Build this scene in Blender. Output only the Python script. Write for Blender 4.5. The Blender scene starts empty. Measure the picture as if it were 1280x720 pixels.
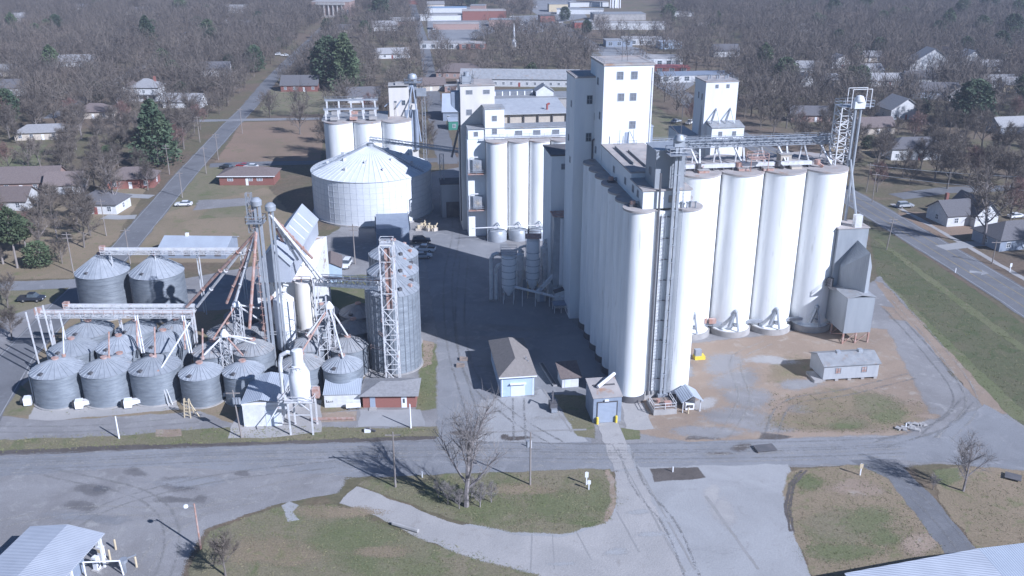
import bpy, bmesh, math, random
import numpy as np
from mathutils import Vector, geometry
R = math.radians
sc = bpy.context.scene
col = sc.collection
rnd = random.Random(7)

# ------------------------------------------------------------------ camera
H, F, P = 76.0, 1150.0, R(21.5)
cd = bpy.data.cameras.new("camera")
cam = bpy.data.objects.new("camera", cd); col.objects.link(cam)
cam.location = (0, 0, H); cam.rotation_euler = (R(90) - P, 0, 0)
cd.sensor_width = 36; cd.lens = 36 * F / 1280
cd.clip_start = 1; cd.clip_end = 9000
sc.camera = cam

def _ray(px, py):
    u = (px - 640) / F; v = (360 - py) / F
    return (u, math.cos(P) + v * math.sin(P), -math.sin(P) + v * math.cos(P))
def G(px, py, z=0.0):                 # survey of the site: photo pixel -> point at height z
    d = _ray(px, py); t = (z - H) / d[2]
    return (d[0] * t, d[1] * t)
def ZA(px, py, Y):                    # height of a pixel known to stand at distance Y
    d = _ray(px, py); return H + d[2] * Y / d[1]
def XA(px, Y, z):                     # x of a pixel column at distance Y and height z
    return (px - 640) / F * (Y * math.cos(P) - (z - H) * math.sin(P))
def PX(x, y, z=0):
    dz = z - H; zc = y * math.cos(P) - dz * math.sin(P); up = y * math.sin(P) + dz * math.cos(P)
    return (640 + F * x / zc, 360 - F * up / zc)

# ------------------------------------------------------------------ light
SUN_EL = 34.0
sdir = Vector((0.785, -0.62, 0)).normalized()          # towards the sun, horizontally
el = R(SUN_EL)
to_sun = Vector((sdir.x * math.cos(el), sdir.y * math.cos(el), math.sin(el)))
sl = bpy.data.lights.new("sun", 'SUN'); sl.energy = 5.0; sl.angle = R(0.5); sl.color = (1.0, 0.965, 0.92)
so = bpy.data.objects.new("sun", sl); col.objects.link(so)
so.rotation_euler = (-to_sun).to_track_quat('-Z', 'Y').to_euler()
w = bpy.data.worlds.new("World"); sc.world = w; w.use_nodes = True
nt = w.node_tree; nt.nodes.clear()
sky = nt.nodes.new("ShaderNodeTexSky"); sky.sky_type = 'NISHITA'; sky.sun_disc = False
sky.sun_elevation = el; sky.sun_rotation = math.atan2(sdir.x, sdir.y)
sky.air_density = 1.0; sky.dust_density = 0.0; sky.ozone_density = 5.0
bg = nt.nodes.new("ShaderNodeBackground"); bg.inputs[1].default_value = 0.06
wo = nt.nodes.new("ShaderNodeOutputWorld")
nt.links.new(sky.outputs[0], bg.inputs[0]); nt.links.new(bg.outputs[0], wo.inputs[0])
vs = sc.view_settings
sc.display_settings.display_device = 'sRGB'
vs.view_transform = 'Standard'; vs.look = 'None'; vs.gamma = 1; vs.exposure = 0.5; vs.use_curve_mapping = False
vs.use_white_balance = True; vs.white_balance_temperature = 5420; vs.white_balance_tint = 15
sc.cycles.max_bounces = 6; sc.cycles.transparent_max_bounces = 24
sc.cycles.volume_bounces = 1
try: sc.cycles.use_denoising = True
except Exception: pass

# ------------------------------------------------------------------ materials
MATS = {}
def _nodes(name):
    m = bpy.data.materials.new(name); m.use_nodes = True
    n = m.node_tree; n.nodes.clear()
    out = n.nodes.new("ShaderNodeOutputMaterial"); b = n.nodes.new("ShaderNodeBsdfPrincipled")
    n.links.new(b.outputs[0], out.inputs[0]); MATS[name] = m
    return m, n, b, out
def _noise(n, vec, scale, detail=4, rough=.6, dist=0):
    t = n.nodes.new("ShaderNodeTexNoise"); t.inputs["Scale"].default_value = scale
    t.inputs["Detail"].default_value = detail; t.inputs["Roughness"].default_value = rough
    t.inputs["Distortion"].default_value = dist
    if vec: n.links.new(vec, t.inputs["Vector"])
    return t.outputs["Fac"]
def _ramp(n, fac, lo, hi):
    r = n.nodes.new("ShaderNodeMapRange"); r.inputs[1].default_value = lo; r.inputs[2].default_value = hi
    n.links.new(fac, r.inputs[0]); return r.outputs[0]
def _mix(n, fac, a, b, mode='MIX'):
    m = n.nodes.new("ShaderNodeMix"); m.data_type = 'RGBA'; m.blend_type = mode
    for sock, val in ((m.inputs[0], fac), (m.inputs[6], a), (m.inputs[7], b)):
        if hasattr(val, 'links'): n.links.new(val, sock)
        else: sock.default_value = val if not isinstance(val, tuple) else (*val, 1)
    return m.outputs[2]
def _scale(n, vec, s):
    m = n.nodes.new("ShaderNodeMapping"); n.links.new(vec, m.inputs[0]); m.inputs["Scale"].default_value = s
    return m.outputs[0]
def _bump(n, b, h, strength, dist):
    u = n.nodes.new("ShaderNodeBump"); u.inputs["Strength"].default_value = strength; u.inputs["Distance"].default_value = dist
    n.links.new(h, u.inputs["Height"]); n.links.new(u.outputs[0], b.inputs["Normal"])
def mat(name, c, c2=None, scale=.6, rough=.75, metal=0.0, stretch=(1, 1, 1), lo=.35, hi=.7, third=None, tscale=2.5, tlo=.6, thi=.75,
        bump=0.0, bscale=12, ribs=None, rand=0.0, spec=.4):
    """weathered surface: two tones by noise, an optional third (rust, dirt), optional ribs (axis, per metre)"""
    m, n, b, o = _nodes(name)
    tc = n.nodes.new("ShaderNodeTexCoord"); obj = tc.outputs["Object"]
    info = n.nodes.new("ShaderNodeObjectInfo")
    add = n.nodes.new("ShaderNodeVectorMath"); add.operation = 'ADD'; n.links.new(obj, add.inputs[0])
    mul = n.nodes.new("ShaderNodeMath"); mul.operation = 'MULTIPLY'; mul.inputs[1].default_value = 37.0
    n.links.new(info.outputs["Random"], mul.inputs[0]); n.links.new(mul.outputs[0], add.inputs[1])
    v = add.outputs[0]
    c2 = c2 or tuple(x * .78 for x in c)
    f = _ramp(n, _noise(n, _scale(n, v, stretch), scale, 5), lo, hi)
    colr = _mix(n, f, c, c2)
    if third:
        g = _ramp(n, _noise(n, _scale(n, v, stretch), tscale, 6, .65, .4), tlo, thi)
        colr = _mix(n, g, colr, third)
    if rand:
        hv = n.nodes.new("ShaderNodeHueSaturation")
        r = n.nodes.new("ShaderNodeMapRange"); r.inputs[3].default_value = 1 - rand; r.inputs[4].default_value = 1 + rand
        n.links.new(info.outputs["Random"], r.inputs[0]); n.links.new(r.outputs[0], hv.inputs["Value"]); n.links.new(colr, hv.inputs["Color"])
        colr = hv.outputs[0]
    n.links.new(colr, b.inputs["Base Color"])
    b.inputs["Roughness"].default_value = rough; b.inputs["Metallic"].default_value = metal
    b.inputs["Specular IOR Level"].default_value = spec
    if ribs:
        w = n.nodes.new("ShaderNodeTexWave"); w.bands_direction = ribs[0]; w.inputs["Scale"].default_value = ribs[1]
        n.links.new(obj, w.inputs["Vector"]); _bump(n, b, w.outputs["Fac"], .6, ribs[2])
    elif bump:
        _bump(n, b, _noise(n, obj, bscale, 4), bump, .05)
    return m
def gmat(name, a, b_, c=None, s1=.05, s2=.6, s3=6, lo=.4, hi=.62, clo=.55, chi=.7, rough=.95, speck=.25, dens=1.0):
    """ground cover in world coordinates with a ragged border (mesh attribute 'edge': 0 at the rim, 1 inside)"""
    m, n, b, o = _nodes(name)
    geo = n.nodes.new("ShaderNodeNewGeometry"); v = geo.outputs["Position"]
    f = _ramp(n, _noise(n, v, s1, 6, .62, .6), lo, hi)
    k = _mix(n, f, a, b_)
    if c:
        k = _mix(n, _ramp(n, _noise(n, v, s2, 5, .65, .8), clo, chi), k, c)
    d = _ramp(n, _noise(n, v, s3, 3, .7), .25, .75)
    dk = _mix(n, d, (1 - speck,) * 3, (1 + speck,) * 3)
    k = _mix(n, 1.0, k, dk, 'MULTIPLY')
    n.links.new(k, b.inputs["Base Color"]); b.inputs["Roughness"].default_value = rough
    b.inputs["Specular IOR Level"].default_value = .25
    _bump(n, b, _noise(n, v, s3 * .6, 4), .35, .12)
    at = n.nodes.new("ShaderNodeAttribute"); at.attribute_name = "edge"
    def madd(a, k, c):
        q = n.nodes.new("ShaderNodeMath"); q.operation = 'MULTIPLY_ADD'; n.links.new(a, q.inputs[0]); q.inputs[1].default_value = k
        if hasattr(c, 'links'): n.links.new(c, q.inputs[2])
        else: q.inputs[2].default_value = c
        return q.outputs[0]
    x = madd(at.outputs["Fac"], 1.5 * dens, -2.1)
    for sc_, k in ((.3, .9), (1.3, .9), (7.0, 2.4)): x = madd(_noise(n, v, sc_, 4, .65), k, x)
    al = _ramp(n, x, .73, .80)
    n.links.new(al, b.inputs["Alpha"])
    return m

M = {}
M['paint'] = mat("white_concrete_paint", (.84, .84, .82), (.62, .63, .63), .55, .75, stretch=(1, 1, .10), lo=.40, hi=.8, third=(.40, .37, .33), tscale=1.6, tlo=.60, thi=.84, bump=.12, bscale=3)
M['paintwall'] = mat("white_wall_paint", (.76, .77, .76), (.66, .67, .68), .5, .75, stretch=(1, 1, .15), lo=.45, hi=.8, third=(.45, .43, .41), tscale=1.3, tlo=.7, thi=.86)
M['beige'] = mat("cream_wall", (.66, .62, .56), (.57, .54, .50), .4, .8, stretch=(1, 1, .2))
M['conc'] = mat("bare_concrete", (.40, .38, .36), (.28, .27, .26), .5, .9, third=(.2, .16, .13), tlo=.6, thi=.8)
M['roofdeck'] = mat("gravel_roof", (.42, .38, .35), (.30, .28, .27), .35, .95, third=(.33, .20, .13), tscale=.5, tlo=.55, thi=.72, bump=.3)
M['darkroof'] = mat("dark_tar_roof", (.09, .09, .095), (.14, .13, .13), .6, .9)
M['galv'] = mat("galvanised_sheet", (.27, .295, .32), (.195, .215, .24), .9, .5, .25, stretch=(.6, .6, 2.2), lo=.35, hi=.65, third=(.27, .25, .24), tscale=.8, tlo=.66, thi=.8, rand=.12, ribs=('Z', 3.0, .03))
M['galvroof'] = mat("galvanised_roof", (.39, .41, .435), (.30, .32, .345), .8, .5, .25, third=(.36, .31, .27), tscale=.9, tlo=.62, thi=.78, rand=.10)
M['oldroof'] = mat("weathered_bin_roof", (.35, .355, .36), (.25, .255, .26), .8, .6, .15, third=(.30, .23, .18), tscale=.9, tlo=.55, thi=.75, rand=.12)
M['steelwhite'] = mat("white_bolted_sheet", (.70, .71, .71), (.60, .62, .63), .35, .55, .05, stretch=(1, 1, 2), lo=.4, hi=.8)
M['whitesteel'] = mat("white_painted_steel", (.66, .66, .66), (.50, .50, .50), 1.2, .5, third=(.33, .16, .10), tscale=1.4, tlo=.58, thi=.72)
M['rusty'] = mat("rusty_steel", (.36, .20, .15), (.50, .42, .39), 1.5, .75, lo=.4, hi=.75)
M['greysteel'] = mat("grey_steel", (.36, .38, .41), (.27, .29, .32), 1.0, .5, .3)
M['darksteel'] = mat("dark_steel", (.10, .10, .11), (.15, .14, .14), 1.0, .6, .3)
M['ribmetal'] = mat("ribbed_grey_metal", (.37, .39, .41), (.29, .31, .335), .5, .55, .2, stretch=(1, 1, .2), third=(.26, .21, .18), tscale=.8, tlo=.66, thi=.84, ribs=('X', 1.6, .04))
M['metalroof'] = mat("standing_seam_roof", (.46, .50, .55), (.40, .43, .48), .3, .5, .15, ribs=('X', 1.0, .05))
M['metalroofy'] = mat("ribbed_metal_roof", (.50, .52, .56), (.43, .45, .49), .3, .5, .15, ribs=('Y', 1.1, .06))
M['shingle'] = mat("grey_shingles", (.13, .125, .13), (.095, .092, .096), 3, .95, bump=.3, rand=.15)
M['shinglebrown'] = mat("brown_shingles", (.185, .15, .135), (.125, .10, .095), 3, .95, bump=.3, rand=.15)
M['shingletan'] = mat("taupe_shingles", (.25, .225, .205), (.195, .175, .16), 2, .95, bump=.3)
M['shinglepale'] = mat("pale_shingles", (.29, .285, .285), (.22, .215, .215), 2, .95, bump=.2, rand=.2)
M['brick'] = mat("red_brick", (.27, .115, .09), (.19, .085, .07), 5, .9, rand=.12)
M['brickpale'] = mat("pale_brick", (.40, .28, .24), (.30, .21, .18), 4, .9, rand=.15)
M['siding'] = mat("white_siding", (.62, .62, .61), (.50, .50, .50), 1.2, .7, rand=.12)
M['sidingblue'] = mat("pale_blue_siding", (.44, .53, .64), (.38, .47, .58), .8, .6)
M['sidinggrey'] = mat("grey_blue_siding", (.27, .31, .37), (.22, .25, .31), .8, .6)
M['sidingtan'] = mat("tan_siding", (.50, .44, .36), (.42, .37, .31), 1, .8, rand=.2)
M['peel'] = mat("peeling_white_paint", (.74, .74, .72), (.66, .66, .65), .6, .8, third=(.34, .25, .19), tscale=.55, tlo=.56, thi=.63)
M['creamrust'] = mat("cream_rusted_steel", (.72, .69, .63), (.62, .57, .50), .6, .7, stretch=(1, 1, .15), third=(.34, .15, .08), tscale=.9, tlo=.58, thi=.72)
M['yellow'] = mat("yellow_paint", (.75, .58, .05), (.62, .48, .06), 2, .6)
M['cream'] = mat("cream_wood", (.60, .50, .33), (.50, .42, .29), 2, .8)
M['glass'] = mat("window_glass", (.06, .075, .09), (.10, .115, .13), .8, .15, 0, spec=.6)
M['glassgrey'] = mat("dusty_window_glass", (.22, .23, .25), (.15, .16, .18), 2, .3)
M['door'] = mat("white_door", (.66, .70, .75), (.60, .64, .69), 1, .6, ribs=('Z', 1.3, .03))
M['doorgrey'] = mat("grey_door", (.33, .37, .44), (.29, .33, .40), 1, .6, ribs=('Z', 1.3, .03))
M['wood'] = mat("weathered_wood", (.28, .22, .18), (.20, .165, .14), 2, .9)
M['polewood'] = mat("pole_wood", (.22, .19, .17), (.30, .27, .25), 2, .9, stretch=(1, 1, .2))
M['black'] = mat("black_rubber", (.025, .025, .028), (.035, .035, .04), 3, .8)
M['white'] = mat("white_paint", (.80, .80, .80), (.74, .74, .75), 2, .45)
M['chrome'] = mat("bright_metal", (.6, .6, .62), (.5, .5, .52), 2, .3, .7)
M['red'] = mat("red_paint", (.32, .085, .07), (.26, .08, .07), 1, .45)
M['blue'] = mat("blue_roof", (.22, .32, .45), (.25, .34, .44), .3, .6)
M['green'] = mat("green_panel", (.06, .22, .16), (.05, .19, .14), 1, .6)
M['lamp'] = mat("lamp_glass", (.8, .3, .15), (.7, .25, .12), 3, .3)
CARP = {'white': (.78, .78, .78), 'silver': (.42, .44, .46), 'dark': (.035, .04, .055), 'red': (.34, .03, .03), 'blue': (.05, .09, .2), 'grey': (.18, .19, .2)}
for k, c in CARP.items(): M['car_' + k] = mat(k + "_car_paint", c, tuple(x * .93 for x in c), 1, .3, .1)
M['bark'] = mat("grey_bark", (.19, .165, .145), (.125, .11, .10), 2, .95, stretch=(1, 1, .3), rand=.15)
M['twigpale'] = mat('pale_bare_twigs', (.27, .245, .225), (.20, .18, .165), .5, .95)
M['palebark'] = mat("pale_bark", (.30, .27, .26), (.17, .15, .145), 1.2, .95, rand=.15)
M['twig'] = mat("bare_twigs", (.155, .128, .103), (.105, .088, .074), .5, .95, rand=.28)
M['twigred'] = mat("reddish_budding_twigs", (.21, .125, .105), (.155, .10, .085), .5, .95, rand=.15)
M['ever'] = mat("evergreen_foliage", (.060, .088, .042), (.10, .125, .06), .45, .85, lo=.4, hi=.65, rand=.25)
M['everb'] = mat("dark_evergreen_foliage", (.042, .068, .038), (.075, .10, .052), .45, .85, lo=.4, hi=.65, rand=.25)
M['asphalt'] = gmat("worn_asphalt", (.25, .25, .255), (.205, .205, .21), (.285, .28, .28), .08, .35, 5, speck=.14)
M['road'] = gmat("road_asphalt", (.175, .175, .18), (.145, .145, .15), (.205, .205, .21), .1, .5, 4, speck=.12)
M['gravel'] = gmat("grey_gravel", (.27, .26, .255), (.215, .205, .20), (.31, .30, .285), .09, .5, 7, speck=.25)
M['concrete'] = gmat("concrete_slab", (.35, .345, .34), (.30, .295, .29), (.27, .26, .25), .1, .35, 5, clo=.6, chi=.8, speck=.12)
M['concwarm'] = gmat("pale_concrete_slab", (.38, .36, .34), (.33, .315, .30), (.28, .26, .24), .12, .5, 5, clo=.58, chi=.78, speck=.12)
M['dirt'] = gmat("bare_dirt", (.31, .24, .18), (.26, .20, .15), (.33, .285, .235), .09, .4, 5, speck=.22)
M['dirtgrass'] = gmat("dirt_with_dead_grass", (.255, .20, .135), (.21, .17, .11), (.165, .165, .08), .06, .35, 4, speck=.3)
M['lawn'] = gmat("winter_lawn", (.165, .155, .09), (.205, .175, .115), (.13, .142, .066), .07, .25, 4, lo=.36, hi=.62, clo=.52, chi=.68, speck=.34)
M['verge'] = gmat('mown_verge_grass', (.10, .108, .055), (.13, .12, .072), (.085, .10, .046), .06, .3, 4, lo=.38, hi=.62, clo=.5, chi=.66, speck=.3)
M['lawngreen'] = gmat("green_grass", (.132, .142, .068), (.16, .158, .085), (.195, .172, .11), .1, .3, 4, clo=.56, chi=.7, speck=.34)
M['lawnbrown'] = gmat("dormant_brown_lawn", (.245, .175, .125), (.205, .155, .105), (.165, .155, .08), .04, .2, 3, clo=.58, chi=.74, speck=.25)
M['mud'] = gmat("damp_mud", (.10, .085, .075), (.125, .108, .095), (.08, .07, .062), .4, 1.5, 5, rough=.6, speck=.2)
M['wet'] = gmat("damp_gravel", (.15, .142, .138), (.175, .165, .16), (.125, .118, .115), .4, 1.5, 5, rough=.6, speck=.15)
M['puddle'] = gmat("shallow_puddle", (.12, .115, .115), (.135, .13, .13), None, .4, 1.5, 5, rough=.16, speck=.05)
M['joint'] = gmat("dark_slab_joint", (.275, .265, .25), (.30, .29, .28), None, .5, 1, 5, speck=.1)
M['track'] = gmat('tyre_track', (.20, .195, .19), (.22, .215, .205), None, .3, 1, 5, speck=.12, dens=.47)
M['trackpale'] = gmat('pale_tyre_track', (.34, .325, .30), (.30, .285, .265), None, .3, 1, 5, speck=.12, dens=.45)
M['line'] = gmat("white_road_paint", (.36, .36, .36), (.27, .27, .27), None, .5, 1, 5, speck=.15)
M['lineyellow'] = gmat("yellow_road_paint", (.36, .27, .10), (.28, .22, .10), None, .5, 1, 5, speck=.15)
M['earth'] = gmat("leaf_litter_and_grass", (.145, .11, .08), (.122, .115, .064), (.18, .132, .092), .018, .11, 1.2, clo=.5, chi=.7, speck=.3)

# ------------------------------------------------------------------ mesh building
class MB:
    def __init__(s): s.v = []; s.f = []
    def add(s, vs, fs):
        b = len(s.v); s.v += [tuple(p) for p in vs]; s.f += [tuple(i + b for i in f) for f in fs]; return s
    def box(s, x0, y0, z0, x1, y1, z1):
        return s.add([(x0, y0, z0), (x1, y0, z0), (x1, y1, z0), (x0, y1, z0), (x0, y0, z1), (x1, y0, z1), (x1, y1, z1), (x0, y1, z1)],
                     [(0, 3, 2, 1), (4, 5, 6, 7), (0, 1, 5, 4), (1, 2, 6, 5), (2, 3, 7, 6), (3, 0, 4, 7)])
    def prism(s, poly, z0, z1):
        n = len(poly); z0 = z0 if hasattr(z0, '__len__') else [z0] * n; z1 = z1 if hasattr(z1, '__len__') else [z1] * n
        vs = [(p[0], p[1], a) for p, a in zip(poly, z0)] + [(p[0], p[1], a) for p, a in zip(poly, z1)]
        return s.add(vs, [tuple(range(n))[::-1], tuple(range(n, 2 * n))] + [(i, (i + 1) % n, n + (i + 1) % n, n + i) for i in range(n)])
    def lathe(s, c, prof, n=24, a0=0, a1=2 * math.pi):
        full = abs(a1 - a0 - 2 * math.pi) < 1e-6; m = n if full else n + 1; b = len(s.v)
        for r, z in prof:
            for i in range(m):
                a = a0 + (a1 - a0) * i / n; s.v.append((c[0] + r * math.cos(a), c[1] + r * math.sin(a), c[2] + z))
        for k in range(len(prof) - 1):
            for i in range(n):
                j = (i + 1) % m; s.f.append((b + k * m + i, b + k * m + j, b + (k + 1) * m + j, b + (k + 1) * m + i))
        return s
    def cyl(s, c, r, z0, z1, n=20):
        return s.lathe(c, [(.001, z0), (r, z0), (r, z1), (.001, z1)], n)
    def tube(s, p, q, r, n=6, r2=None):
        p = Vector(p); q = Vector(q); d = q - p
        if d.length < 1e-6: return s
        d.normalize(); u = d.orthogonal().normalized(); w = d.cross(u); r2 = r if r2 is None else r2; b = len(s.v)
        for c, rr in ((p, r), (q, r2)):
            for i in range(n):
                a = 2 * math.pi * i / n; s.v.append(tuple(c + (u * math.cos(a) + w * math.sin(a)) * rr))
        s.f += [(b + i, b + (i + 1) % n, b + n + (i + 1) % n, b + n + i) for i in range(n)]
        s.f += [tuple(b + i for i in range(n))[::-1], tuple(b + n + i for i in range(n))]
        return s
    def path(s, pts, r, n=7):
        for a, b in zip(pts, pts[1:]): s.tube(a, b, r, n)
        for a in pts[1:-1]: s.ball(a, r * 1.02, 6, 5)
        return s
    def ball(s, c, r, n=10, m=6, sz=1.0):
        return s.lathe(c, [(max(.001, r * math.sin(math.pi * i / m)), -r * sz * math.cos(math.pi * i / m)) for i in range(m + 1)], n)
    def beam(s, p, q, w, h=None):
        p = Vector(p); q = Vector(q); d = q - p
        if d.length < 1e-6: return s
        d.normalize(); h = h or w
        up = Vector((0, 0, 1)) if abs(d.z) < .95 else Vector((0, 1, 0))
        u = d.cross(up).normalized(); v = u.cross(d).normalized()
        vs = [c + u * (sx * w / 2) + v * (sy * h / 2) for c in (p, q) for sx, sy in ((-1, -1), (1, -1), (1, 1), (-1, 1))]
        return s.add(vs, [(0, 3, 2, 1), (4, 5, 6, 7), (0, 1, 5, 4), (1, 2, 6, 5), (2, 3, 7, 6), (3, 0, 4, 7)])
    def truss(s, p, q, w, h, nseg, t=.12):
        """box lattice between two points: four chords and diagonals"""
        p = Vector(p); q = Vector(q); d = (q - p); L = d.length; d.normalize()
        up = Vector((0, 0, 1)) if abs(d.z) < .95 else Vector((0, 1, 0))
        u = d.cross(up).normalized(); v = u.cross(d).normalized()
        cor = [u * (sx * w / 2) + v * (sy * h / 2) for sx, sy in ((-1, -1), (1, -1), (1, 1), (-1, 1))]
        for c in cor: s.beam(p + c, q + c, t)
        for k in range(nseg + 1):
            a = p + d * (L * k / nseg)
            for i in range(4): s.beam(a + cor[i], a + cor[(i + 1) % 4], t * .6)
            if k < nseg:
                b = p + d * (L * (k + 1) / nseg)
                for i in range(4):
                    j = (i + 1) % 4
                    if k % 2: i, j = j, i
                    s.beam(a + cor[i], b + cor[j], t * .6)
        return s
    def rail(s, pts, h=1.0, t=.06, closed=False):
        pp = list(pts) + ([pts[0]] if closed else [])
        for a, b in zip(pp, pp[1:]):
            a = Vector(a); b = Vector(b); n = max(1, int((b - a).length / 1.8))
            for k in (h, h * .5): s.beam(a + Vector((0, 0, k)), b + Vector((0, 0, k)), t)
            for i in range(n + 1):
                c = a.lerp(b, i / n); s.beam(c, c + Vector((0, 0, h)), t)
        return s
    def ladder(s, p, h, ax=(1, 0), w=.5, t=.06, cage=False):
        x, y, z = p
        for k in (-w / 2, w / 2): s.beam((x + ax[0] * k, y + ax[1] * k, z), (x + ax[0] * k, y + ax[1] * k, z + h), t)
        for i in range(int(h / .6)):
            zz = z + .3 + i * .6; s.beam((x - ax[0] * w / 2, y - ax[1] * w / 2, zz), (x + ax[0] * w / 2, y + ax[1] * w / 2, zz), t * .7)
        if cage:
            for i in range(int(h / 1.5)):
                s.lathe((x, y - .3, z + i * 1.5 + 2), [(.4, 0), (.4, .08)], 8)
        return s
    def gable(s, x0, y0, x1, y1, ze, zr, axis='x', over=.3, t=.12):
        """two roof slopes; axis is the ridge direction"""
        if axis == 'x':
            ym = (y0 + y1) / 2; A, B = x0 - over, x1 + over; k = (zr - ze) / (ym - y0) * over
            prof = [(y0 - over, ze - k), (ym, zr), (y1 + over, ze - k)]
            vs = [(x, y, z + d) for d in (0, t) for x in (A, B) for y, z in prof]
        else:
            xm = (x0 + x1) / 2; A, B = y0 - over, y1 + over; k = (zr - ze) / (xm - x0) * over
            prof = [(x0 - over, ze - k), (xm, zr), (x1 + over, ze - k)]
            vs = [(x, y, z + d) for d in (0, t) for y in (A, B) for x, z in prof]
        return s.add(vs, [(0, 1, 4, 3), (1, 2, 5, 4), (6, 9, 10, 7), (7, 10, 11, 8), (0, 3, 9, 6), (2, 8, 11, 5), (0, 6, 7, 1), (1, 7, 8, 2), (3, 4, 10, 9), (4, 5, 11, 10)])
    def gwalls(s, x0, y0, x1, y1, z0, ze, zr, axis='x'):
        s.box(x0, y0, z0, x1, y1, ze)
        if axis == 'x':
            ym = (y0 + y1) / 2
            for x in (x0, x1): s.add([(x, y0, ze), (x, y1, ze), (x, ym, zr)], [(0, 1, 2)])
        else:
            xm = (x0 + x1) / 2
            for y in (y0, y1): s.add([(x0, y, ze), (x1, y, ze), (xm, y, zr)], [(0, 1, 2)])
        return s
    def hip(s, x0, y0, x1, y1, ze, zr, over=.4, t=.1):
        x0 -= over; x1 += over; y0 -= over; y1 += over; w, d = x1 - x0, y1 - y0
        if w >= d: r = [(x0 + d / 2, (y0 + y1) / 2), (x1 - d / 2, (y0 + y1) / 2)]
        else: r = [((x0 + x1) / 2, y0 + w / 2), ((x0 + x1) / 2, y1 - w / 2)]
        vs = [(x0, y0, ze), (x1, y0, ze), (x1, y1, ze), (x0, y1, ze), (x0, y0, ze + t), (x1, y0, ze + t), (x1, y1, ze + t), (x0, y1, ze + t), (*r[0], zr), (*r[1], zr)]
        fs = [(0, 3, 2, 1), (0, 1, 5, 4), (1, 2, 6, 5), (2, 3, 7, 6), (3, 0, 4, 7)]
        fs += [(4, 5, 9, 8), (5, 6, 9), (6, 7, 8, 9), (7, 4, 8)] if w >= d else [(4, 5, 8), (5, 6, 9, 8), (6, 7, 9), (7, 4, 8, 9)]
        return s.add(vs, fs)
    def mesh(s, name, m, smooth=False):
        me = bpy.data.meshes.new(name); me.from_pydata(s.v, [], s.f); me.materials.append(m)
        if smooth:
            me.polygons.foreach_set("use_smooth", [True] * len(me.polygons))
            try: me.set_sharp_from_angle(angle=R(38))
            except Exception: pass
        me.update(); return me
    def build(s, name, m, parent=None, loc=None, smooth=False, rz=0):
        return put(name, s.mesh(name, M[m] if isinstance(m, str) else m, smooth), parent, loc, rz)
def put(name, me, parent=None, loc=None, rz=0):
    o = bpy.data.objects.new(name, me); col.objects.link(o)
    if parent: o.parent = parent
    if loc: o.location = loc
    if rz: o.rotation_euler.z = rz
    return o
def tag(o, label, cat, group=None):
    o['label'] = label; o['category'] = cat
    if group: o['group'] = group
    return o
def thing(name, label, cat, loc=(0, 0, 0), rz=0, group=None):
    o = bpy.data.objects.new(name, None); col.objects.link(o); o.empty_display_size = .5
    if len(loc) == 2: loc = (*loc, 0)
    o.location = loc; o.rotation_euler.z = rz
    return tag(o, label, cat, group)
KIDS = {}
def dup(root, loc, rz=0, label=None, group=None, scale=None):
    c = root.copy(); col.objects.link(c); c.location = loc if len(loc) == 3 else (*loc, 0); c.rotation_euler.z = rz
    if scale: c.scale = scale
    if label: c['label'] = label
    if group: c['group'] = group
    for ch in list(root.children):
        d = ch.copy(); col.objects.link(d); d.parent = c
        for g in list(ch.children):
            e = g.copy(); col.objects.link(e); e.parent = d
    return c

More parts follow.
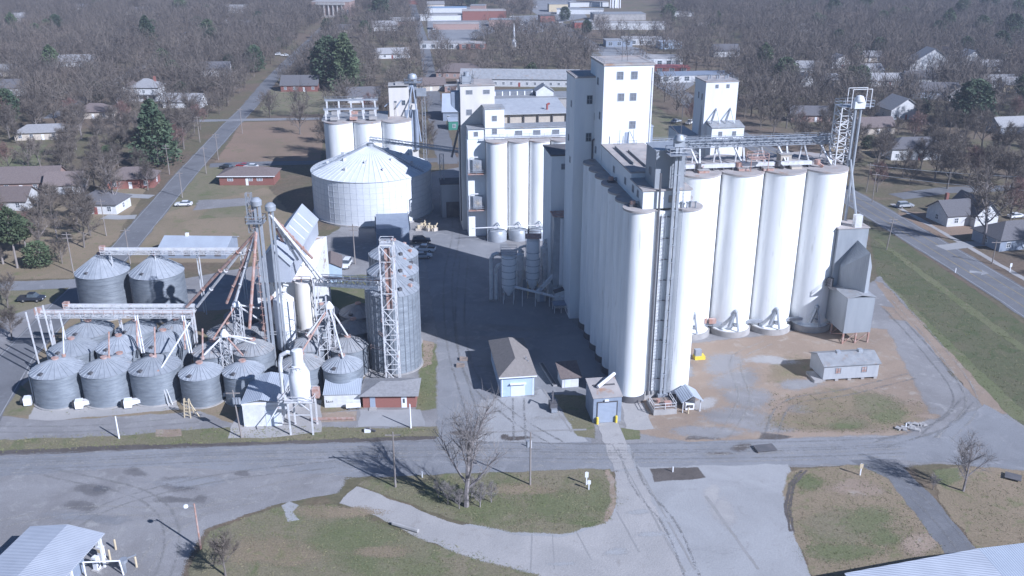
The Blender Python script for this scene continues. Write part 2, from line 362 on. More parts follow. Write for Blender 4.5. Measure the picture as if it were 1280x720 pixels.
# ------------------------------------------------------------------ ground sheets
LAYER = []
def layer(pts):                        # each sheet lies 1 mm above the sheets it overlaps
    a, b, c, d = min(p[0] for p in pts), max(p[0] for p in pts), min(p[1] for p in pts), max(p[1] for p in pts)
    k = 1 + max((q[4] for q in LAYER if q[0] < b and q[1] > a and q[2] < d and q[3] > c), default=0)
    LAYER.append((a, b, c, d, k)); return .001 * k + .002
def patch(name, poly, m, edge=.6, kind='structure', px=True, step=1.6, z=None, wob=.25):
    """a flat sheet of ground cover; its rim is ragged"""
    if px: poly = [G(*p) for p in poly]
    pts = []; r = random.Random(len(name) + len(poly) * 7)
    for a, b in zip(poly, poly[1:] + poly[:1]):
        n = max(1, int(math.hypot(b[0] - a[0], b[1] - a[1]) / step))
        for i in range(n):
            t = i / n; j = wob if i else 0
            pts.append((a[0] + (b[0] - a[0]) * t + r.uniform(-j, j), a[1] + (b[1] - a[1]) * t + r.uniform(-j, j)))
    area = sum(a[0] * b[1] - b[0] * a[1] for a, b in zip(pts, pts[1:] + pts[:1]))
    if area < 0: pts.reverse()
    n = len(pts)
    thick = 2 * abs(area) / max(1e-6, sum(math.hypot(b[0] - a[0], b[1] - a[1]) for a, b in zip(pts, pts[1:] + pts[:1]))) / 2
    edge = min(edge, thick * (1.5 if edge > 1.4 else .7))
    z = z if z is not None else layer(pts)
    inner = []; outer = []; ctr = sum((Vector(p) for p in pts), Vector((0, 0))) / n
    for i in range(n):
        a, p, b = Vector(pts[i - 1]), Vector(pts[i]), Vector(pts[(i + 1) % n])
        d = (b - a); d = d.normalized() if d.length > 1e-6 else Vector((1, 0)); nn = Vector((-d.y, d.x))
        if edge > 1.4: inner.append(p.lerp(ctr, min(.55, edge / max(1e-3, (p - ctr).length)))); outer.append(p)
        else: inner.append(p + nn * edge * .5); outer.append(p - nn * edge * .5)
    me = bpy.data.meshes.new(name)
    vs = [(p.x, p.y, z) for p in outer] + [(p.x, p.y, z) for p in inner]
    fs = [(i, (i + 1) % n, n + (i + 1) % n, n + i) for i in range(n)]
    for t in geometry.tessellate_polygon([[Vector((p.x, p.y, 0)) for p in inner]]): 
        t = tuple(n + k for k in t)
        A, B, C = (Vector(vs[k]) for k in t)
        fs.append(t if (B - A).cross(C - A).z > 0 else t[::-1])
    me.from_pydata(vs, [], fs); me.materials.append(M[m])
    at = me.attributes.new("edge", 'FLOAT', 'POINT'); at.data.foreach_set("value", [0.0] * n + [1.0] * n)
    o = put(name, me); o['kind'] = kind
    return o
def blob(name, px, py, rx, ry, m, seed=0, j=.25):
    """a soft round stain: rim 0, middle 1"""
    r = random.Random(seed); n = 22; ph = [r.uniform(0, 6.28) for _ in range(3)]
    z = layer([G(px - rx, py), G(px + rx, py), G(px, py - ry), G(px, py + ry)])
    k = [1 + j * (math.sin(2 * math.pi * i / n * 2 + ph[0]) * .6 + math.sin(2 * math.pi * i / n * 3 + ph[1]) * .4) for i in range(n)]
    vs = [(*G(px, py), z)]; ed = [1.0]
    for f, e in ((.5, .6), (1.0, .08)):
        for i in range(n):
            a = 2 * math.pi * i / n; vs.append((*G(px + rx * f * k[i] * math.cos(a), py + ry * f * k[i] * math.sin(a)), z)); ed.append(e)
    fs = [(0, 1 + (i + 1) % n, 1 + i) for i in range(n)] + [(1 + i, 1 + (i + 1) % n, 1 + n + (i + 1) % n, 1 + n + i) for i in range(n)]
    fs = [f[::-1] if (Vector(vs[f[1]]) - Vector(vs[f[0]])).cross(Vector(vs[f[2]]) - Vector(vs[f[0]])).z < 0 else f for f in fs]
    me = bpy.data.meshes.new(name); me.from_pydata(vs, [], fs); me.materials.append(M[m])
    at = me.attributes.new("edge", 'FLOAT', 'POINT'); at.data.foreach_set("value", ed)
    o = put(name, me); o['kind'] = 'structure'; return o
def strip(name, line, wid, m, edge=.5, step=3, **k):
    """a road: a band of the given width along a line of world points"""
    L = []; Rr = []
    for i, p in enumerate(line):
        a = Vector(line[max(0, i - 1)]); b = Vector(line[min(len(line) - 1, i + 1)]); d = (b - a).normalized(); n = Vector((-d.y, d.x))
        L.append(tuple(Vector(p) + n * wid / 2)); Rr.append(tuple(Vector(p) - n * wid / 2))
    return patch(name, L + Rr[::-1], m, edge, px=False, step=step, **k)
def ell(px, py, rx, ry, n=18, j=.25, seed=1):
    r = random.Random(seed)
    return [(px + rx * math.cos(2 * math.pi * i / n) * (1 + r.uniform(-j, j)), py + ry * math.sin(2 * math.pi * i / n) * (1 + r.uniform(-j, j))) for i in range(n)]
# ------------------------------------------------------------------ the setting: ground, roads, paving
def base_ground():
    xs = [-2600, -900, -300, 0, 300, 900, 2600]; ys = [-300, 60, 200, 500, 1000, 2000, 4200]
    vs = [(x, y, 0) for y in ys for x in xs]; n = len(xs)
    fs = [(j * n + i, j * n + i + 1, (j + 1) * n + i + 1, (j + 1) * n + i) for j in range(len(ys) - 1) for i in range(n - 1)]
    me = bpy.data.meshes.new("ground"); me.from_pydata(vs, [], fs); me.materials.append(M['earth'])
    at = me.attributes.new("edge", 'FLOAT', 'POINT'); at.data.foreach_set("value", [1.0] * len(vs))
    put("ground", me)['kind'] = 'structure'
base_ground()
# fields and lawns, far first
patch("field", [(300, 152), (412, 150), (402, 203), (266, 204)], 'lawnbrown', 2)
patch("lawn", [(332, 112), (430, 106), (415, 143), (318, 146)], 'lawn', 3)
patch("lawn", [(-40, 182), (62, 180), (50, 214), (-40, 216)], 'lawngreen', 3)
patch("lawn", [(196, 250), (330, 226), (400, 300), (320, 330), (150, 330)], 'dirtgrass', 2)
patch("lawn", [(262, 255), (316, 252), (312, 272), (240, 276)], 'lawn', 3)
patch("lawn", [(218, 214), (262, 206), (330, 208), (345, 232), (200, 268)], 'lawn', 2)
patch("lawn", [(735, 95), (770, 92), (860, 160), (850, 190), (790, 200), (720, 100)], 'lawn', 3)
patch("lawn", [(1085, 285), (1115, 292), (1300, 418), (1420, 505), (1420, 620), (1262, 522), (1195, 450), (1098, 352)], 'verge', 1.2)
patch("lawn", [(1098, 350), (1108, 352), (1270, 505), (1300, 530), (1262, 522), (1195, 450)], 'lawngreen', .8)
patch("ditch", [(1090, 297), (1100, 300), (1200, 372), (1320, 462), (1320, 470), (1190, 376)], 'lawngreen', 1.6)
patch("lawn", [(1120, 262), (1190, 268), (1235, 290), (1180, 300), (1120, 275)], 'lawnbrown', 1.5)
patch("lawn", [(1130, 195), (1030, 190), (1010, 165), (1120, 160)], 'dirtgrass', 4)
patch("lawn", [(0, 360), (80, 361), (60, 395), (-60, 460), (-60, 380)], 'lawn', 1)
patch("lawn", [(80, 250), (190, 225), (150, 300), (90, 350), (-20, 352), (-20, 330)], 'dirtgrass', 2)
patch("lawn", [(400, 343), (470, 343), (470, 390), (400, 392)], 'lawngreen', .6)
# facility floor
patch("yard", [(-10, 400), (60, 380), (330, 330), (400, 300), (540, 215), (600, 205), (760, 330), (1030, 395), (1100, 345), (1128, 375), (1190, 470), (1285, 535), (1380, 600), (1180, 580), (760, 590), (545, 575), (270, 580), (-200, 610), (-200, 540)], 'gravel', 1)
patch("asphalt_yard", [(540, 215), (600, 205), (612, 280), (700, 380), (745, 440), (740, 556), (545, 556), (548, 430), (528, 300)], 'asphalt', .6)
patch("dirt_yard", [(855, 428), (1050, 405), (1112, 410), (1172, 520), (1140, 546), (860, 556), (775, 540), (790, 505), (860, 470)], 'dirt', 1.8)
patch("bare_bank", [(1092, 350), (1102, 352), (1200, 452), (1262, 520), (1240, 520), (1180, 455), (1110, 375)], 'dirt', 1.5)
for k, q in enumerate(([(862, 535), (900, 530), (908, 552), (850, 552)], [(945, 538), (1000, 545), (985, 552), (940, 550)], [(1095, 380), (1140, 385), (1165, 410), (1110, 400)])):
    patch("mud_patch", q, 'mud' if k < 2 else 'dirt', 2.4)
patch("lawn", [(402, 345), (470, 343), (472, 392), (404, 394)], 'lawngreen', .6)
patch("grass_strip", [(525, 425), (545, 430), (546, 510), (520, 514), (524, 470)], 'lawngreen', .9)
patch("gravel_strip", [(527, 425), (542, 428), (540, 455), (528, 460)], 'dirt', .9)
patch("bin_ground", [(-5, 520), (40, 470), (60, 400), (400, 380), (455, 430), (455, 510), (300, 530), (60, 524)], 'dirtgrass', .8)
patch("concrete_pad", [(38, 510), (60, 506), (220, 500), (225, 512), (60, 526), (36, 524)], 'concwarm', .4)
patch("lawn", [(-80, 500), (25, 480), (45, 500), (38, 518), (-80, 524)], 'lawn', .6)
patch("grass_verge", [(-80, 547), (60, 535), (150, 540), (300, 530), (480, 536), (546, 533), (549, 546), (400, 552), (200, 558), (-80, 572)], 'lawn', .8)
patch("dirt_edge", [(-80, 566), (150, 557), (300, 553), (545, 545), (545, 549), (300, 558), (-80, 572)], 'mud', .5)
patch("lane", [(-80, 526), (60, 526), (250, 514), (300, 532), (140, 545), (-80, 553)], 'gravel', .8)
patch("concrete_pad", [(288, 535), (305, 500), (402, 500), (402, 540), (330, 548), (285, 548)], 'concwarm', .3)
patch("red_dirt_patch", [(402, 516), (446, 514), (446, 526), (402, 528)], 'dirt', .6)
patch("red_dirt_patch", [(195, 537), (226, 536), (228, 545), (194, 546)], 'dirt', .5)
patch("concrete_pad", [(450, 512), (525, 512), (532, 532), (448, 534)], 'concrete', .4)
patch("concrete_drive", [(640, 496), (676, 486), (735, 552), (590, 556), (600, 500)], 'concrete', .4)
patch("grass_patch", [(692, 494), (732, 494), (744, 524), (744, 548), (722, 545)], 'lawn', .8)
patch("concrete_pad", [(776, 500), (805, 504), (818, 536), (782, 538)], 'concwarm', .35)
patch("grass_patch", [(776, 535), (800, 538), (800, 549), (780, 550)], 'lawngreen', .6)
for i, (a, b, rx, ry, m) in enumerate([(905, 455, 34, 16, 'gravel'), (920, 475, 36, 18, 'gravel'), (935, 498, 40, 18, 'gravel'), (925, 522, 60, 16, 'gravel'), (960, 532, 60, 13, 'gravel'), (885, 540, 50, 11, 'gravel'), (1010, 510, 34, 10, 'gravel'), (990, 462, 44, 20, 'dirtgrass'), (1060, 505, 80, 26, 'dirtgrass'), (1030, 528, 90, 16, 'dirtgrass'), (1110, 520, 60, 22, 'dirtgrass'), (1095, 506, 46, 16, 'lawn'), (1110, 520, 34, 10, 'lawngreen'), (1062, 530, 34, 9, 'lawn'), (1055, 533, 18, 5, 'lawngreen'), (1000, 480, 30, 9, 'gravel'), (960, 450, 40, 7, 'concwarm'), (880, 505, 22, 10, 'concwarm')]):
    blob("gravel_spread" if m == 'gravel' else "bare_ground" if m in ('dirtgrass', 'concwarm') else "grass_patch", a, b, rx * 1.25, ry * 1.25, m, i + 300)
# main street in front
patch("road", [(-300, 587), (0, 571), (270, 558), (545, 550), (760, 556), (1000, 548), (1160, 545), (1230, 505), (1290, 540), (1500, 640), (1180, 577), (980, 582), (760, 587), (450, 597), (300, 600), (0, 618), (-300, 640)], 'asphalt', .8)
patch("gravel_lot", [(-400, 600), (0, 592), (200, 580), (440, 594), (428, 616), (345, 632), (262, 662), (236, 712), (225, 800), (-400, 800)], 'gravel', 1.5)
for i, (a, b, rx, ry, m) in enumerate([(112, 612, 28, 9, 'wet'), (100, 632, 24, 9, 'wet'), (168, 590, 18, 7, 'wet'), (225, 605, 34, 14, 'wet'), (218, 625, 30, 6, 'wet'), (250, 624, 14, 6, 'wet'), (302, 592, 15, 4, 'wet'), (126, 611, 13, 6, 'puddle'), (230, 606, 16, 9, 'puddle'), (645, 548, 24, 3.5, 'mud'), (630, 546, 7, 4, 'mud'), (575, 541, 18, 4, 'mud'), (925, 560, 16, 7, 'mud'), (900, 567, 20, 2.5, 'mud'), (1160, 520, 20, 5, 'dirt')]):
    blob("damp_patch" if m == 'wet' else "puddle" if m == 'puddle' else "stain", a, b, rx * 1.15, ry * 1.2, m, i)
# islands of grass and the concrete forecourt
patch("forecourt", [(762, 556), (786, 556), (800, 584), (985, 580), (990, 600), (982, 640), (1012, 715), (1030, 800), (640, 800), (560, 690), (520, 660), (760, 640), (775, 600)], 'concrete', .7)
patch("forecourt", [(768, 590), (800, 588), (855, 720), (865, 790), (740, 790), (690, 720), (740, 660), (770, 640)], 'concwarm', .8)
patch("concrete_drive", [(446, 608), (500, 628), (560, 652), (640, 668), (700, 672), (752, 656), (790, 640), (850, 800), (650, 800), (668, 716), (600, 700), (520, 672), (470, 645), (424, 629)], 'concwarm', .35)
patch("grass_island", [(455, 600), (560, 592), (762, 586), (770, 605), (768, 635), (756, 654), (700, 668), (640, 666), (560, 648), (500, 626), (447, 606)], 'lawn', .9)
patch("bare_rim", [(760, 587), (769, 600), (770, 630), (760, 652), (755, 652), (763, 628), (763, 605), (756, 590)], 'dirt', .7)
patch("grass_island", [(345, 634), (420, 630), (520, 672), (600, 700), (672, 718), (720, 800), (225, 800), (236, 712), (262, 664)], 'lawn', 1.2)
patch("puddle", [(352, 632), (362, 627), (374, 632), (366, 640), (374, 650), (360, 652), (356, 642)], 'concrete', .5)
patch("grass_island", [(985, 592), (1005, 585), (1088, 580), (1110, 596), (1185, 690), (1230, 800), (1060, 800), (1012, 716), (985, 650), (978, 615)], 'dirtgrass', .9)
for i, (a, b, rx, ry, m) in enumerate([(1060, 660, 70, 36, 'lawn'), (1085, 650, 40, 22, 'lawngreen'), (1105, 672, 36, 14, 'lawngreen'), (1050, 690, 60, 18, 'lawngreen'), (1010, 603, 22, 14, 'lawngreen'), (1070, 610, 44, 14, 'dirt'), (1150, 680, 30, 20, 'dirt'), (440, 672, 90, 28, 'lawngreen'), (480, 710, 70, 22, 'lawngreen'), (530, 712, 46, 12, 'lawngreen'), (340, 690, 70, 26, 'dirtgrass'), (420, 640, 60, 12, 'dirtgrass'), (480, 690, 40, 12, 'dirtgrass'), (620, 640, 70, 20, 'lawngreen'), (700, 630, 70, 26, 'lawngreen'), (560, 615, 60, 14, 'lawngreen'), (650, 612, 50, 10, 'dirtgrass'), (745, 620, 16, 26, 'lawngreen'), (1240, 640, 60, 26, 'lawn'), (1255, 690, 60, 26, 'lawn'), (905, 640, 20, 24, 'concwarm'), (890, 618, 14, 16, 'concwarm')]):
    blob("grass_patch" if 'lawn' in m else "bare_ground", a, b, rx * 1.2, ry * 1.2, m, i + 400)
for d in (0, 6):
    patch("wheel_rut", [(1000 + d, 588), (1004 + d, 588), (990 + d * .8, 605), (984 + d * .8, 635), (990 + d * .6, 665), (986 + d * .6, 664), (980 + d * .8, 635), (985 + d * .8, 605)], 'mud', .3, step=.8, wob=.1)
patch("lane", [(1062, 576), (1120, 574), (1170, 625), (1225, 690), (1300, 800), (1260, 800), (1180, 690), (1110, 598)], 'road', .5)
patch("grass_island", [(1165, 592), (1200, 582), (1290, 588), (1450, 640), (1450, 800), (1300, 800), (1225, 690), (1172, 625)], 'dirtgrass', 1)
patch("grass_patch", [(1160, 585), (1200, 582), (1210, 600), (1180, 612), (1165, 605)], 'lawngreen', 1.5)
patch("bare_island", [(812, 586), (872, 584), (882, 597), (818, 603)], 'mud', .5)
# driveway strip from the dump house, with wheel marks
patch("concrete_ramp", [(747, 530), (772, 528), (794, 586), (768, 588)], 'concwarm', .2)
for a in ():
    patch("wheel_mark", [(751 + a, 530), (755 + a, 530), (777 + a * .9, 583), (772 + a * .9, 583)], 'concrete', .3, wob=.05)
for q in ([(765, 556), (766, 556), (858, 715), (855, 716)], [(800, 590), (802, 590), (870, 712), (868, 713)], [(880, 620), (884, 620), (950, 712), (946, 712)], [(664, 668), (666, 668), (664, 716), (662, 716)], [(720, 666), (722, 666), (740, 700), (738, 700)], [(690, 668), (691, 668), (694, 712), (692, 712)], [(770, 640), (772, 640), (800, 690), (798, 690)], [(592, 540), (733, 536), (733, 538), (592, 542)], [(678, 486), (680, 486), (716, 540), (713, 540)]):
    patch("joint", q, 'joint', .2, wob=.05)
for i, (a, b, rx, ry) in enumerate([(800, 640, 22, 5), (815, 668, 30, 6), (770, 690, 24, 6), (835, 650, 18, 4), (700, 705, 26, 4), (905, 690, 20, 4)]):
    blob("stain", a, b, rx, ry, 'concrete', i + 40)
for i in range(26):                                     # patched and oil-darkened asphalt in the yard and on the street
    a, b = rnd.choice([(rnd.uniform(550, 730), rnd.uniform(400, 550)), (rnd.uniform(20, 1180), rnd.uniform(558, 590)), (rnd.uniform(20, 240), rnd.uniform(600, 700))])
    blob("worn_patch", a, b, rnd.uniform(20, 80), rnd.uniform(4, 11), rnd.choice(['gravel', 'asphalt', 'track', 'trackpale']), i + 90)

# highway on the right with its markings
HW = [(190.0, -60.0)] + [G(*p) for p in ((1440, 486), (1280, 377), (1180, 316), (1080, 256), (1000, 212), (920, 168), (850, 118), (800, 87), (745, 59), (715, 42), (685, 20), (662, 4))]
HW[0] = (G(1440, 486)[0] + 14, 20.0)
strip("highway", HW, 10.6, 'road', .5, step=4)
def offset(line, d):
    o = []
    for i, p in enumerate(line):
        a = Vector(line[max(0, i - 1)]); b = Vector(line[min(len(line) - 1, i + 1)]); n = (b - a).normalized()
        o.append(tuple(Vector(p) + Vector((-n.y, n.x)) * d))
    return o
for d in (-4.6, 4.6): strip("edge_line", offset(HW, d), .15, 'line', .08, step=4, wob=0)
for d in (-1.7, 1.7): strip("lane_line", offset(HW, d), .16, 'lineyellow', .08, step=4, wob=0)
patch("turn_arrow", [(1212, 338), (1228, 340), (1227, 337.5), (1236, 342), (1226, 344), (1227, 342), (1212, 341)], 'line', .06, step=.5, wob=0)
strip("sidewalk", offset(HW[2:5], -8.6), 1.6, 'concwarm', .2)
strip("side_street", [G(1120, 246), G(1180, 238), G(1290, 234), G(1400, 236)], 6.5, 'road', .6)
strip("driveway", [G(1176, 310), G(1215, 305), G(1300, 303)], 4, 'concrete', .5)
# road on the left
LR = [(-72.0, 60.0), G(-40, 545), G(20, 447), G(64, 401), G(155, 310), G(229, 222), G(288, 157), G(311, 134), G(338, 101), G(366, 72), G(396, 44), G(410, 30)]
strip("left_road", LR, 7.2, 'road', .5, step=4)
for d in (-3.2, 3.2): strip("edge_line", offset(LR[:8], d), .16, 'line', .08, step=4, wob=0)
strip("cross_street", [G(-60, 358), G(40, 357), G(105, 353), G(150, 338)], 6, 'asphalt', .6)
strip("cross_street", [G(262, 207), G(300, 205), G(400, 203), G(560, 200), G(640, 196)], 6, 'road', .6)
strip("cross_street", [G(200, 153), G(250, 151), G(296, 150), G(420, 148)], 5, 'asphalt', .8)
strip("driveway", [G(198, 227), G(180, 229), G(160, 232)], 5, 'concrete', .6)
strip("driveway", [G(190, 246), G(170, 245), G(150, 244)], 4, 'concrete', .6)
strip("driveway", [G(170, 271), G(150, 272), G(130, 271)], 4, 'concrete', .6)
strip("side_street", [G(60, 148), G(100, 128), G(180, 82), G(220, 60), G(235, 40)], 6, 'asphalt', 1)
strip("main_street", [G(514, 1), G(519, 18), G(530, 55), G(538, 100), G(546, 150), G(560, 205)], 7, 'road', .8)
patch("car_park", [(244, 250), (322, 246), (328, 256), (238, 264)], 'gravel', 1.8)
patch("parking_lot", [(740, 92), (790, 88), (850, 118), (870, 105), (800, 60), (760, 52)], 'asphalt', 2)
patch("parking_lot", [(640, 20), (690, 18), (700, 36), (660, 44), (630, 34)], 'asphalt', 2)
patch("parking_lot", [(530, 10), (600, 6), (620, 40), (560, 60), (535, 48)], 'asphalt', 3)
patch("parking_lot", [(640, 0), (720, 0), (735, 22), (690, 30)], 'asphalt', 3)

# tyre tracks: worn pairs of wheel lines on street, lots and yard
def tracks(line, m, gap=1.9, w=.6):
    C = [Vector(G(*p)) for p in line]; C = [2 * C[0] - C[1]] + C + [2 * C[-1] - C[-2]]; L = []
    for i in range(1, len(C) - 2):              # smooth curve through the points
        for k in range(8):
            t = k / 8; a, b, c, d = C[i - 1:i + 3]; L.append(tuple(.5 * (2 * b + (c - a) * t + (2 * a - 5 * b + 4 * c - d) * t * t + (3 * b - a - 3 * c + d) * t ** 3)))
    L.append(tuple(C[-2]))
    for d in (-gap / 2, gap / 2): strip("tyre_track", offset(L, d), w, m, .5, step=2.5, wob=.1)
for y0, m in ((563, 'track'), (568, 'trackpale'), (574, 'track'), (578, 'trackpale')):
    tracks([(-200, y0 + 16), (100, y0 + 6), (270, y0 - 1), (545, y0 - 7), (760, y0 - 4), (1000, y0 - 7), (1130, y0 - 12)], m)
for line, m in (([(780, 560), (800, 610), (840, 660), (880, 760)], 'track'), 
                ([(20, 720), (120, 640), (260, 600), (420, 580)], 'track'), ([(160, 740), (220, 660), (320, 615), (460, 590)], 'trackpale'), ([(190, 760), (215, 670), (180, 620), (60, 590)], 'track'), ([(-100, 680), (80, 640), (240, 640), (330, 620)], 'trackpale'),
                ([(600, 556), (585, 500), (565, 430), (560, 350), (570, 290), (565, 240)], 'track'), ([(700, 556), (640, 520), (590, 470), (575, 400), (580, 320)], 'track'), ([(650, 552), (648, 498)], 'track'),
                ([(1160, 545), (1200, 500), (1160, 440), (1110, 385)], 'track'), ([(1180, 550), (1215, 500), (1170, 430), (1120, 375)], 'trackpale'), ([(900, 552), (930, 500), (920, 450), (960, 428)], 'trackpale'), ([(960, 552), (985, 505), (1060, 490), (1140, 470)], 'track'), ([(1100, 556), (1180, 530), (1210, 500)], 'track'), ([(1110, 590), (1180, 655), (1240, 740)], 'track'), ([(-60, 536), (100, 536), (250, 524)], 'track')):
    tracks(line, m)
M['palecorr'] = mat('pale_corrugated_sheet', (.50, .51, .52), (.40, .41, .43), .7, .55, .1, stretch=(1, 1, .2), third=(.33, .27, .23), tscale=.9, tlo=.64, thi=.8, ribs=('X', 2.2, .04))
M['stiff'] = mat('grey_white_steel', (.56, .57, .59), (.50, .51, .53), .5, .6)
# ------------------------------------------------------------------ the grain elevator
RZ = R(8); CA, SA = math.cos(RZ), math.sin(RZ)
def LW(o, u, v): return (o[0] + u * CA - v * SA, o[1] + u * SA + v * CA)     # site frame -> world
ORD = ['first', 'second', 'third', 'fourth', 'fifth', 'sixth', 'seventh', 'eighth', 'ninth', 'tenth', 'eleventh', 'twelfth']
def window(par, face, u, z, w=1.1, h=1.3, at=0.0, m='glassgrey', fm='greysteel', name='window', f=.09):
    pane = MB(); fr = MB()
    def bx(b, u0, u1, z0, z1, d0, d1):
        if face == 'f': b.box(u0, at - d1, z0, u1, at - d0, z1)
        elif face == 'b': b.box(u0, at + d0, z0, u1, at + d1, z1)
        elif face == 'l': b.box(at - d1, u0, z0, at - d0, u1, z1)
        else: b.box(at + d0, u0, z0, at + d1, u1, z1)
    bx(pane, u - w / 2, u + w / 2, z - h / 2, z + h / 2, -.02, .02)
    for a in ((u - w / 2 - f, u - w / 2, z - h / 2 - f, z + h / 2 + f), (u + w / 2, u + w / 2 + f, z - h / 2 - f, z + h / 2 + f), (u - w / 2, u + w / 2, z + h / 2, z + h / 2 + f), (u - w / 2, u + w / 2, z - h / 2 - f, z - h / 2), (u - .03, u + .03, z - h / 2, z + h / 2), (u - w / 2, u + w / 2, z - .03, z + .03)):
        bx(fr, *a, .0, .07)
    p = pane.build(name, m, par); fr.build('frame', fm, p); return p
def parapet(par, w, d, z, m='conc', h=.35, t=.25):
    b = MB()
    for a in ((0, 0, w, t), (0, d - t, w, d), (0, t, t, d - t), (w - t, t, w, d - t)): b.box(a[0] - .06 * (a[0] == 0), a[1] - .06 * (a[1] == 0), z - .1, a[2] + .06 * (a[2] == w), a[3] + .06 * (a[3] == d), z + h)
    return b.build('parapet', m, par)

# --- slim silos of the front block
SILO = {}
def silo(x, y, r, h, label, group, apron=None, m='paint', name='concrete_silo', n=40):
    t = thing(name, label, 'silo', (x, y), 0, group)
    k = (r, h, m)
    if k not in SILO:
        prof = [(r, 1.2)] + [(r + (.012 if i % 2 else 0), 1.2 + (h - 1.2) * i / 12) for i in range(1, 12)] + [(r, h)]
        SILO[k] = (MB().lathe((0, 0, 0), prof, n).mesh('wall', M[m], True), MB().cyl((0, 0, 0), r + .14, h, h + .32, n).mesh('roof_deck', M['roofdeck'], True), MB().cyl((0, 0, 0), r + .12, 0, 1.2, n).mesh('foundation', M['darkroof'], True))
    for mm in SILO[k]: put(mm.name.split('.')[0], mm, t)
    return t
A0 = (20.4, 141.7)
for i in range(7):
    c = LW(A0, 0, i * 5.05)
    silo(*c, 2.55, 33.8, 'slim white concrete silo at the front left corner, half in sun' if i == 0 else f'slim white concrete silo in the shaded left row, {ORD[i]} from the front', 'slim silos of the front block')
for i in range(3):
    c = LW(A0, 7.75, i * 5.05)
    silo(*c, 2.5, 33.8, 'fully sunlit slim white silo standing right of the bucket leg' if i == 0 else f'slim white silo {ORD[i]} from the front in the row right of the bucket leg', 'slim silos of the front block')
t = thing('infill_wall', 'flat white concrete wall filling the gap between the two front silos', 'wall', (*LW(A0, 2.2, -1.5), 0), RZ)
MB().box(0, 0, 0, 3.4, .5, 33.7).build('wall', 'paint', t)
MB().box(-.05, -.15, 0, 3.45, .55, 1.6).build('foundation', 'conc', t)
b = MB(); b.box(.35, -.35, 1, .62, -.08, 40); b.box(.95, -.2, 1, 1.05, -.05, 33); b.build('downpipe', 'darksteel', t)
MB().ladder((1.5, -.25, 1), 32.5, w=.55).build('ladder', 'greysteel', t)

# gallery on the front block
t = thing('rooftop_gallery', 'long low white gallery with brown stained roof on the slim front silos', 'gallery', (*LW(A0, .15, -1.2), 34.12), RZ)
b = MB().box(0, 0, 0, 7.8, 7.5, 2.9); b.box(0, 7.5, 0, 7.8, 28.6, 3.9); b.build('wall', 'paintwall', t)
MB().box(-.2, -.2, 2.9, 8, 7.5, 3.12).build('roof', 'roofdeck', t); MB().box(-.2, 7.42, 3.9, 8, 28.6, 4.15).build('roof', 'roofdeck', t)
for v in (3, 6, 11, 19): window(t, 'l', v, 1.7, .9, 1.0, 0)
window(t, 'f', 5.0, 1.5, 1.5, 1.0, 0, 'sidingtan')
MB().box(1.5, 12, 4.15, 1.75, 25, 4.6).box(3.2, 10, 4.15, 3.4, 22, 4.5).build('roof_kerb', 'conc', t)
for k, (u, v) in enumerate(((-1.6, 0.6), (-1.5, 15.6))):
    p = thing('dust_fan', 'rusty dust fan on the roof of the front left silo' if k == 0 else 'small dark dust fan on a silo top halfway along the shaded row', 'fan', (*LW(A0, u + .6, v), 34.12), RZ)
    MB().box(-.6, -.5, 0, .6, .5, .35).build('base', 'darksteel', p); MB().cyl((0, 0, 0), .45, .3, .95, 14).build('housing', 'rusty', p, smooth=True)
    MB().path([(.3, 0, .6), (.9, 0, .7), (1.0, 0, .2)], .16).build('duct', 'greysteel', p)
for k in range(4):
    p = thing('roof_vent', f'small pipe vent on the sunlit right silo roof, {ORD[k]} from the left', 'vent', (*LW(A0, 6.6 + k * .7, -1.4 - .3 * (k % 2)), 34.12))
    MB().cyl((0, 0, 0), .12, 0, .9, 8).build('pipe', 'greysteel', p); MB().cyl((0, 0, 0), .22, .9, 1.05, 8).build('cap', 'greysteel', p)
# ribbed metal headhouse over the leg
t = thing('metal_headhouse', 'ribbed grey metal headhouse standing on the front of the rooftop gallery', 'headhouse', (*LW(A0, 2.1, -.6), 37.24), RZ)
MB().box(0, 0, 0, 4.7, 5.5, 6.0).build('wall', 'ribmetal', t)
MB().box(-.15, -.15, 6.0, 4.85, 5.65, 6.15).build('roof', 'galvroof', t)
window(t, 'l', 2.8, 2.2, .9, 1.1, 0)
# bucket leg down the front
t = thing('bucket_elevator', 'tall pale blue bucket elevator leg between the two front silos', 'elevator leg', (*LW(A0, 5.15, -2.1), 0), RZ)
b = MB().box(-.52, -.25, 1.2, -.12, .25, 44.2); b.box(.12, -.25, 1.2, .52, .25, 44.2)
for i in range(15): b.box(-.58, -.3, 2 + i * 2.9, .58, .3, 2.12 + i * 2.9)
b.build('casing', 'galvroof', t)
MB().box(-.8, -.4, 44.2, .8, .4, 45.2).lathe((0, 0, 45.2), [(.001, 1.0), (.55, .85), (.9, .3), (.9, 0)], 14).build('head', 'galvroof', t, smooth=True)
MB().box(-.9, -.6, .3, .9, .6, 1.3).build('boot', 'greysteel', t)
MB().box(-1.7, -1.3, 43.0, 1.7, 1.2, 43.1).build('platform', 'greysteel', t)
MB().rail([(-1.7, -1.3, 43.1), (1.7, -1.3, 43.1), (1.7, 1.2, 43.1), (-1.7, 1.2, 43.1)], 1.05, .06, True).build('railing', 'whitesteel', t)
b = MB()
for i in range(9): b.beam((-.6, .2, 4 + i * 3.6), (-1.7, 2.0, 4 + i * 3.6), .1); b.beam((-1.6, .4, 4 + i * 3.6), (.6, .3, 4 + i * 3.6), .08)
b.build('bracket', 'darksteel', t)
MB().beam((.2, 0, 45.9), (.2, 0, 50.3), .09).beam((0, 0, 46), (-1.7, .2, 47.8), .1).beam((-1.7, .2, 47.8), (-1.9, .2, 46), .05).build('hoist_mast', 'darksteel', t)
MB().ladder((1.25, 0, 1), 42, ax=(0, 1)).build('ladder', 'greysteel', t)
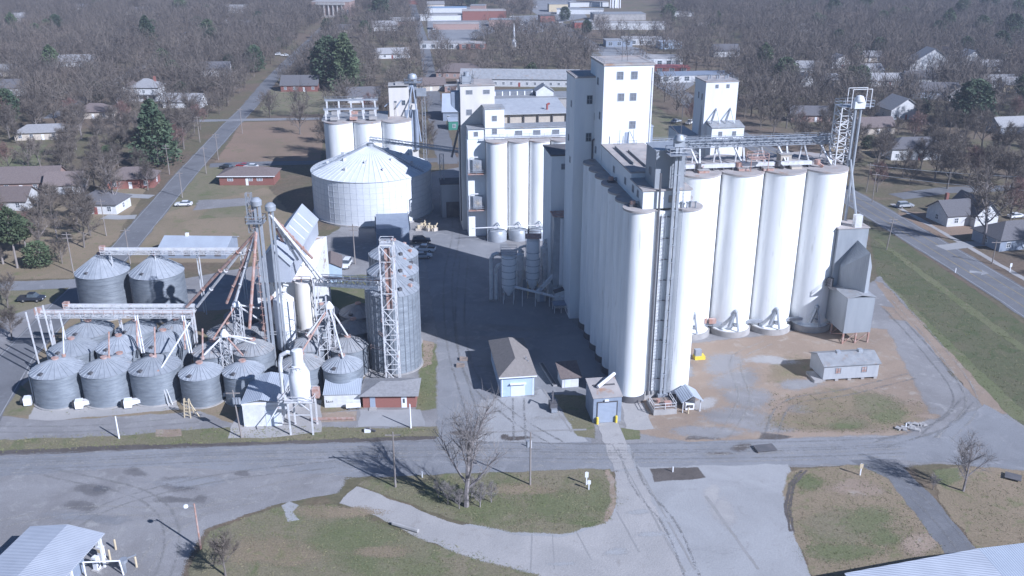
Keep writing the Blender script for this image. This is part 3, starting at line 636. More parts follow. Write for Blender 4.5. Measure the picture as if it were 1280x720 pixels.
# pit with rails and little gabled motor hut at its foot
o = LW(A0, 2.0, -7.2)
t = thing('boot_pit', 'railed wooden deck over the pit at the foot of the bucket leg', 'pit', o, RZ)
MB().box(.2, 0, 0, 4.2, 4.3, .9).build('kerb', 'conc', t); MB().box(.4, .3, .9, 4.0, 4.2, 1.0).build('deck', 'wood', t)
MB().rail([(4.1, 4, .95), (4.1, .1, .95), (.3, .1, .95), (.3, 3, .95)], 1.1, .08).build('railing', 'whitesteel', t)
MB().box(2.4, .9, 1, 3.6, 1.8, 1.7).cyl((1.7, 2.6, 0), .35, 1, 1.6, 10).build('motor', 'rusty', t)
o = LW(A0, 7.2, -7.0)
t = thing('motor_hut', 'small open hut with grey gabled tin roof beside the pit', 'hut', o, RZ)
b = MB()
for u in (.1, 3.1):
    for v in (.1, 3.6): b.beam((u, v, 0), (u, v, 2.2), .14)
b.build('post', 'whitesteel', t); MB().box(0, 2.9, 0, 3.2, 3.0, 2.1).build('back_wall', 'darksteel', t)
MB().gable(0, 0, 3.2, 3.7, 2.2, 3.2, 'y').build('roof', 'metalroof', t)
MB().box(.8, .7, .1, 2.3, 1.7, 1.3).build('machine', 'white', t); MB().cyl((1.3, .65, .75), .3, 0, .3, 10).box(1.6, .66, .4, 2.1, .72, 1.0).build('fan_guard', 'darksteel', t)
for k, (px, py, hh) in enumerate(((860, 517, 1.0),)):
    p = thing('bollard', 'cream bollard right of the motor hut', 'bollard', G(px, py)); MB().cyl((0, 0, 0), .13, 0, hh, 10).build('post', 'cream', p); MB().ball((0, 0, hh), .13, 8, 4).build('cap', 'cream', p)
t = thing('electrical_box', 'grey cabinet with yellow base beside the sunlit slim silo', 'cabinet', G(873, 448), RZ)
MB().box(-.8, -.5, .7, .4, .5, 1.9).build('cabinet', 'greysteel', t); MB().box(-.9, -.7, 0, 1.1, .7, .7).build('base', 'yellow', t)

# --- broad silos of the right block
for i, x in enumerate((35.3, 43.7, 52.1, 60.5)):
    y = 171.4 + (x - 43.2) * .139
    t = silo(x, y, 4.22, 32.4, f'broad white concrete silo in the sunlit right block, {ORD[i]} from the left', 'broad silos of the right block', n=48)
    MB().cyl((0.05, -1.5, 0), 4.2, 0, 1.2, 40).build('apron', 'conc', t, smooth=True)
    MB().cyl((0.05, -1.5, 0), 3.9, 1.2, 1.25, 40).build('apron_top', 'paint', t, smooth=True)
    MB().box(.2, -5.3, 2.2, .75, -3.7, 2.7).beam((.5, -4.2, 5.2), (-.9, -5.2, 2.2), .5).beam((.5, -4.4, 5.2), (1.0, -5.5, 1.4), .35).ball((.4, -4.3, 5.1), .5, 8, 6).build('discharge_spout', 'greysteel', t)
    silo(x - 1.12, y + 8.3, 4.2, 32.4, f'broad white silo in the hidden rear row of the right block, {ORD[i]} from the left', 'broad silos of the right block', n=32)
B0 = (31, 165.3)
t = thing('base_conveyor', 'grey conveyor box running along the foot of the broad silos', 'conveyor', (*LW(B0, 2, .9), 0), RZ)
MB().box(0, 0, 2.0, 27, .7, 2.6).build('trough', 'greysteel', t)
b = MB()
for i in range(9): b.beam((.8 + i * 3.2, .35, 1.3), (.8 + i * 3.2, .35, 2.0), .15)
b.build('support', 'darksteel', t); MB().box(6.2, -.5, 2.6, 7.6, .4, 3.5).cyl((5.5, .2, 0), .4, 2.6, 3.6, 10).build('drive', 'rusty', t)
t = thing('roof_slab', 'weathered concrete deck joining the tops of the broad silos', 'roof slab', (*LW(B0, 1.5, 8.0), 32.5), RZ)
MB().box(-1.8, -1.5, 0, 33.5, 6.2, .36).build('deck', 'roofdeck', t)
# rooftop conveyor: pale pipe, posts in V pairs and a long truss walkway
t = thing('rooftop_conveyor', 'long trussed conveyor walkway on V shaped legs above the broad silos', 'conveyor', (*LW(B0, 0, 9.0), 32.9), RZ)
MB().truss((-7.5, 0, 4.2), (33.5, 0, 4.2), 1.9, 1.5, 24, .14).build('truss', 'greysteel', t)
MB().box(-7.5, -.5, 3.55, 33.5, .5, 3.75).build('walkway', 'greysteel', t)
MB().box(-7.4, -.35, 4.0, 33.4, .35, 4.6).build('trough', 'galvroof', t)
for i in range(8):
    u = 1.2 + i * 4.4; b = MB()
    b.beam((u - 1.1 * (i % 2), -.2, 3.5), (u - .2, -4.2, 0), .3); b.beam((u + .9 * (i % 2), -.2, 3.5), (u - .2, -4.2, 0), .3); b.beam((u, .4, 3.5), (u, 1.2, 0), .25)
    b.build('leg', 'whitesteel', t)
MB().rail([(-7.4, -.95, 4.9), (33.4, -.95, 4.9)], .8, .05).build('railing', 'greysteel', t)
t = thing('fill_conveyor', 'white tube conveyor lying along the front edge of the broad silo roofs', 'conveyor', (*LW(B0, 1.5, 4.6), 32.75), RZ)
MB().box(0, -.35, .5, 26, .35, 1.2).build('tube', 'whitesteel', t)
b = MB()
for i in range(14): b.box(.6 + i * 1.9, -.4, 0, .9 + i * 1.9, .4, .5)
b.build('saddle', 'darksteel', t)
for i in range(4): MB().cyl((3.4 + i * 7.9, -.3, .5), .55, 0, .9, 10).beam((3.4 + i * 7.9, -.2, .9), (4.4 + i * 7.9, -.9, .1), .5).build('motor', 'rusty' if i % 2 else 'darksteel', t)
for i, u in enumerate((5.5, 13.5, 18.2, 24)):
    p = thing('roof_hatch', f'rusty hatch on the broad silo roofs, {ORD[i]} from the left', 'hatch', (*LW(B0, u, 3.0 + .6 * (i % 2)), 32.75), RZ)
    MB().box(-1, -.5, 0, 1, .5, .5).build('box', 'rusty' if i != 3 else 'sidingtan', p); MB().box(-1.1, -.6, .5, 1.1, .6, .58).build('lid', 'conc', p)
t = thing('roof_shed', 'small tan shed on the broad silo roof near the lattice tower', 'shed', (*LW(B0, 22, 6.2), 32.9), RZ)
MB().box(0, 0, 0, 2.2, 2, 2.0).build('wall', 'sidingtan', t); MB().box(-.2, -.2, 2.0, 2.4, 2.2, 2.12).build('roof', 'conc', t)
t = thing('roof_scaffold', 'rust red pipe scaffold over the third broad silo roof', 'scaffold', (*LW(B0, 14.5, 2.4), 32.9), RZ)
b = MB()
for u in (0, 3.4):
    for v in (0, 2.5): b.beam((u, v, -.1), (u, v, 3.2), .12)
b.rail([(0, 0, 2.2), (3.4, 0, 2.2), (3.4, 2.5, 2.2), (0, 2.5, 2.2)], 1, .07, True); b.build('frame', 'rusty', t)
MB().box(.1, .1, 2.1, 3.3, 2.4, 2.18).build('deck', 'rusty', t)
# lattice tower and receiving leg at the right end
t = thing('lattice_tower', 'white lattice tower rising from the right end of the broad silos', 'lattice tower', (*LW(B0, 34.2, 6.5), 32.7), RZ)
MB().truss((0, 0, -.2), (0, 0, 11.2), 3.0, 2.8, 7, .2).build('lattice', 'whitesteel', t)
MB().box(-1.6, -1.6, 11.2, 4.8, 1.6, 11.32).build('platform', 'greysteel', t)
MB().rail([(-1.6, -1.6, 11.3), (4.8, -1.6, 11.3), (4.8, 1.6, 11.3), (-1.6, 1.6, 11.3)], 1.1, .08, True).build('railing', 'greysteel', t)
t = thing('receiving_elevator', 'pair of pale elevator tubes with drum head right of the broad silos', 'elevator leg', (64.9, 174.6, 21.5), RZ)
MB().tube((.1, 0, 0), (0.2, 0, 22.4), .25, 10).tube((1.2, 0, 0), (1.3, 0, 22.4), .25, 10).build('casing', 'galvroof', t, smooth=True)
MB().box(-.3, -.6, 22.3, 1.8, .6, 23.6).lathe((.75, 0, 23.6), [(.95, 0), (.95, .4), (.6, 1.0), (.001, 1.2)], 14).build('head', 'steelwhite', t, smooth=True)
b = MB()
for u in (-1.2, 2.6): b.beam((u, -.9, 22.4), (u, -.9, 26), .12); b.beam((u, .9, 22.4), (u, .9, 26), .12)
b.beam((-1.2, -.9, 26), (2.6, -.9, 26), .12); b.beam((-1.2, .9, 26), (2.6, .9, 26), .12); b.build('hoist_frame', 'whitesteel', t)
MB().tube((.4, -.3, 12.5), (2.6, -1.5, 1.2), .22, 9).build('spout', 'galvroof', t, smooth=True)
MB().beam((-3.6, -.5, 9.5), (-7.2, -3, 0), .12).build('stay', 'greysteel', t)
t = thing('receiving_building', 'tall grey ribbed metal receiving building on steel legs', 'building', (64.3, 163.0, 0), RZ)
MB().box(0, 0, 2.3, 5.6, 10, 9.6).build('wall', 'ribmetal', t)
MB().gable(0, 0, 5.6, 10, 9.6, 10.1, 'y', .12).build('roof', 'oldroof', t)
MB().box(-.2, 6.6, 9.6, 6.0, 11.5, 21.4).build('tower', 'ribmetal', t)
MB().box(-.35, 6.45, 21.4, 6.15, 11.65, 21.6).build('tower_roof', 'roofdeck', t)
MB().prism([(1.0, 5.9), (3.9, 1.3), (4.0, 6.59), (1.0, 6.59)], 9.7, [13.8, 18.2, 19, 14.2]).build('chute_wall', 'ribmetal', t)
MB().prism([(3.91, 1.3), (5.0, 1.9), (5.0, 6.59), (4.01, 6.59)], 9.7, [18.2, 15.2, 16.2, 19]).build('chute', 'ribmetal', t)
MB().box(3.0, 6.6, 21.6, 4.4, 7.8, 24.0).build('shaft', 'whitesteel', t)
b = MB()
for u in (.2, 2.8, 5.4):
    for v in (.2, 5, 9.8): b.beam((u, v, 0), (u, v, 2.3), .28)
for u in (.2, 2.8): b.beam((u, .2, .1), (u + 2.6, .2, 2.2), .12); b.beam((u, 5, .1), (u + 2.6, 5, 2.2), .12)
for v in (.2, 5): b.beam((.2, v, 2.2), (.2, v + 4.8, .1), .12)
b.build('leg', 'rusty', t)
MB().box(-1.3, 4.6, 9.7, 0, 8.5, 9.8).rail([(-1.3, 4.6, 9.8), (-1.3, 8.5, 9.8)], 1.1, .09).cyl((-.6, 6.5, 0), .6, 9.8, 11.4, 10).build('catwalk', 'darksteel', t)
MB().rail([(6, 7, 21.6), (6, 11.4, 21.6)], 1, .07).build('railing', 'darksteel', t)
t = thing('tin_shed', 'long low tin shed with brown gable roof and two small windows', 'shed', G(1028, 477.5), R(7))
MB().gwalls(0, 0, 10.3, 5.6, .45, 3.2, 4.3, 'x').build('wall', 'palecorr', t)
MB().gable(0, 0, 10.3, 5.6, 3.2, 4.3, 'x', .3).build('roof', 'oldroof', t)
for u in (2.7, 7.6): window(t, 'f', u, 2.1, .85, 1.0, 0, 'rusty')
b = MB()
for u in (.3, 2.7, 5.1, 7.6, 10): b.box(u - .3, .1, 0, u + .3, .5, .45); b.box(u - .3, 5.1, 0, u + .3, 5.5, .45)
b.build('pier', 'conc', t); MB().box(3.3, 2.4, 4.1, 4.0, 3.2, 4.7).box(7.4, 2.4, 4.1, 8.2, 3.2, 4.8).build('vent', 'galvroof', t)
MB().box(-1.6, -.2, 0, -.1, 3.5, .5).build('step', 'conc', t)

# --- main headhouse tower
C0 = (16.7, 169.4)
t = thing('headhouse_tower', 'tall flat roofed white headhouse tower with square windows', 'tower', C0, RZ)
MB().box(0, 0, 0, 9.3, 11, 52.4).build('wall', 'paintwall', t)
MB().box(-.15, -.15, 52.4, 9.45, 11.15, 52.75).build('roof', 'roofdeck', t)
for px, py in ((775, 94), (793, 94), (776, 121), (791.5, 121), (790.5, 156)):
    z = ZA(px, py, 170.2); window(t, 'f', (XA(px, 170.2, z) - C0[0]) / CA, z, 1.05, 1.25, 0)
for v, z in ((4.5, 49), (2.2, 43), (7, 42), (4.5, 36), (3, 30)): window(t, 'l', v, z, .8, 1.2, 0, 'glass')
MB().box(4.4, -.08, 38.0, 5.2, -.0, 40.2).build('door', 'doorgrey', t)
b = MB()
for u in (3.0, 5.6): b.beam((u, -1.6, 38), (u, -1.6, 41), .09)
b.box(2.6, -1.9, 37.8, 6.2, 0, 37.9); b.rail([(2.6, -1.9, 37.9), (6.2, -1.9, 37.9)], 1.1, .08); b.beam((6.2, -1.7, 38), (5.2, -.2, 40.5), .1); b.build('balcony', 'greysteel', t)
for k, u in enumerate((1.2, 7.5)): MB().beam((4 + k, 3, 52.7), (4 + k, 3, 56.5 + 1.5 * k), .07).build('antenna', 'darksteel', t)
MB().rail([(0, .2, 52.75), (9.2, .2, 52.75), (9.2, 10.8, 52.75), (.1, 10.8, 52.75)], .6, .05, True).build('railing', 'greysteel', t)
MB().box(9.0, -.12, 34, 9.2, 0, 52).build('downpipe', 'whitesteel', t)
t = thing('annex_tower', 'narrow shaded annex tower left behind the white headhouse', 'tower', (11.9, 175.5), RZ)
MB().box(0, 0, 0, 5.2, 8, 49.3).build('wall', 'paintwall', t); MB().box(-.15, -.15, 49.3, 5.35, 8.15, 49.6).build('roof', 'roofdeck', t)
for z in (45.2, 38, 30.5): window(t, 'f', 2.9, z, .95, 1.5, 0, 'glass')
for v, z in ((3, 44), (5, 37), (3, 33)): window(t, 'l', v, z, .7, 1.1, 0, 'glass')
MB().beam((3.6, -.5, 4), (3.6, -.5, 37.5), .25).beam((3.6, -.5, 37.5), (4.3, -1.2, 38), .3).build('pipe', 'darksteel', t)
t = thing('side_tower', 'pale blue shaded side tower with dark tar roof between silo groups', 'tower', (8.2, 187.2), RZ)
MB().box(0, 0, 0, 6.4, 9.5, 31.6).build('wall', 'paintwall', t); MB().box(-.2, -.2, 31.6, 6.6, 9.7, 31.9).build('roof', 'darkroof', t)
for u in (2.6, 5.0): window(t, 'f', u, 29.3, .9, 1.05, 0)
MB().beam((1.5, -.05, 14), (5.4, -.05, 25), .09).build('cable', 'greysteel', t)
t = thing('rear_shaft', 'grey metal clad shaft against the right side of the headhouse', 'shaft', (*LW(C0, 9.35, 6), 0), RZ)
MB().box(0, 0, 0, 2.2, 4, 39.8).build('wall', 'sidinggrey', t); MB().box(-.1, -.1, 39.8, 2.3, 4.1, 40).build('roof', 'galvroof', t)
MB().box(-.2, -1.6, 33, 2.6, -.02, 36.4).build('annex', 'paintwall', t)
# dryer building with pale elevator shafts in the shade
t = thing('grain_dryer', 'shaded grey grain dryer with pale vertical ducts and gabled base', 'grain dryer', (8.7, 182.6), RZ)
MB().box(.3, 1.4, 4, 6.4, 4.4, 19.6).build('body', 'galvroof', t)
MB().box(1.6, .9, 4.2, 2.4, 1.4, 19.2).box(5.5, .9, 4.2, 6.3, 1.4, 19.2).build('duct', 'white', t)
MB().box(2.8, .1, 3.6, 4.7, 1.35, 11.5).prism([(2.8, .1), (4.7, .1), (4.7, 1.35), (2.8, 1.35)], 11.5, [12.3, 12.3, 14, 14]).build('hopper', 'white', t)
MB().gwalls(.2, -1.6, 6.4, 1.2, 0, 3.5, 4.4, 'y').build('base', 'siding', t); MB().gable(.2, -1.6, 6.4, .05, 3.5, 4.4, 'y', .15).build('base_roof', 'darkroof', t)
MB().box(.0, .6, 19.6, 6.7, 4.7, 19.8).rail([(.1, .7, 19.8), (6.6, .7, 19.8)], 1, .07).cyl((3.4, 2.2, 0), .5, 19.8, 20.7, 10).build('top_platform', 'rusty', t)
b = MB()
for k in range(3): b.box(2.7, .02, 5 + k * 2.2, 4.8, .1, 5.25 + k * 2.2)
b.build('band', 'whitesteel', t)
for k, (px, yy, z0, z1, r, lab) in enumerate(((636, 184.6, 3.6, 10.6, 1.55, 'dim grey filter tank on legs, left of two beside the dryer'), (666, 187.6, 3.8, 13.2, 1.45, 'dim grey filter tank with rusty top platform, next to the dryer'))):
    x = XA(px, yy, 6); t = thing('filter_tank', lab, 'tank', (x, yy), 0, 'filter tanks in the shaded yard')
    MB().lathe((0, 0, 0), [(.3, z0 - 2), (r, z0), (r, z1), (r * .6, z1 + .7), (.001, z1 + .8)], 20).build('tank', 'white', t, smooth=True)
    for a in range(4): MB().beam((r * math.cos(a * 1.571 + .7), r * math.sin(a * 1.571 + .7), 0), (r * math.cos(a * 1.571 + .7), r * math.sin(a * 1.571 + .7), z0 + .3), .14).build('leg', 'cream' if k else 'whitesteel', t)
    b = MB()
    for q in range(5): b.lathe((0, 0, z0 + .7 + q * 1.5), [(r, 0), (r + .07, 0), (r + .07, .1), (r, .1)], 20)
    b.build('band', 'greysteel', t); MB().ladder((-r - .2, 0, 0), z1 + .5, (0, 1)).build('ladder', 'greysteel', t)
    MB().box(-1.7, -1.7, z1 + .8, 1.7, 1.7, z1 + .9).rail([(-1.7, -1.7, z1 + .9), (1.7, -1.7, z1 + .9), (1.7, 1.7, z1 + .9), (-1.7, 1.7, z1 + .9)], 1, .08, True).build('platform', 'rusty' if k else 'greysteel', t)
for k, (px, zt) in enumerate(((614, 10.8), (620, 8.4))):
    x = XA(px, 185, 5); t = thing('suction_pipe', ('taller' if k == 0 else 'shorter') + ' bent grey suction pipe left of the filter tanks', 'pipe', (x, 185.5))
    MB().path([(0, 0, 0), (0, 0, zt - 1.2), (.4, 0, zt - .3), (1.2, .1, zt), (2.3, .1, zt - .2)], .42, 10).build('pipe', 'whitesteel', t, smooth=True)
    MB().box(-.5, -.5, 0, .5, .5, .4).build('foot', 'conc', t)
t = thing('transfer_pipe', 'long grey transfer pipe on posts sloping from tank to silo row', 'pipe', (0, 183, 0))
pts = [(.5, 0, 4.2), (XA(692, 181.5, 2.6), -1.5, 2.6), (XA(727, 181, 2.6), -2, 2.6), (XA(736, 178, 1.6), -6, 1.4), (XA(742, 172, .8), -10, .6)]
MB().path(pts, .3, 8).build('pipe', 'whitesteel', t, smooth=True)
for x, z in ((2.2, 3.6), (5.0, 3.2), (8.0, 2.8)): MB().beam((x, -.8, 0), (x, -.8, z), .15).build('post', 'whitesteel', t)
for i, (px, yy, r, h) in enumerate(((650, 190.5, .9, 9.0), (681, 191, 1.1, 10.5), (643, 193, .8, 7.5))):
    t = thing('cyclone', ('slim grey cyclone between the two filter tanks', 'grey cyclone between filter tank and grain dryer', 'short grey cyclone behind the left filter tank')[i], 'cyclone', (XA(px, yy, 5), yy))
    MB().lathe((0, 0, 0), [(.25, 2.2), (r, h * .55), (r, h), (r * .5, h + .2), (r * .5, h + .8), (.001, h + .8)], 16).build('body', 'whitesteel', t, smooth=True)
    for a in range(3): MB().beam((r * math.cos(a * 2.09), r * math.sin(a * 2.09), 0), (r * math.cos(a * 2.09), r * math.sin(a * 2.09), h * .6), .12).build('leg', 'greysteel', t)
    MB().path([(0, 0, h + .6), (0, 0, h + 1.5), (1.2, .5, h + 1.7), (2.0, 1.5, h + .5)], .28, 8).build('duct', 'whitesteel', t, smooth=True)
for i, (px, yy, w, h) in enumerate(((655, 194, 3.2, 4.2), (676, 186, 1.8, 2.6))):
    t = thing('equipment_cabin', ('pale equipment cabin behind the filter tanks', 'small pale cabin right of the right filter tank')[i], 'cabin', (XA(px, yy, 2), yy), RZ)
    MB().box(-w / 2, -1.2, 0, w / 2, 1.2, h).build('wall', 'siding', t); MB().box(-w / 2 - .2, -1.4, h, w / 2 + .2, 1.4, h + .15).build('roof', 'oldroof', t); MB().box(-.45, -1.25, 0, .45, -1.2, 2.1).build('door', 'doorgrey', t)
t = thing('inclined_conveyor', 'inclined covered conveyor rising from the yard to the grain dryer', 'conveyor', (XA(672, 184, 3), 184)); MB().beam((0, 0, 2.6), (5.8, 1.6, 8.6), .7, .7).build('trough', 'whitesteel', t)
for f in (.25, .75): MB().beam((5.8 * f, 1.6 * f, 0), (5.8 * f, 1.6 * f, 2.6 + 6 * f), .14).build('leg', 'greysteel', t)
t = thing('loading_platform', 'low steel platform on legs beside the shaded silo row', 'platform', (8.8, 178.2), RZ)
MB().box(0, 0, 1.7, 5, 2.6, 1.85).build('deck', 'sidinggrey', t); MB().box(2.6, -1.2, .5, 4.8, 0, 1.2).build('tray', 'greysteel', t)
b = MB()
for u in (.2, 1.6, 3.2, 4.8):
    for v in (.2, 2.4): b.beam((u, v, 0), (u, v, 1.7), .13)
b.build('leg', 'whitesteel', t)
t = thing('truck_pit', 'long dark slot of the truck scale pit in the yard', 'pit', G(686, 470), R(14)); MB().box(-.25, -4, .2, .25, 5, .3).build('grate', 'darksteel', t); MB().box(-.4, -4.2, 0, .4, 5.2, .26).build('kerb', 'conc', t)

# --- silo group at the back, with galleries and towers
D0 = (-6.4, 226.2)
for i in range(4):
    c = LW(D0, 2.95 + i * 5.45, 2.75)
    t = silo(*c, 2.72, 25.3, f'white concrete silo of the rear group behind the yard, {ORD[i]} from the left', 'silos of the rear group')
    MB().lathe((0, -2.2, 0), [(2.5, 0), (2.5, 2.0), (2.1, 2.7), (.001, 2.9)], 18).build('bottom_hopper', 'galvroof', t, smooth=True)
    MB().beam((.2, -3.0, 4.9), (-1.2, -3.6, 3.4), .3).beam((.2, -3, 4.9), (.9, -3.2, 3.7), .2).build('discharge_spout', 'greysteel', t)
t = thing('catwalk_pipe', 'thin white pipe running across the feet of the rear silos', 'pipe', (*LW(D0, -4, -.9), 3.9), RZ)
MB().tube((0, 0, 0), (25, 0, .1), .16, 8).build('pipe', 'whitesteel', t); MB().beam((4, 0, -3.9), (4, 0, 0), .1).beam((14, 0, -3.9), (14, 0, 0), .1).build('post', 'greysteel', t)
t = thing('low_gallery', 'long white gallery with square windows on top of the rear silos', 'gallery', (*LW(D0, -4.1, 4.6), 25.65), RZ)
MB().box(0, 0, 0, 26.2, 5, 2.6).build('wall', 'paintwall', t); MB().box(-.15, -.3, 2.6, 26.4, 5.1, 2.85).build('roof', 'oldroof', t)
for u in (2.0, 7.0, 12.9, 17.6, 22.5): window(t, 'f', u, 1.35, 1.7 if u > 3 else .9, 1.0, 0)
MB().box(3.8, -1.6, .5, 25.5, -1.3, .75).rail([(4, -1.5, .6), (25, -1.5, .6)], .8, .06).build('railing', 'greysteel', t)
t = thing('rear_wall', 'tall flat white end wall left of the rear silos', 'wall', (*LW(D0, -4.3, 4.4), 0), RZ)
MB().box(0, .2, 0, 4.6, 4.9, 25.6).build('wall', 'paintwall', t)
for k, z in enumerate((20.2, 10.6)):
    p = thing('fan_unit', ('upper' if k == 0 else 'lower') + ' caged grey fan on a rail platform on the white end wall', 'fan', (*LW(D0, -3.6, 3.4), z - 3.2), RZ, 'wall fans')
    MB().box(-.9, -1.0, 0, 3.4, 1.1, .15).build('platform', 'rusty', p); MB().rail([(-.9, -1, .15), (3.4, -1, .15), (3.4, 1.0, .15)], 1, .09).build('railing', 'greysteel', p)
    MB().box(.4, -.5, .4, 2.9, .9, 3.6).build('housing', 'greysteel', p)
    b = MB()
    for a in range(10): b.beam((1.65, -.56, 2.0), (1.65 + 1.1 * math.cos(a * .628), -.56, 2 + 1.1 * math.sin(a * .628)), .09)
    b.build('blades', 'sidingtan', p); MB().path([(-.6, 0, .2), (-.6, 0, 3.8), (.2, 0, 4.3), (1.8, 0, 4.3)], .2).build('duct', 'whitesteel', p)
t = thing('stair_tower', 'narrow white tower with two windows above the rear gallery', 'tower', (*LW(D0, .2, 4.3), 25.6), RZ)
MB().box(0, 0, 0, 4.9, 5.5, 7.6).build('wall', 'paintwall', t); MB().box(-.15, -.15, 7.6, 5.05, 5.65, 7.9).build('roof', 'oldroof', t)
for z in (2.0, 5.3): window(t, 'f', 2.4, z, 1.1, 1.2, 0)
t = thing('cream_tower', 'cream concrete tower with four windows at the left rear corner', 'tower', (*LW(D0, -5.4, 10.1), 0), RZ)
MB().box(0, 0, 0, 8.8, 9, 38.2).build('wall', 'beige', t); MB().box(-.2, -.2, 38.2, 9, 9.2, 38.5).build('roof', 'roofdeck', t)
for u, z in ((2.3, 36.6), (6.7, 36.6), (2.2, 31.5), (6.6, 31.5), (2.1, 26.5)): window(t, 'f', u, z, 1.3 if z < 36 else 1.5, 1.3 if z < 36 else .9, 0)
MB().beam((-.15, 2, 2), (-.15, 2, 36), .3).beam((-.3, 1, 28), (-2.6, -.4, 20), .4).build('pipe', 'darksteel', t)
MB().prism([(-2.2, 1.5), (0, 1.2), (0, 4), (-2.2, 3.8)], [33, 31, 31, 33], 36.5).build('cyclone', 'sidinggrey', t)
MB().rail([(.2, .2, 38.5), (3.4, .2, 38.5), (3.4, 4, 38.5), (.2, 4, 38.5)], 1.2, .1, True).build('railing', 'greysteel', t)
MB().box(.6, 1, 38.5, 3, 3, 40.4).cyl((1.8, 2, 0), .7, 40.4, 41.4, 12).build('roof_machine', 'galvroof', t)
t = thing('clerestory_hall', 'wide hall roof with open brown clerestory behind the rear silos', 'hall', (*LW(D0, 4.2, 16.5), 0), RZ)
MB().box(0, 0, 0, 19.5, 16, 26.2).build('wall', 'conc', t); MB().box(0, .6, 26.2, 19.5, 15, 29.4).build('clerestory', 'sidingtan', t)
b = MB()
for u in range(6): b.box(u * 3.86, .1, 26.2, u * 3.86 + .25, .58, 29.4)
b.build('column', 'darksteel', t)
MB().prism([(-.3, -.3), (19.8, -.3), (19.8, 16.4), (-.3, 16.4)], [29.4, 29.4, 30.6, 30.6], [29.6, 29.6, 30.8, 30.8]).build('roof', 'palecorr', t)
MB().path([(14.6, 3.4, 29.8), (14.6, 3.4, 31.2), (15.3, 3.4, 31.5)], .28).build('vent_pipe', 'red', t)
t = thing('back_roof', 'long dark roofed wing with a row of small panes at the back', 'building', (*LW(D0, 4.5, 33.2), 0), RZ)
MB().box(0, 0, 0, 24, 10, 30.4).build('wall', 'conc', t); MB().box(-.2, -.3, 30.4, 24.2, 10.2, 30.7).build('roof', 'oldroof', t)
MB().box(0, 5, 30.7, 17.5, 8, 31.9).build('skylight', 'glassgrey', t)
b = MB()
for i in range(9): b.box(.1 + i * 2.15, 4.9, 30.7, .4 + i * 2.15, 5, 31.9)
b.build('skylight_frame', 'white', t)
t = thing('gabled_dormer', 'small white gabled house shape on the rear roofs', 'dormer', (*LW(D0, 18.5, 36), 30.7), RZ)
MB().gwalls(0, 0, 5, 4, 0, 1.4, 3.0, 'y').build('wall', 'siding', t); MB().gable(0, 0, 5, 4, 1.4, 3.0, 'y', .3).build('roof', 'oldroof', t)
# loading shed in the alley left of the cream tower
t = thing('alley_shed', 'dark grey loading shed across the shaded alley', 'shed', (-19.5, 246.5), RZ)
MB().box(0, 0, 0, 6.2, 6, 9.5).build('wall', 'ribmetal', t); MB().box(-.3, -.3, 9.5, 6.5, 6.3, 9.75).build('roof', 'darkroof', t); MB().box(1.2, -.06, 0, 4.8, 0, 4.5).build('door', 'darkroof', t)

# --- big corrugated storage bin and the old concrete silos behind it
def bolted(x, y, r, he, hp, label):
    t = thing('storage_bin', label, 'storage bin', (x, y))
    MB().lathe((0, 0, 0), [(r, .4), (r, he)], 72).build('wall', 'steelwhite', t, smooth=True)
    b = MB()
    for k in range(1, 8): b.lathe((0, 0, he * k / 8), [(r, -.05), (r + .05, 0), (r, .05)], 72)
    for k in range(60):
        a = k * math.tau / 60; b.beam((r * math.cos(a) * 1.0012, r * math.sin(a) * 1.0012, .4), (r * math.cos(a) * 1.0012, r * math.sin(a) * 1.0012, he), .045)
    b.build('stiffener', 'stiff', t)
    MB().cyl((0, 0, 0), r + .5, 0, .4, 60).build('foundation', 'conc', t)
    b = MB().lathe((0, 0, 0), [(r + .25, he - .1), (r * .52, he + (hp - he) * .5), (.9, hp)], 60)
    for k in range(60):
        a = k * math.tau / 60; b.beam(((r + .2) * math.cos(a), (r + .2) * math.sin(a), he - .02), (1.0 * math.cos(a), 1.0 * math.sin(a), hp + .02), .06)
    b.build('roof', 'steelwhite', t)
    MB().cyl((0, 0, 0), 1.0, hp - .1, hp + .8, 20).build('roof_cap', 'greysteel', t)
    for k in range(14):
        a = k * math.tau / 14 + .2; rr = r * (.72 if k % 2 else .5); z = he + (hp - he) * (1 - rr / r)
        MB().box(-.35, -.35, 0, .35, .35, .9).build('roof_vent', 'whitesteel', t, (rr * math.cos(a), rr * math.sin(a), z - .15), rz=a)
    return t
WB = (-39.7, 254.2)
t = bolted(*WB, 16.7, 12.6, 18.6, 'huge round white bolted steel bin with shallow conical roof')
MB().beam((-15.2, -6.5, 12.7), (-.8, -.3, 18.9), .5).rail([(-15.2, -6.5, 12.9), (-.8, -.3, 19.0)], .9, .07).build('stair', 'greysteel', t)
MB().beam((15.2, -6.5, 12.7), (.8, -.3, 18.9), .5).rail([(15.2, -6.5, 12.9), (.8, -.3, 19.0)], .9, .07).build('stair', 'greysteel', t)
for i in range(3):
    for j in range(2):
        if i == 2 and j == 1: continue
        x = XA((424, 459, 494)[i], 288, 18) - j * 1.1; y = 288.5 + i * .9 + j * 8.6
        silo(x, y, 4.85, 18.7, f'old white silo behind the round bin, {ORD[i]} from left, {"front" if j == 0 else "rear"} row', 'old concrete silos', n=36)
E0 = LW((XA(404, 287, 18.7), 286), 0, 0)
t = thing('roof_slab', 'grey flat deck across the old silos behind the round bin', 'roof slab', (*LW(E0, -.3, 1.2), 18.95), R(6)); MB().box(0, 0, 0, 20.5, 13, .5).build('deck', 'oldroof', t)
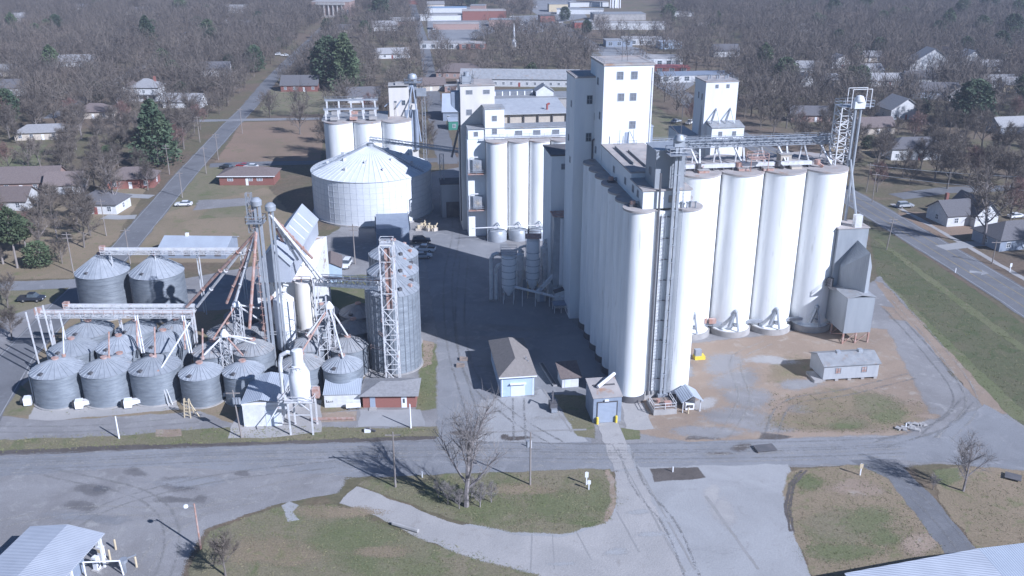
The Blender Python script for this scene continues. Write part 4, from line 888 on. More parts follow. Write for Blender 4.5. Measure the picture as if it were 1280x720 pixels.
for k, (v, z) in enumerate(((1.6, 3.4), (11, 4.6))):
    t = thing('deck_gallery', ('front' if k == 0 else 'rear') + ' open frame conveyor gallery on the old silo deck', 'gallery', (*LW(E0, .5, v), 19.45), R(6))
    MB().box(0, -.5, z - .5, 17, .5, z).build('trough', 'galvroof', t)
    for i in range(5): MB().beam((.6 + i * 3.9, -.3, 0), (.6 + i * 3.8, -.3, z - .5), .5, .3).build('post', 'whitesteel', t)
    MB().rail([(0, -.6, z), (17, -.6, z)], .9, .06).build('railing', 'greysteel', t)
    for i in range(3): MB().box(2 + i * 6, -1.8, 0, 4.4 + i * 6, -.8, .9).build('hatch', 'rusty' if i % 2 else 'conc', t)
t = thing('old_headhouse', 'plain cream headhouse with one dark window behind the old silos', 'tower', (XA(486.5, 296, 25), 295), R(6))
MB().box(0, 0, 0, 6.4, 6, 28.0).build('wall', 'beige', t); MB().box(-.1, -.1, 28.6, 6.5, 6.1, 28.8).build('roof', 'conc', t); MB().box(2.2, .5, 28.8, 5, 4, 29.4).build('roof_hatch', 'conc', t)
window(t, 'f', 4.6, 23.3, 1.0, 1.4, 0, 'glass'); window(t, 'f', 2.0, 23.6, .7, .5, 0, 'glass')
b = MB().ladder((2.0, -.2, 18), 5.5); b.box(6.6, .5, 0, 8.8, 5, 22.5); b.build('stair_annex', 'beige', t)
t = thing('rear_elevator', 'grey twin bucket leg with dome head and platforms behind the bins', 'elevator leg', (XA(517, 298.5, 20), 298.5))
b = MB().box(-1.3, -.4, 0, -.5, .4, 30.6); b.box(.4, -.4, 0, 1.2, .4, 30.6); b.build('casing', 'greysteel', t)
MB().lathe((0, 0, 30.5), [(1.5, 0), (1.5, .5), (1.2, 1.3), (.001, 1.7)], 16).build('head', 'galvroof', t, smooth=True)
MB().box(-2.5, -1.6, 29.2, 3, 1.6, 29.35).rail([(-2.5, -1.6, 29.3), (3, -1.6, 29.3), (3, 1.6, 29.3), (-2.5, 1.6, 29.3)], 1.1, .09, True).build('platform', 'greysteel', t)
MB().box(1.2, -1.2, 25.0, 4.2, 1.2, 27.2).build('side_box', 'galvroof', t)
for dx, dy, dz in ((-9, -3, 22), (-5, -4, 22), (-2, -8, 16), (3, -9, 12)): MB().tube((0, -.5, 29), (dx, dy, dz), .22, 7).build('spout', 'sidinggrey', t)
for dx in (-3.2, 3.2): MB().truss((dx, 1, 0), (dx, 1, 25), 1, 1, 12, .12).build('lattice', 'greysteel', t)
for dx in (-2.2, -.6, 1.0): MB().cyl((dx, -2.5, 0), .7, 8, 21, 12).build('cyclone', 'sidinggrey', t)
t = thing('bridge_conveyor', 'trussed walkway from the round bin peak across to the alley', 'conveyor', (WB[0], WB[1], 0))
q = (XA(607, 247, 16) - WB[0], -5)
MB().truss((0, 0, 20.6), (q[0], q[1], 17.4), 1.1, 1.1, 18, .12).build('truss', 'greysteel', t)
MB().beam((0, 0, 20.4), (q[0], q[1], 17.2), .8, .3).build('trough', 'galvroof', t)
for f in (.62, .8, 1): MB().truss((q[0] * f, q[1] * f, 0), (q[0] * f, q[1] * f, 17), 1.1, 1.1, 9, .12).build('support', 'greysteel', t)
# white elevator on the far right, behind the broad silos
X0 = (XA(881.5, 310, 25), 309)
t = thing('small_elevator', 'small white elevator tower with low annex behind the broad silos', 'elevator', X0, RZ)
MB().box(0, 0, 0, 11.2, 11, 27.6).build('wall', 'paintwall', t); MB().box(-.2, -.2, 27.6, 11.4, 11.2, 27.9).build('roof', 'roofdeck', t)
MB().box(1.2, -5.5, 0, 12.4, -.02, 13.4).build('annex', 'paintwall', t); MB().prism([(1, -5.8), (12.6, -5.8), (12.6, -.03), (1, -.03)], [13.4, 13.4, 14.6, 14.6], [13.6, 13.6, 14.8, 14.8]).build('annex_roof', 'oldroof', t)
for u in (3.8, 7.6): window(t, 'f', u, 26.2, .95, 1.1, 0)
for u in (4.2, 9): window(t, 'f', u, 11.4, 1.2, 1.4, -5.5)
for v in (3, 6.5): window(t, 'l', v, 22.4, .9, 2.0, 0, 'glass')
for u in (3.0, 8.0): MB().beam((u - 1.3, -3.2, 14.4), (u + 1.2, -.2, 19), .28).beam((u + 1.6, -3.2, 14.4), (u + 1.2, -.2, 19), .28).build('strut', 'greysteel', t)
MB().box(-5.5, 3, 0, -.03, 20, 9).build('side_annex', 'paintwall', t); MB().box(-5.7, 2.8, 9, -.03, 20.2, 9.2).build('side_roof', 'oldroof', t)
MB().tube((-.8, 2, 5), (1.0, 3, 28), .4, 8).build('duct', 'greysteel', t)
b = MB()
for u in range(6): b.cyl((2 + u * 1.5, 4 + (u % 2) * 2, 0), .3, 27.9, 29.1, 8)
b.rail([(.2, .2, 27.9), (11, .2, 27.9), (11, 10.8, 27.9)], .8, .06); b.build('roof_vents', 'greysteel', t)
t = thing('flat_warehouse', 'long flat grey roofed warehouse between headhouse and small elevator', 'warehouse', (XA(818, 275, 8), 273), RZ)
MB().box(0, 0, 0, 13, 9, 11.5).build('wall', 'conc', t); MB().box(-.3, -.3, 11.5, 13.3, 9.3, 11.8).build('roof', 'oldroof', t); MB().box(2, -.06, 0, 6, 0, 5).build('door', 'doorgrey', t)
# ------------------------------------------------------------------ the galvanised bins
BINM = {}
def grain_bin(x, y, r, he, hp, label, old=False, group='small galvanised grain bins', ladder=None, vents=False, name='grain_bin'):
    t = thing(name, label, 'grain bin', (x, y), 0, group)
    k = (r, he, hp, old)
    if k not in BINM:
        prof = [(r, .15)]
        nr = max(3, round(he / .82))
        for i in range(1, nr): z = .15 + (he - .15) * i / nr; prof += [(r, z - .02), (r + .035, z), (r, z + .02)]
        prof.append((r, he))
        rf = MB().lathe((0, 0, 0), [(r + .16, he - .12), (.55, hp)], 36)
        for i in range(26):
            a = i * math.tau / 26; rf.beam(((r + .14) * math.cos(a), (r + .14) * math.sin(a), he - .06), (.56 * math.cos(a), .56 * math.sin(a), hp + .03), .07, .09)
        rf.lathe((0, 0, 0), [(r * .56, he + (hp - he) * .46), (r * .56, he + (hp - he) * .46 + .09), (r * .52, he + (hp - he) * .5)], 30)
        cap = MB().cyl((0, 0, 0), .6, hp - .12, hp + .28, 16)
        BINM[k] = (MB().lathe((0, 0, 0), prof, 44).mesh('wall', M['galv'], True), rf.mesh('roof', M['oldroof' if old else 'galvroof']), cap.mesh('roof_cap', M['rusty']), MB().cyl((0, 0, 0), r + .35, 0, .16, 36).mesh('foundation', M['concwarm' if 0 else 'conc']))
    for mm in BINM[k]: put(mm.name.split('.')[0], mm, t)
    a = R(250); rr = r * .82; z = he + (hp - he) * (1 - rr / r)
    MB().box(-.3, -.3, 0, .3, .3, .35).build('hatch', 'darksteel', t, (rr * math.cos(a), rr * math.sin(a), z - .05), rz=a)
    if ladder is not None:
        a = R(ladder); MB().ladder(((r + .25) * math.cos(a), (r + .25) * math.sin(a), .2), he - .2, (-math.sin(a), math.cos(a))).build('ladder', 'whitesteel', t)
    return t
def at_eave(pxc, hw, py, z):          # centre and radius of a round bin from its eave
    y0 = G(pxc, py, z)[1]; zc = y0 * math.cos(P) - (z - H) * math.sin(P); r = hw / F * (zc + hw / F * zc * .93)
    return XA(pxc, y0 + r, z), y0 + r, r
HE, HP = 5.8, 7.5
front = [(71, 30.5, 474), (132, 30, 472.5), (193, 30.5, 470), (250.5, 25.5, 475.5), (304, 25, 473)]
for i, (a, hw, py) in enumerate(front):
    x, y, r = at_eave(a, hw, py, HE - (.5 if i > 2 else 0))
    grain_bin(x, y, round(r, 1), HE - (.5 if i > 2 else 0), HP - (.7 if i > 2 else 0), f'squat galvanised grain bin in the sunlit front row, {ORD[i]} from the left', ladder=200 if i == 0 else None)
for i, (a, hw, py) in enumerate([(91, 28.5, 447), (150, 28.5, 443), (206, 28, 440)]):
    x, y, r = at_eave(a, hw, py, HE); grain_bin(x, y, 4.1, HE, HP + (.6 if i == 2 else 0), f'galvanised grain bin in the middle row of the left block, {ORD[i]} from the left')
for i, (a, hw, py) in enumerate([(112, 28, 423), (170, 24, 420), (221, 22, 418)]):
    x, y, r = at_eave(a, hw, py, HE); grain_bin(x, y, round(r, 1), HE, HP - .1, f'galvanised grain bin under the conveyors in the back row, {ORD[i]} from the left')
x, y, r = at_eave(133, 12, 446, 5.0); grain_bin(-68.9, 146.0, 1.9, 5.2, 6.1, 'smallest galvanised bin squeezed between the front and middle rows at the left')
for i, (a, hw, py) in enumerate([(128, 33, 349), (196, 33, 350)]):
    x, y, r = at_eave(a, hw, py, 9.4); grain_bin(x, y, 5.3, 9.4, 12.9, f'tall galvanised bin on the {"left" if i == 0 else "right"} of the pair behind the conveyors', ladder=190)
RB = [(-46.6, 150.2, 3.6, 'weathered bin beside the foot of the twin leg, left of it'), (-53.6, 149.6, 3.6, 'weathered bin behind the fourth front row bin'), (-53.4, 157.6, 3.6, 'weathered bin two rows behind the fourth front row bin'),
      (-46.8, 158, 3.6, 'weathered bin behind the twin leg below the spouts'), (-52.6, 165.4, 3.5, 'hindmost weathered bin on the left below the distributor'), (-45.2, 166, 3.5, 'hindmost weathered bin in front of the white elevator house'),
      (-36.6, 144.2, 3.6, 'weathered bin directly behind the white hopper tank'), (-36.9, 152.0, 3.5, 'weathered bin second behind the white hopper tank'), (-37.2, 159.6, 3.5, 'weathered bin third behind the white hopper tank'), (-37.6, 167, 3.4, 'weathered bin farthest behind the white hopper tank'),
      (-29.7, 151.6, 3.5, 'shaded bin left of the tall bins, nearest to the camera'), (-30.0, 159.4, 3.6, 'shaded bin left of the tall bins, second from the front'), (-30.3, 167.2, 3.7, 'shaded bin left of the tall bins, farthest from the camera')]
for x, y, r, lab in RB: grain_bin(x, y, r, 5.3, 6.8, lab, old=True, group='weathered bins under the spouts')
x, y, r = at_eave(428, 24, 466, 5.3); grain_bin(x, y, 3.4, 5.3, 6.9, 'bright galvanised bin behind the white lean-to with a rusty spout on top')
# three tall bins in a row
for i in range(3):
    y = 154.5 + i * 9.4; x = -21.6 - i * 1.0
    t = grain_bin(x, y, 4.75, 15.3, 17.9, f'tall ribbed galvanised bin right of the small bins, {ORD[i]} from the front', group='tall ribbed bins', name='tall_grain_bin', ladder=180)
    b = MB()
    for k in range(30):
        a = k * math.tau / 30; b.beam((4.8 * math.cos(a), 4.8 * math.sin(a), .3), (4.8 * math.cos(a), 4.8 * math.sin(a), 15.2), .1)
    b.build('stiffener', 'greysteel', t)
    for k in range(4):
        a = R(300 + k * 40); MB().box(-.3, -.3, 0, .3, .3, .5).build('roof_vent', 'rusty' if k % 2 else 'darksteel', t, (3.6 * math.cos(a), 3.6 * math.sin(a), 15.9), rz=a)
# tower of the side leg in front of them
t = thing('lattice_leg_tower', 'white rusty lattice tower carrying a bucket leg before the tall bins', 'lattice tower', (-21.2, 147.2))
MB().truss((0, 0, 0), (0, 0, 26.0), 2.3, 2.0, 9, .18).build('lattice', 'whitesteel', t)
MB().box(-.45, -.3, 14, .45, .3, 25.2).build('casing', 'rusty', t); MB().box(-1.1, -1, 26, 1.1, 1, 26.2).rail([(-1.1, -1, 26.1), (1.1, -1, 26.1), (1.1, 1, 26.1), (-1.1, 1, 26.1)], .9, .08, True).build('head', 'whitesteel', t)
MB().tube((.3, .2, 25), (-.4, 8, 17.9), .22, 7).tube((0, .2, 25), (-1.5, 17, 17.9), .22, 7).tube((-.3, .2, 24), (-3.2, 6, 16.5), .2, 7).build('spout', 'greysteel', t)
b = MB()
for k in range(4): b.rail([(-4.2, 3 + k * 2.3, 5 + k * 2.6), (-1.4, 1.2, 5 + k * 2.6)], .9, .07)
b.build('landing', 'rusty', t)
t = thing('bridge_conveyor', 'white railed bridge with a rusty trough from elevator house to leg tower', 'conveyor', (-37.2, 158.5))
p0, p1 = (1.0, .5, 14.8), (14.6, -10, 18.2)
MB().truss(p0, p1, 1.5, 1.3, 12, .2).build('truss', 'whitesteel', t)
MB().beam((p0[0] - .05, p0[1] - .85, p0[2] - .35), (p1[0] - .05, p1[1] - .85, p1[2] - .35), .12, .6).build('side_beam', 'white', t)
MB().beam((p0[0], p0[1], p0[2] + .75), (p1[0], p1[1], p1[2] + .75), .6, .3).build('trough', 'rusty', t)
MB().rail([(p0[0], p0[1] - .7, p0[2] + .6), (p1[0], p1[1] - .7, p1[2] + .6)], 1.0, .12).build('railing', 'whitesteel', t)

# ------------------------------------------------------------------ the old elevator house, legs and spouts
t = thing('elevator_house', 'peeling white elevator house with steep grey metal gabled top', 'elevator house', (-46.5, 157.5), R(1))
MB().prism([(1.4, 1.5), (8.6, 3), (8.6, 23), (1.4, 23)], 0, [16.4, 13.0, 16.3, 16.4]).build('wall', 'peel', t)
MB().gwalls(1.0, -3.5, 6.8, 24, 16.4, 19.8, 22.9, 'y').build('tower', 'metalroofy', t)
MB().gable(1.0, -3.5, 6.8, 24, 19.8, 22.9, 'y', .25).build('roof', 'metalroofy', t)
for v in (10, 14, 18): MB().beam((4.2, v, 22.85), (6.9, v, 20.0), .3, .1).build('roof_batten', 'white', t)
MB().box(-.8, 1, 10.5, 2.3, 4.4, 14.8).build('dormer', 'peel', t); MB().box(-.95, .85, 14.8, 1, 4.55, 15.0).build('dormer_roof', 'galvroof', t)
MB().cyl((4.7, -2, 0), 1.9, 3, 12.5, 18).lathe((4.7, -2, 12.5), [(1.9, 0), (.4, 1.4)], 18).build('tank', 'white', t, smooth=True)
MB().cyl((7.9, 1.2, 0), 1.6, 5, 14.8, 18).build('rusty_tank', 'creamrust', t, smooth=True)
MB().path([(2.3, -.8, 12.6), (1.6, -1.6, 9), (.5, -1.8, 6.5)], .45, 8).build('rusty_pipe', 'rusty', t)
MB().ladder((5.5, -3.3, 2), 13, cage=True).rail([(1.5, -4.2, 6), (5.6, -4.2, 6), (5.6, -1, 6)], 1, .07).build('ladder', 'whitesteel', t)
MB().rail([(6, .2, 15), (9.6, 0, 15)], 1.1, .1).build('railing', 'rusty', t)
t = thing('side_lean_to', 'small pale blue lean-to with dark roof behind the elevator house', 'shed', (XA(401, 196, 3), 196), R(10))
MB().gwalls(0, 0, 4.6, 8, 0, 3.6, 4.8, 'y').build('wall', 'sidingblue', t); MB().gable(0, 0, 4.6, 8, 3.6, 4.8, 'y').build('roof', 'shinglebrown', t)

LEGB = (-43.7, 152.0)
t = thing('twin_elevator', 'tall twin bucket elevator with spouts fanning out over the small bins', 'elevator leg', LEGB)
MB().box(-.6, -.3, 0, -.22, .3, 31.8).box(.12, -.3, 0, .5, .3, 31.8).build('casing', 'galvroof', t)
MB().box(1.5, .7, 0, 1.8, 1.2, 30.6).box(2.1, .7, 0, 2.4, 1.2, 30.6).build('casing', 'galvroof', t)
MB().lathe((-.1, 0, 31.4), [(.9, 0), (.95, .8), (.5, 1.3), (.001, 1.4)], 14).build('head', 'galvroof', t, smooth=True)
MB().lathe((1.95, 1, 30.2), [(.9, 0), (.95, .8), (.5, 1.3), (.001, 1.4)], 14).build('head', 'galvroof', t, smooth=True)
MB().box(-2, -1.1, 28.3, 1, 1.2, 28.42).rail([(-2, -1.1, 28.4), (1, -1.1, 28.4), (1, 1.2, 28.4), (-2, 1.2, 28.4)], 1.1, .09, True).truss((-1.4, .2, 26.5), (-1.4, .2, 33.5), .9, .9, 5, .1).build('platform', 'greysteel', t)
MB().ladder((-1.0, 0, 0), 31, (0, 1), cage=True).build('ladder', 'rusty', t)
def spout(p, q, m, r=.27):
    p = Vector(p) - Vector((*LEGB, 0)); q = Vector(q) - Vector((*LEGB, 0)); b = MB().tube(p, q, r, 7); d = q - p
    for f in (.25, .5, .75): b.tube(p + d * (f - .004), p + d * (f + .004), r * 1.5, 7)
    b.build('spout', m, t)
S1, S2 = (LEGB[0] - .6, LEGB[1] - .3, 26.6), (LEGB[0] + 1.9, LEGB[1] + .8, 29.4)
for q, m in (((-60.3, 157.2, 10.3), 'rusty'), ((-58.6, 158.0, 10.0), 'whitesteel'), ((-51.5, 153.5, 12.6), 'rusty'), ((-49.4, 152.2, 13.6), 'whitesteel'), ((-50.6, 154, 11.8), 'rusty'), ((-46.2, 148, 10), 'rusty')): spout(S1, q, m)
for q, m in (((-35.5, 157.5, 15.6), 'whitesteel'), ((-33.5, 156.5, 14.6), 'whitesteel'), ((-37.8, 164, 17.5), 'rusty'), ((-38.6, 156, 20), 'whitesteel'), ((-42, 160, 22), 'rusty')): spout(S2, q, m)
def distributor(x, y, h, label, targets, tw=1.4):
    t = thing('distributor_tower', label, 'spout tower', (x, y))
    MB().truss((0, 0, 0), (0, 0, h - 1.2), tw, tw, max(3, int(h / 2)), .12).build('lattice', 'whitesteel' if h > 10 else 'rusty', t)
    MB().lathe((0, 0, h - 1.2), [(.75, 0), (.75, .35), (.2, 1.2), (.001, 1.25)], 10).build('hopper', 'white', t)
    for i, q in enumerate(targets):
        MB().tube((0, 0, h - 1), (q[0] - x, q[1] - y, q[2]), .17, 7).build('spout', 'rusty' if i % 2 else 'whitesteel', t)
distributor(-49.6, 152.8, 13.6, 'white distributor with spouts between the middle bins, left of twin leg', [(-46.8, 158, 7), (-53.4, 157.6, 7), (-45.2, 163, 7), (-53.6, 149.6, 7)])
distributor(-50.2, 146.4, 10.6, 'low rusty distributor with spouts behind the fifth front bin', [(-53.2, 143.6, 7), (-46.4, 143.4, 7), (-46.6, 150.2, 7), (-53, 149.4, 7), (-44.6, 145.5, 8.2)])
distributor(-32.4, 150.4, 14.2, 'white distributor tower with spouts left of the tall bins', [(-29, 142.4, 7), (-36.6, 144.2, 7), (-29.7, 151.6, 7), (-36.9, 152, 7), (-36, 147, 9)])
t = thing('lattice_mast', 'tall white four legged mast behind the white hopper tank', 'mast', (-33.6, 149.2))
b = MB()
for u, v, h in ((-.9, 0, 18), (.9, .4, 15.5), (-.7, 1.6, 17), (.9, 1.8, 13)): MB().beam((u, v, 0), (u, v, h), .22).build('post', 'whitesteel', t)
b = MB()
for k in range(6): b.beam((-.9, 0, 1 + k * 2.3), (.9, .4, 2.8 + k * 2.3), .1); b.beam((-.9, 0, 3 + k * 2.3), (.9, .4, 3 + k * 2.3), .1)
b.build('brace', 'whitesteel', t)

# conveyors over the bins
def over_conveyor(x0, x1, y, z, label, legs, m='whitesteel', rust=False):
    t = thing('overhead_conveyor', label, 'conveyor', ((x0 + x1) / 2, y)); L = (x1 - x0) / 2
    MB().box(-L, -.28, z, L, .28, z + .5).build('trough', m, t)
    MB().truss((-L, -.95, z - .25), (L, -.95, z - .25), .8, .5, int(L), .08).build('catwalk', 'whitesteel', t)
    MB().rail([(-L, -1.35, z), (L, -1.35, z)], 1.0, .06).build('railing', 'rusty' if rust else 'whitesteel', t)
    MB().box(-L - .6, -.5, z - .3, -L + .4, .5, z + .9).build('drive', 'rusty', t)
    for u in legs:
        MB().beam((u - L, .3, 0), (u - L, .3, z), .2).beam((u - L + .9, -.9, 0), (u - L + .9, -.9, z), .18).beam((u - L, .3, z * .5), (u - L + .9, -.9, z * .85), .1).build('leg', 'whitesteel', t)
    return t
over_conveyor(-87.5, -58.6, 156.6, 9.4, 'white overhead conveyor with catwalk over the back row of small bins', (1.5, 14.5, 28), rust=True)
over_conveyor(-83.2, -58.9, 158.8, 9.7, 'second parallel overhead conveyor, set behind the longer one', (2.0, 12, 23))
over_conveyor(-84.0, -54.5, 178.6, 14.0, 'high overhead conveyor passing the peaks of the tall bin pair', (1.0, 10, 19, 28))
# slim pipes dropping from the front conveyor to the front bins
for i, (x, y, z0, z1) in enumerate(((-76.9, 143.5, 7.5, 12.6), (-68.8, 142.6, 7.4, 12), (-61, 142.8, 7.4, 12.8), (-53.3, 143.9, 6.8, 12))):
    t = thing('drop_pipe', f'rusty drop pipe standing on the front row roof peak, {ORD[i]} from the left', 'pipe', (x, y - .9, z0 - .2), 0, 'drop pipes on the front bins')
    MB().tube((0, 0, 0), (.3, 1, z1 - z0), .15, 8).build('pipe', 'rusty' if i else 'whitesteel', t); MB().cyl((0, 0, 0), .34, -.1, .35, 10).build('collar', 'rusty', t)
for i, (x, y, h) in enumerate(((-84.6, 148.4, 13), (-83.3, 149.4, 13.5), (-82.6, 150.6, 13.4), (-79.7, 150.2, 12))):
    t = thing('support_post', f'slim white steel post at the left end of the bins, {ORD[i]} from the left', 'post', (x, y), 0, 'white posts left of the bins')
    MB().beam((0, 0, 0), (-.6, 0, h), .2).build('post', 'whitesteel', t); MB().box(-.3, -.3, 0, .3, .3, .3).build('foot', 'conc', t)
for i, (a, hw, py) in enumerate([(150, 0, 0), (206, 0, 0)]):
    t = thing('spout_frame', ('left' if i == 0 else 'right') + ' pair of leaning white and rusty pipes between front and middle rows', 'pipe', ((-66.2, -57.8)[i], 146.6), 0)
    MB().tube((-.8, 4, 10.4), (.3, 0, 6.6), .15, 7).build('pipe', 'rusty', t); MB().tube((-1.4, 5, 11), (.9, .2, 5.8), .13, 7).build('pipe', 'whitesteel', t); MB().tube((-1.0, 5, 11), (1.3, .3, 5.8), .13, 7).build('pipe', 'whitesteel', t)
t = thing('load_out_spout', 'white load-out spout on a tripod with rusty gear before the third bin', 'spout', G(209, 507))
MB().tube((-1.2, 1.2, 5.6), (3.2, 7, 12.4), .16, 8).build('pipe', 'whitesteel', t); MB().beam((-1, 1, 5.6), (.3, 0, 0), .14).beam((-1, 1, 5.6), (-1.8, .6, 2.6), .14).beam((-.9, 1.2, 5.6), (.8, .3, 0), .14).build('leg', 'whitesteel', t)
MB().ball((-1.1, 1.1, 5.8), .45, 8, 6).box(-1.6, .8, 5.2, -.7, 1.3, 5.7).build('gearbox', 'rusty', t)
for i, (px, py, s) in enumerate(((36, 506, 1.0), (100, 510, 1.15), (161, 509, 1.15), (271, 500, 1.0))):
    t = thing('aeration_fan', f'white aeration fan with duct at the foot of the front bins, {ORD[i]} from the left', 'fan', G(px, py), R(15), 'aeration fans')
    MB().box(-.6, -.7, .2, .6, .7, 1.5).build('housing', 'white', t); MB().cyl((0, 0, 0), .55, 0, .25, 12).build('foot', 'darksteel', t)
    b = MB().lathe((0, 0, 0), [(.001, 0), (.6, 0), (.6, .45), (.001, .45)], 14); o = b.build('inlet', 'black', t, (-.6, 0, .9)); o.rotation_euler = (0, R(-90), 0)
    if i: MB().prism([(.6, -.35), (2.6, .3), (2.5, 1.1), (.5, .55)], .5, [1.4, .95, .95, 1.4]).build('duct', 'whitesteel', t)
t = thing('folding_ladder_frame', 'cream wooden step frame standing before the fourth front bin', 'frame', G(236, 521), R(-10))
b = MB()
for u in (-.55, .55): b.beam((u, -.4, 0), (u * .7, -.1, 3.4), .14); b.beam((u, .9, 0), (u * .7, .1, 3.4), .14)
for k in range(5): b.beam((-.5, -.35 + k * .06, .5 + k * .6), (.5, -.35 + k * .06, .5 + k * .6), .12)
b.beam((.6, 0, 2.6), (2.3, -.4, .2), .13); b.build('frame', 'cream', t)

# ------------------------------------------------------------------ small buildings along the street
t = thing('white_workshop', 'white metal workshop with low grey roof behind the dark pole', 'workshop', (-43.6, 131.2), R(4))
MB().box(0, 0, 0, 6.1, 9.6, 4.3).build('wall', 'siding', t); MB().gable(0, 0, 6.1, 9.6, 4.3, 4.9, 'y', .15).build('roof', 'metalroof', t)
MB().box(3.6, -.06, 0, 5.4, 0, 2.9).build('door', 'door', t)
MB().box(-.12, -.02, 3.95, 6.2, -.0, 4.25).build('fascia', 'white', t)
t = thing('hopper_tank', 'white steel hopper tank with cyclone top on a four legged stand', 'tank', (XA(375.5, 130.6, 8), 130.4))
MB().lathe((0, 0, 0), [(.4, 4.3), (1.65, 6.0), (1.65, 10.2), (1.05, 11.4), (1.05, 11.6), (.85, 11.7), (.85, 14.2), (.001, 14.4)], 22).build('tank', 'white', t, smooth=True)
b = MB()
for u, v in ((-1.8, -1.7), (1.8, -1.7), (1.8, 1.7), (-1.8, 1.7)): b.beam((u, v, 0), (u, v, 5.9), .24)
b.build('leg', 'whitesteel', t)
MB().box(-2.4, -1.9, 5.8, 2.4, 1.9, 5.95).rail([(-2.4, -1.9, 5.9), (2.4, -1.9, 5.9), (2.4, 1.9, 5.9), (-2.4, 1.9, 5.9)], 1, .08, True).build('platform', 'whitesteel', t)
b = MB()
for u in (-1.8, 1.8): b.beam((u, -1.7, 4.2), (0, -1.7, 5.8), .12); b.beam((u, 1.7, 4.2), (0, 1.7, 5.8), .12)
b.beam((-1.8, -1.7, 3.6), (1.8, -1.7, 3.6), .12); b.build('brace', 'whitesteel', t)
MB().path([(.2, 0, 13.4), (-1.6, .1, 13.8), (-2.6, .2, 13.2), (-2.9, .2, 11.8), (-2.9, .2, 6.2), (-3.1, .1, 4.6)], .33, 9).build('duct', 'whitesteel', t, smooth=True)
MB().box(-3.6, -.9, 4.2, -2.3, .7, 6.4).beam((-3.4, -.6, 5), (-5.2, -2, 2.2), .16).build('blower', 'whitesteel', t)
MB().box(1.9, -.6, 6, 3.0, .4, 7.6).build('filter', 'rusty', t)
b = MB()
for k in range(5): b.beam((-1.2 + k * .6, -1.2, 10.7), (-1.2 + k * .6, -1.2, 11.6), .05)
b.beam((-1.2, -1.2, 11.6), (1.2, -1.2, 11.6), .06); b.build('top_rail', 'whitesteel', t)
t = thing('pipe_guard_rail', 'rusty steel pipe frame on the ground beside the hopper stand', 'frame', G(415, 526)); MB().rail([(-3.6, 0, 0), (3.6, .2, 0)], .5, .12).build('frame', 'rusty', t)
t = thing('white_lean_to', 'white shed with a small dark painted mark and sloping grey roof', 'shed', (-31.7, 137.6), R(3))
MB().prism([(0, 0), (6, 0), (6, 3.6), (0, 3.6)], 0, [2.5, 2.5, 3.4, 3.4]).build('wall', 'siding', t)
MB().prism([(-.15, -.2), (6.15, -.2), (6.15, 3.7), (-.15, 3.7)], [2.46, 2.46, 3.44, 3.44], [2.58, 2.58, 3.56, 3.56]).build('roof', 'metalroof', t)
b = MB()
for a in ((.25, .95, .42, 1.42), (.42, .95, .9, 1.08), (.62, 1.08, .78, 1.24), (.95, 1.0, 1.1, 1.2), (1.12, .98, 1.22, 1.12), (1.26, 1.0, 1.4, 1.3)): b.box(a[0], -.012, a[1], a[2], 0, a[3])
b.build('wall_mark', 'darkroof', t)
t = thing('storage_tank', 'white horizontal tank lying against the white shed wall', 'tank', G(442, 511), R(8)); o = MB().cyl((0, 0, 0), .45, -1.2, 1.2, 14).build('tank', 'white', t, (0, 0, .6), smooth=True); o.rotation_euler = (0, R(90), 0)
MB().box(-.9, -.4, 0, -.6, .4, .4).box(.6, -.4, 0, .9, .4, .4).build('cradle', 'darksteel', t)
t = thing('brick_office', 'small red brick office with grey hip roof and white doors', 'office', (-25.2, 137.6), R(1))
MB().box(0, 0, 0, 8.9, 5.6, 2.35).build('wall', 'brick', t); MB().hip(0, 0, 8.9, 5.6, 2.35, 3.6, .55).build('roof', 'shinglepale', t)
MB().box(1.2, -.06, 0, 2.1, 0, 2.05).build('door', 'doorgrey', t); MB().box(6.5, -.06, 0, 7.4, 0, 2.1).build('door', 'white', t); MB().box(6.75, -.09, .9, 7.1, -.061, 1.7).build('door_pane', 'glass', t); MB().box(1.1, -1.2, 0, 2.3, -.07, .16).build('step', 'conc', t)
t = thing('scale_house', 'pale blue scale house with taupe hip roof and garage door', 'garage', (-1.9, 141.4), RZ)
MB().box(0, 0, 0, 5.8, 14.6, 3.9).build('wall', 'sidingblue', t); MB().hip(0, 0, 5.8, 14.6, 3.85, 5.9, .45).build('roof', 'shingletan', t)
MB().box(1.7, -.05, 0, 4.2, 0, 2.35).build('garage_door', 'door', t); MB().box(1.55, -.5, 2.4, 4.35, -.02, 2.55).build('awning', 'white', t)
MB().box(-.4, -.5, 3.75, 6.2, -.44, 3.95).build('gutter', 'white', t); MB().cyl((5.0, 4.5, 0), .15, 4.3, 5.2, 8).cyl((5.3, 4.0, 0), .12, 4.2, 4.8, 8).build('roof_vent', 'chrome', t)
for u in (.15, 5.5): MB().box(u, -.06, 0, u + .14, -.005, 3.7).build('downpipe', 'white', t)
t = thing('pump_hut', 'tiny white hut with brown shingled roof in the shaded yard', 'hut', G(702.5, 485), R(10))
MB().prism([(0, 0), (3, 0), (3, 3.6), (0, 3.6)], 0, [2.0, 2.0, 3.0, 3.0]).build('wall', 'siding', t); MB().prism([(-.4, -.4), (3.5, -.4), (3.5, 4), (-.4, 4)], [1.95, 1.95, 3.1, 3.1], [2.1, 2.1, 3.25, 3.25]).build('roof', 'shinglebrown', t); MB().box(.5, -.05, .1, 1.5, 0, 1.6).build('door', 'door', t)
t = thing('dump_house', 'grey dump house with roll-up door and flat brown gravel roof', 'dump house', G(741, 529), RZ)
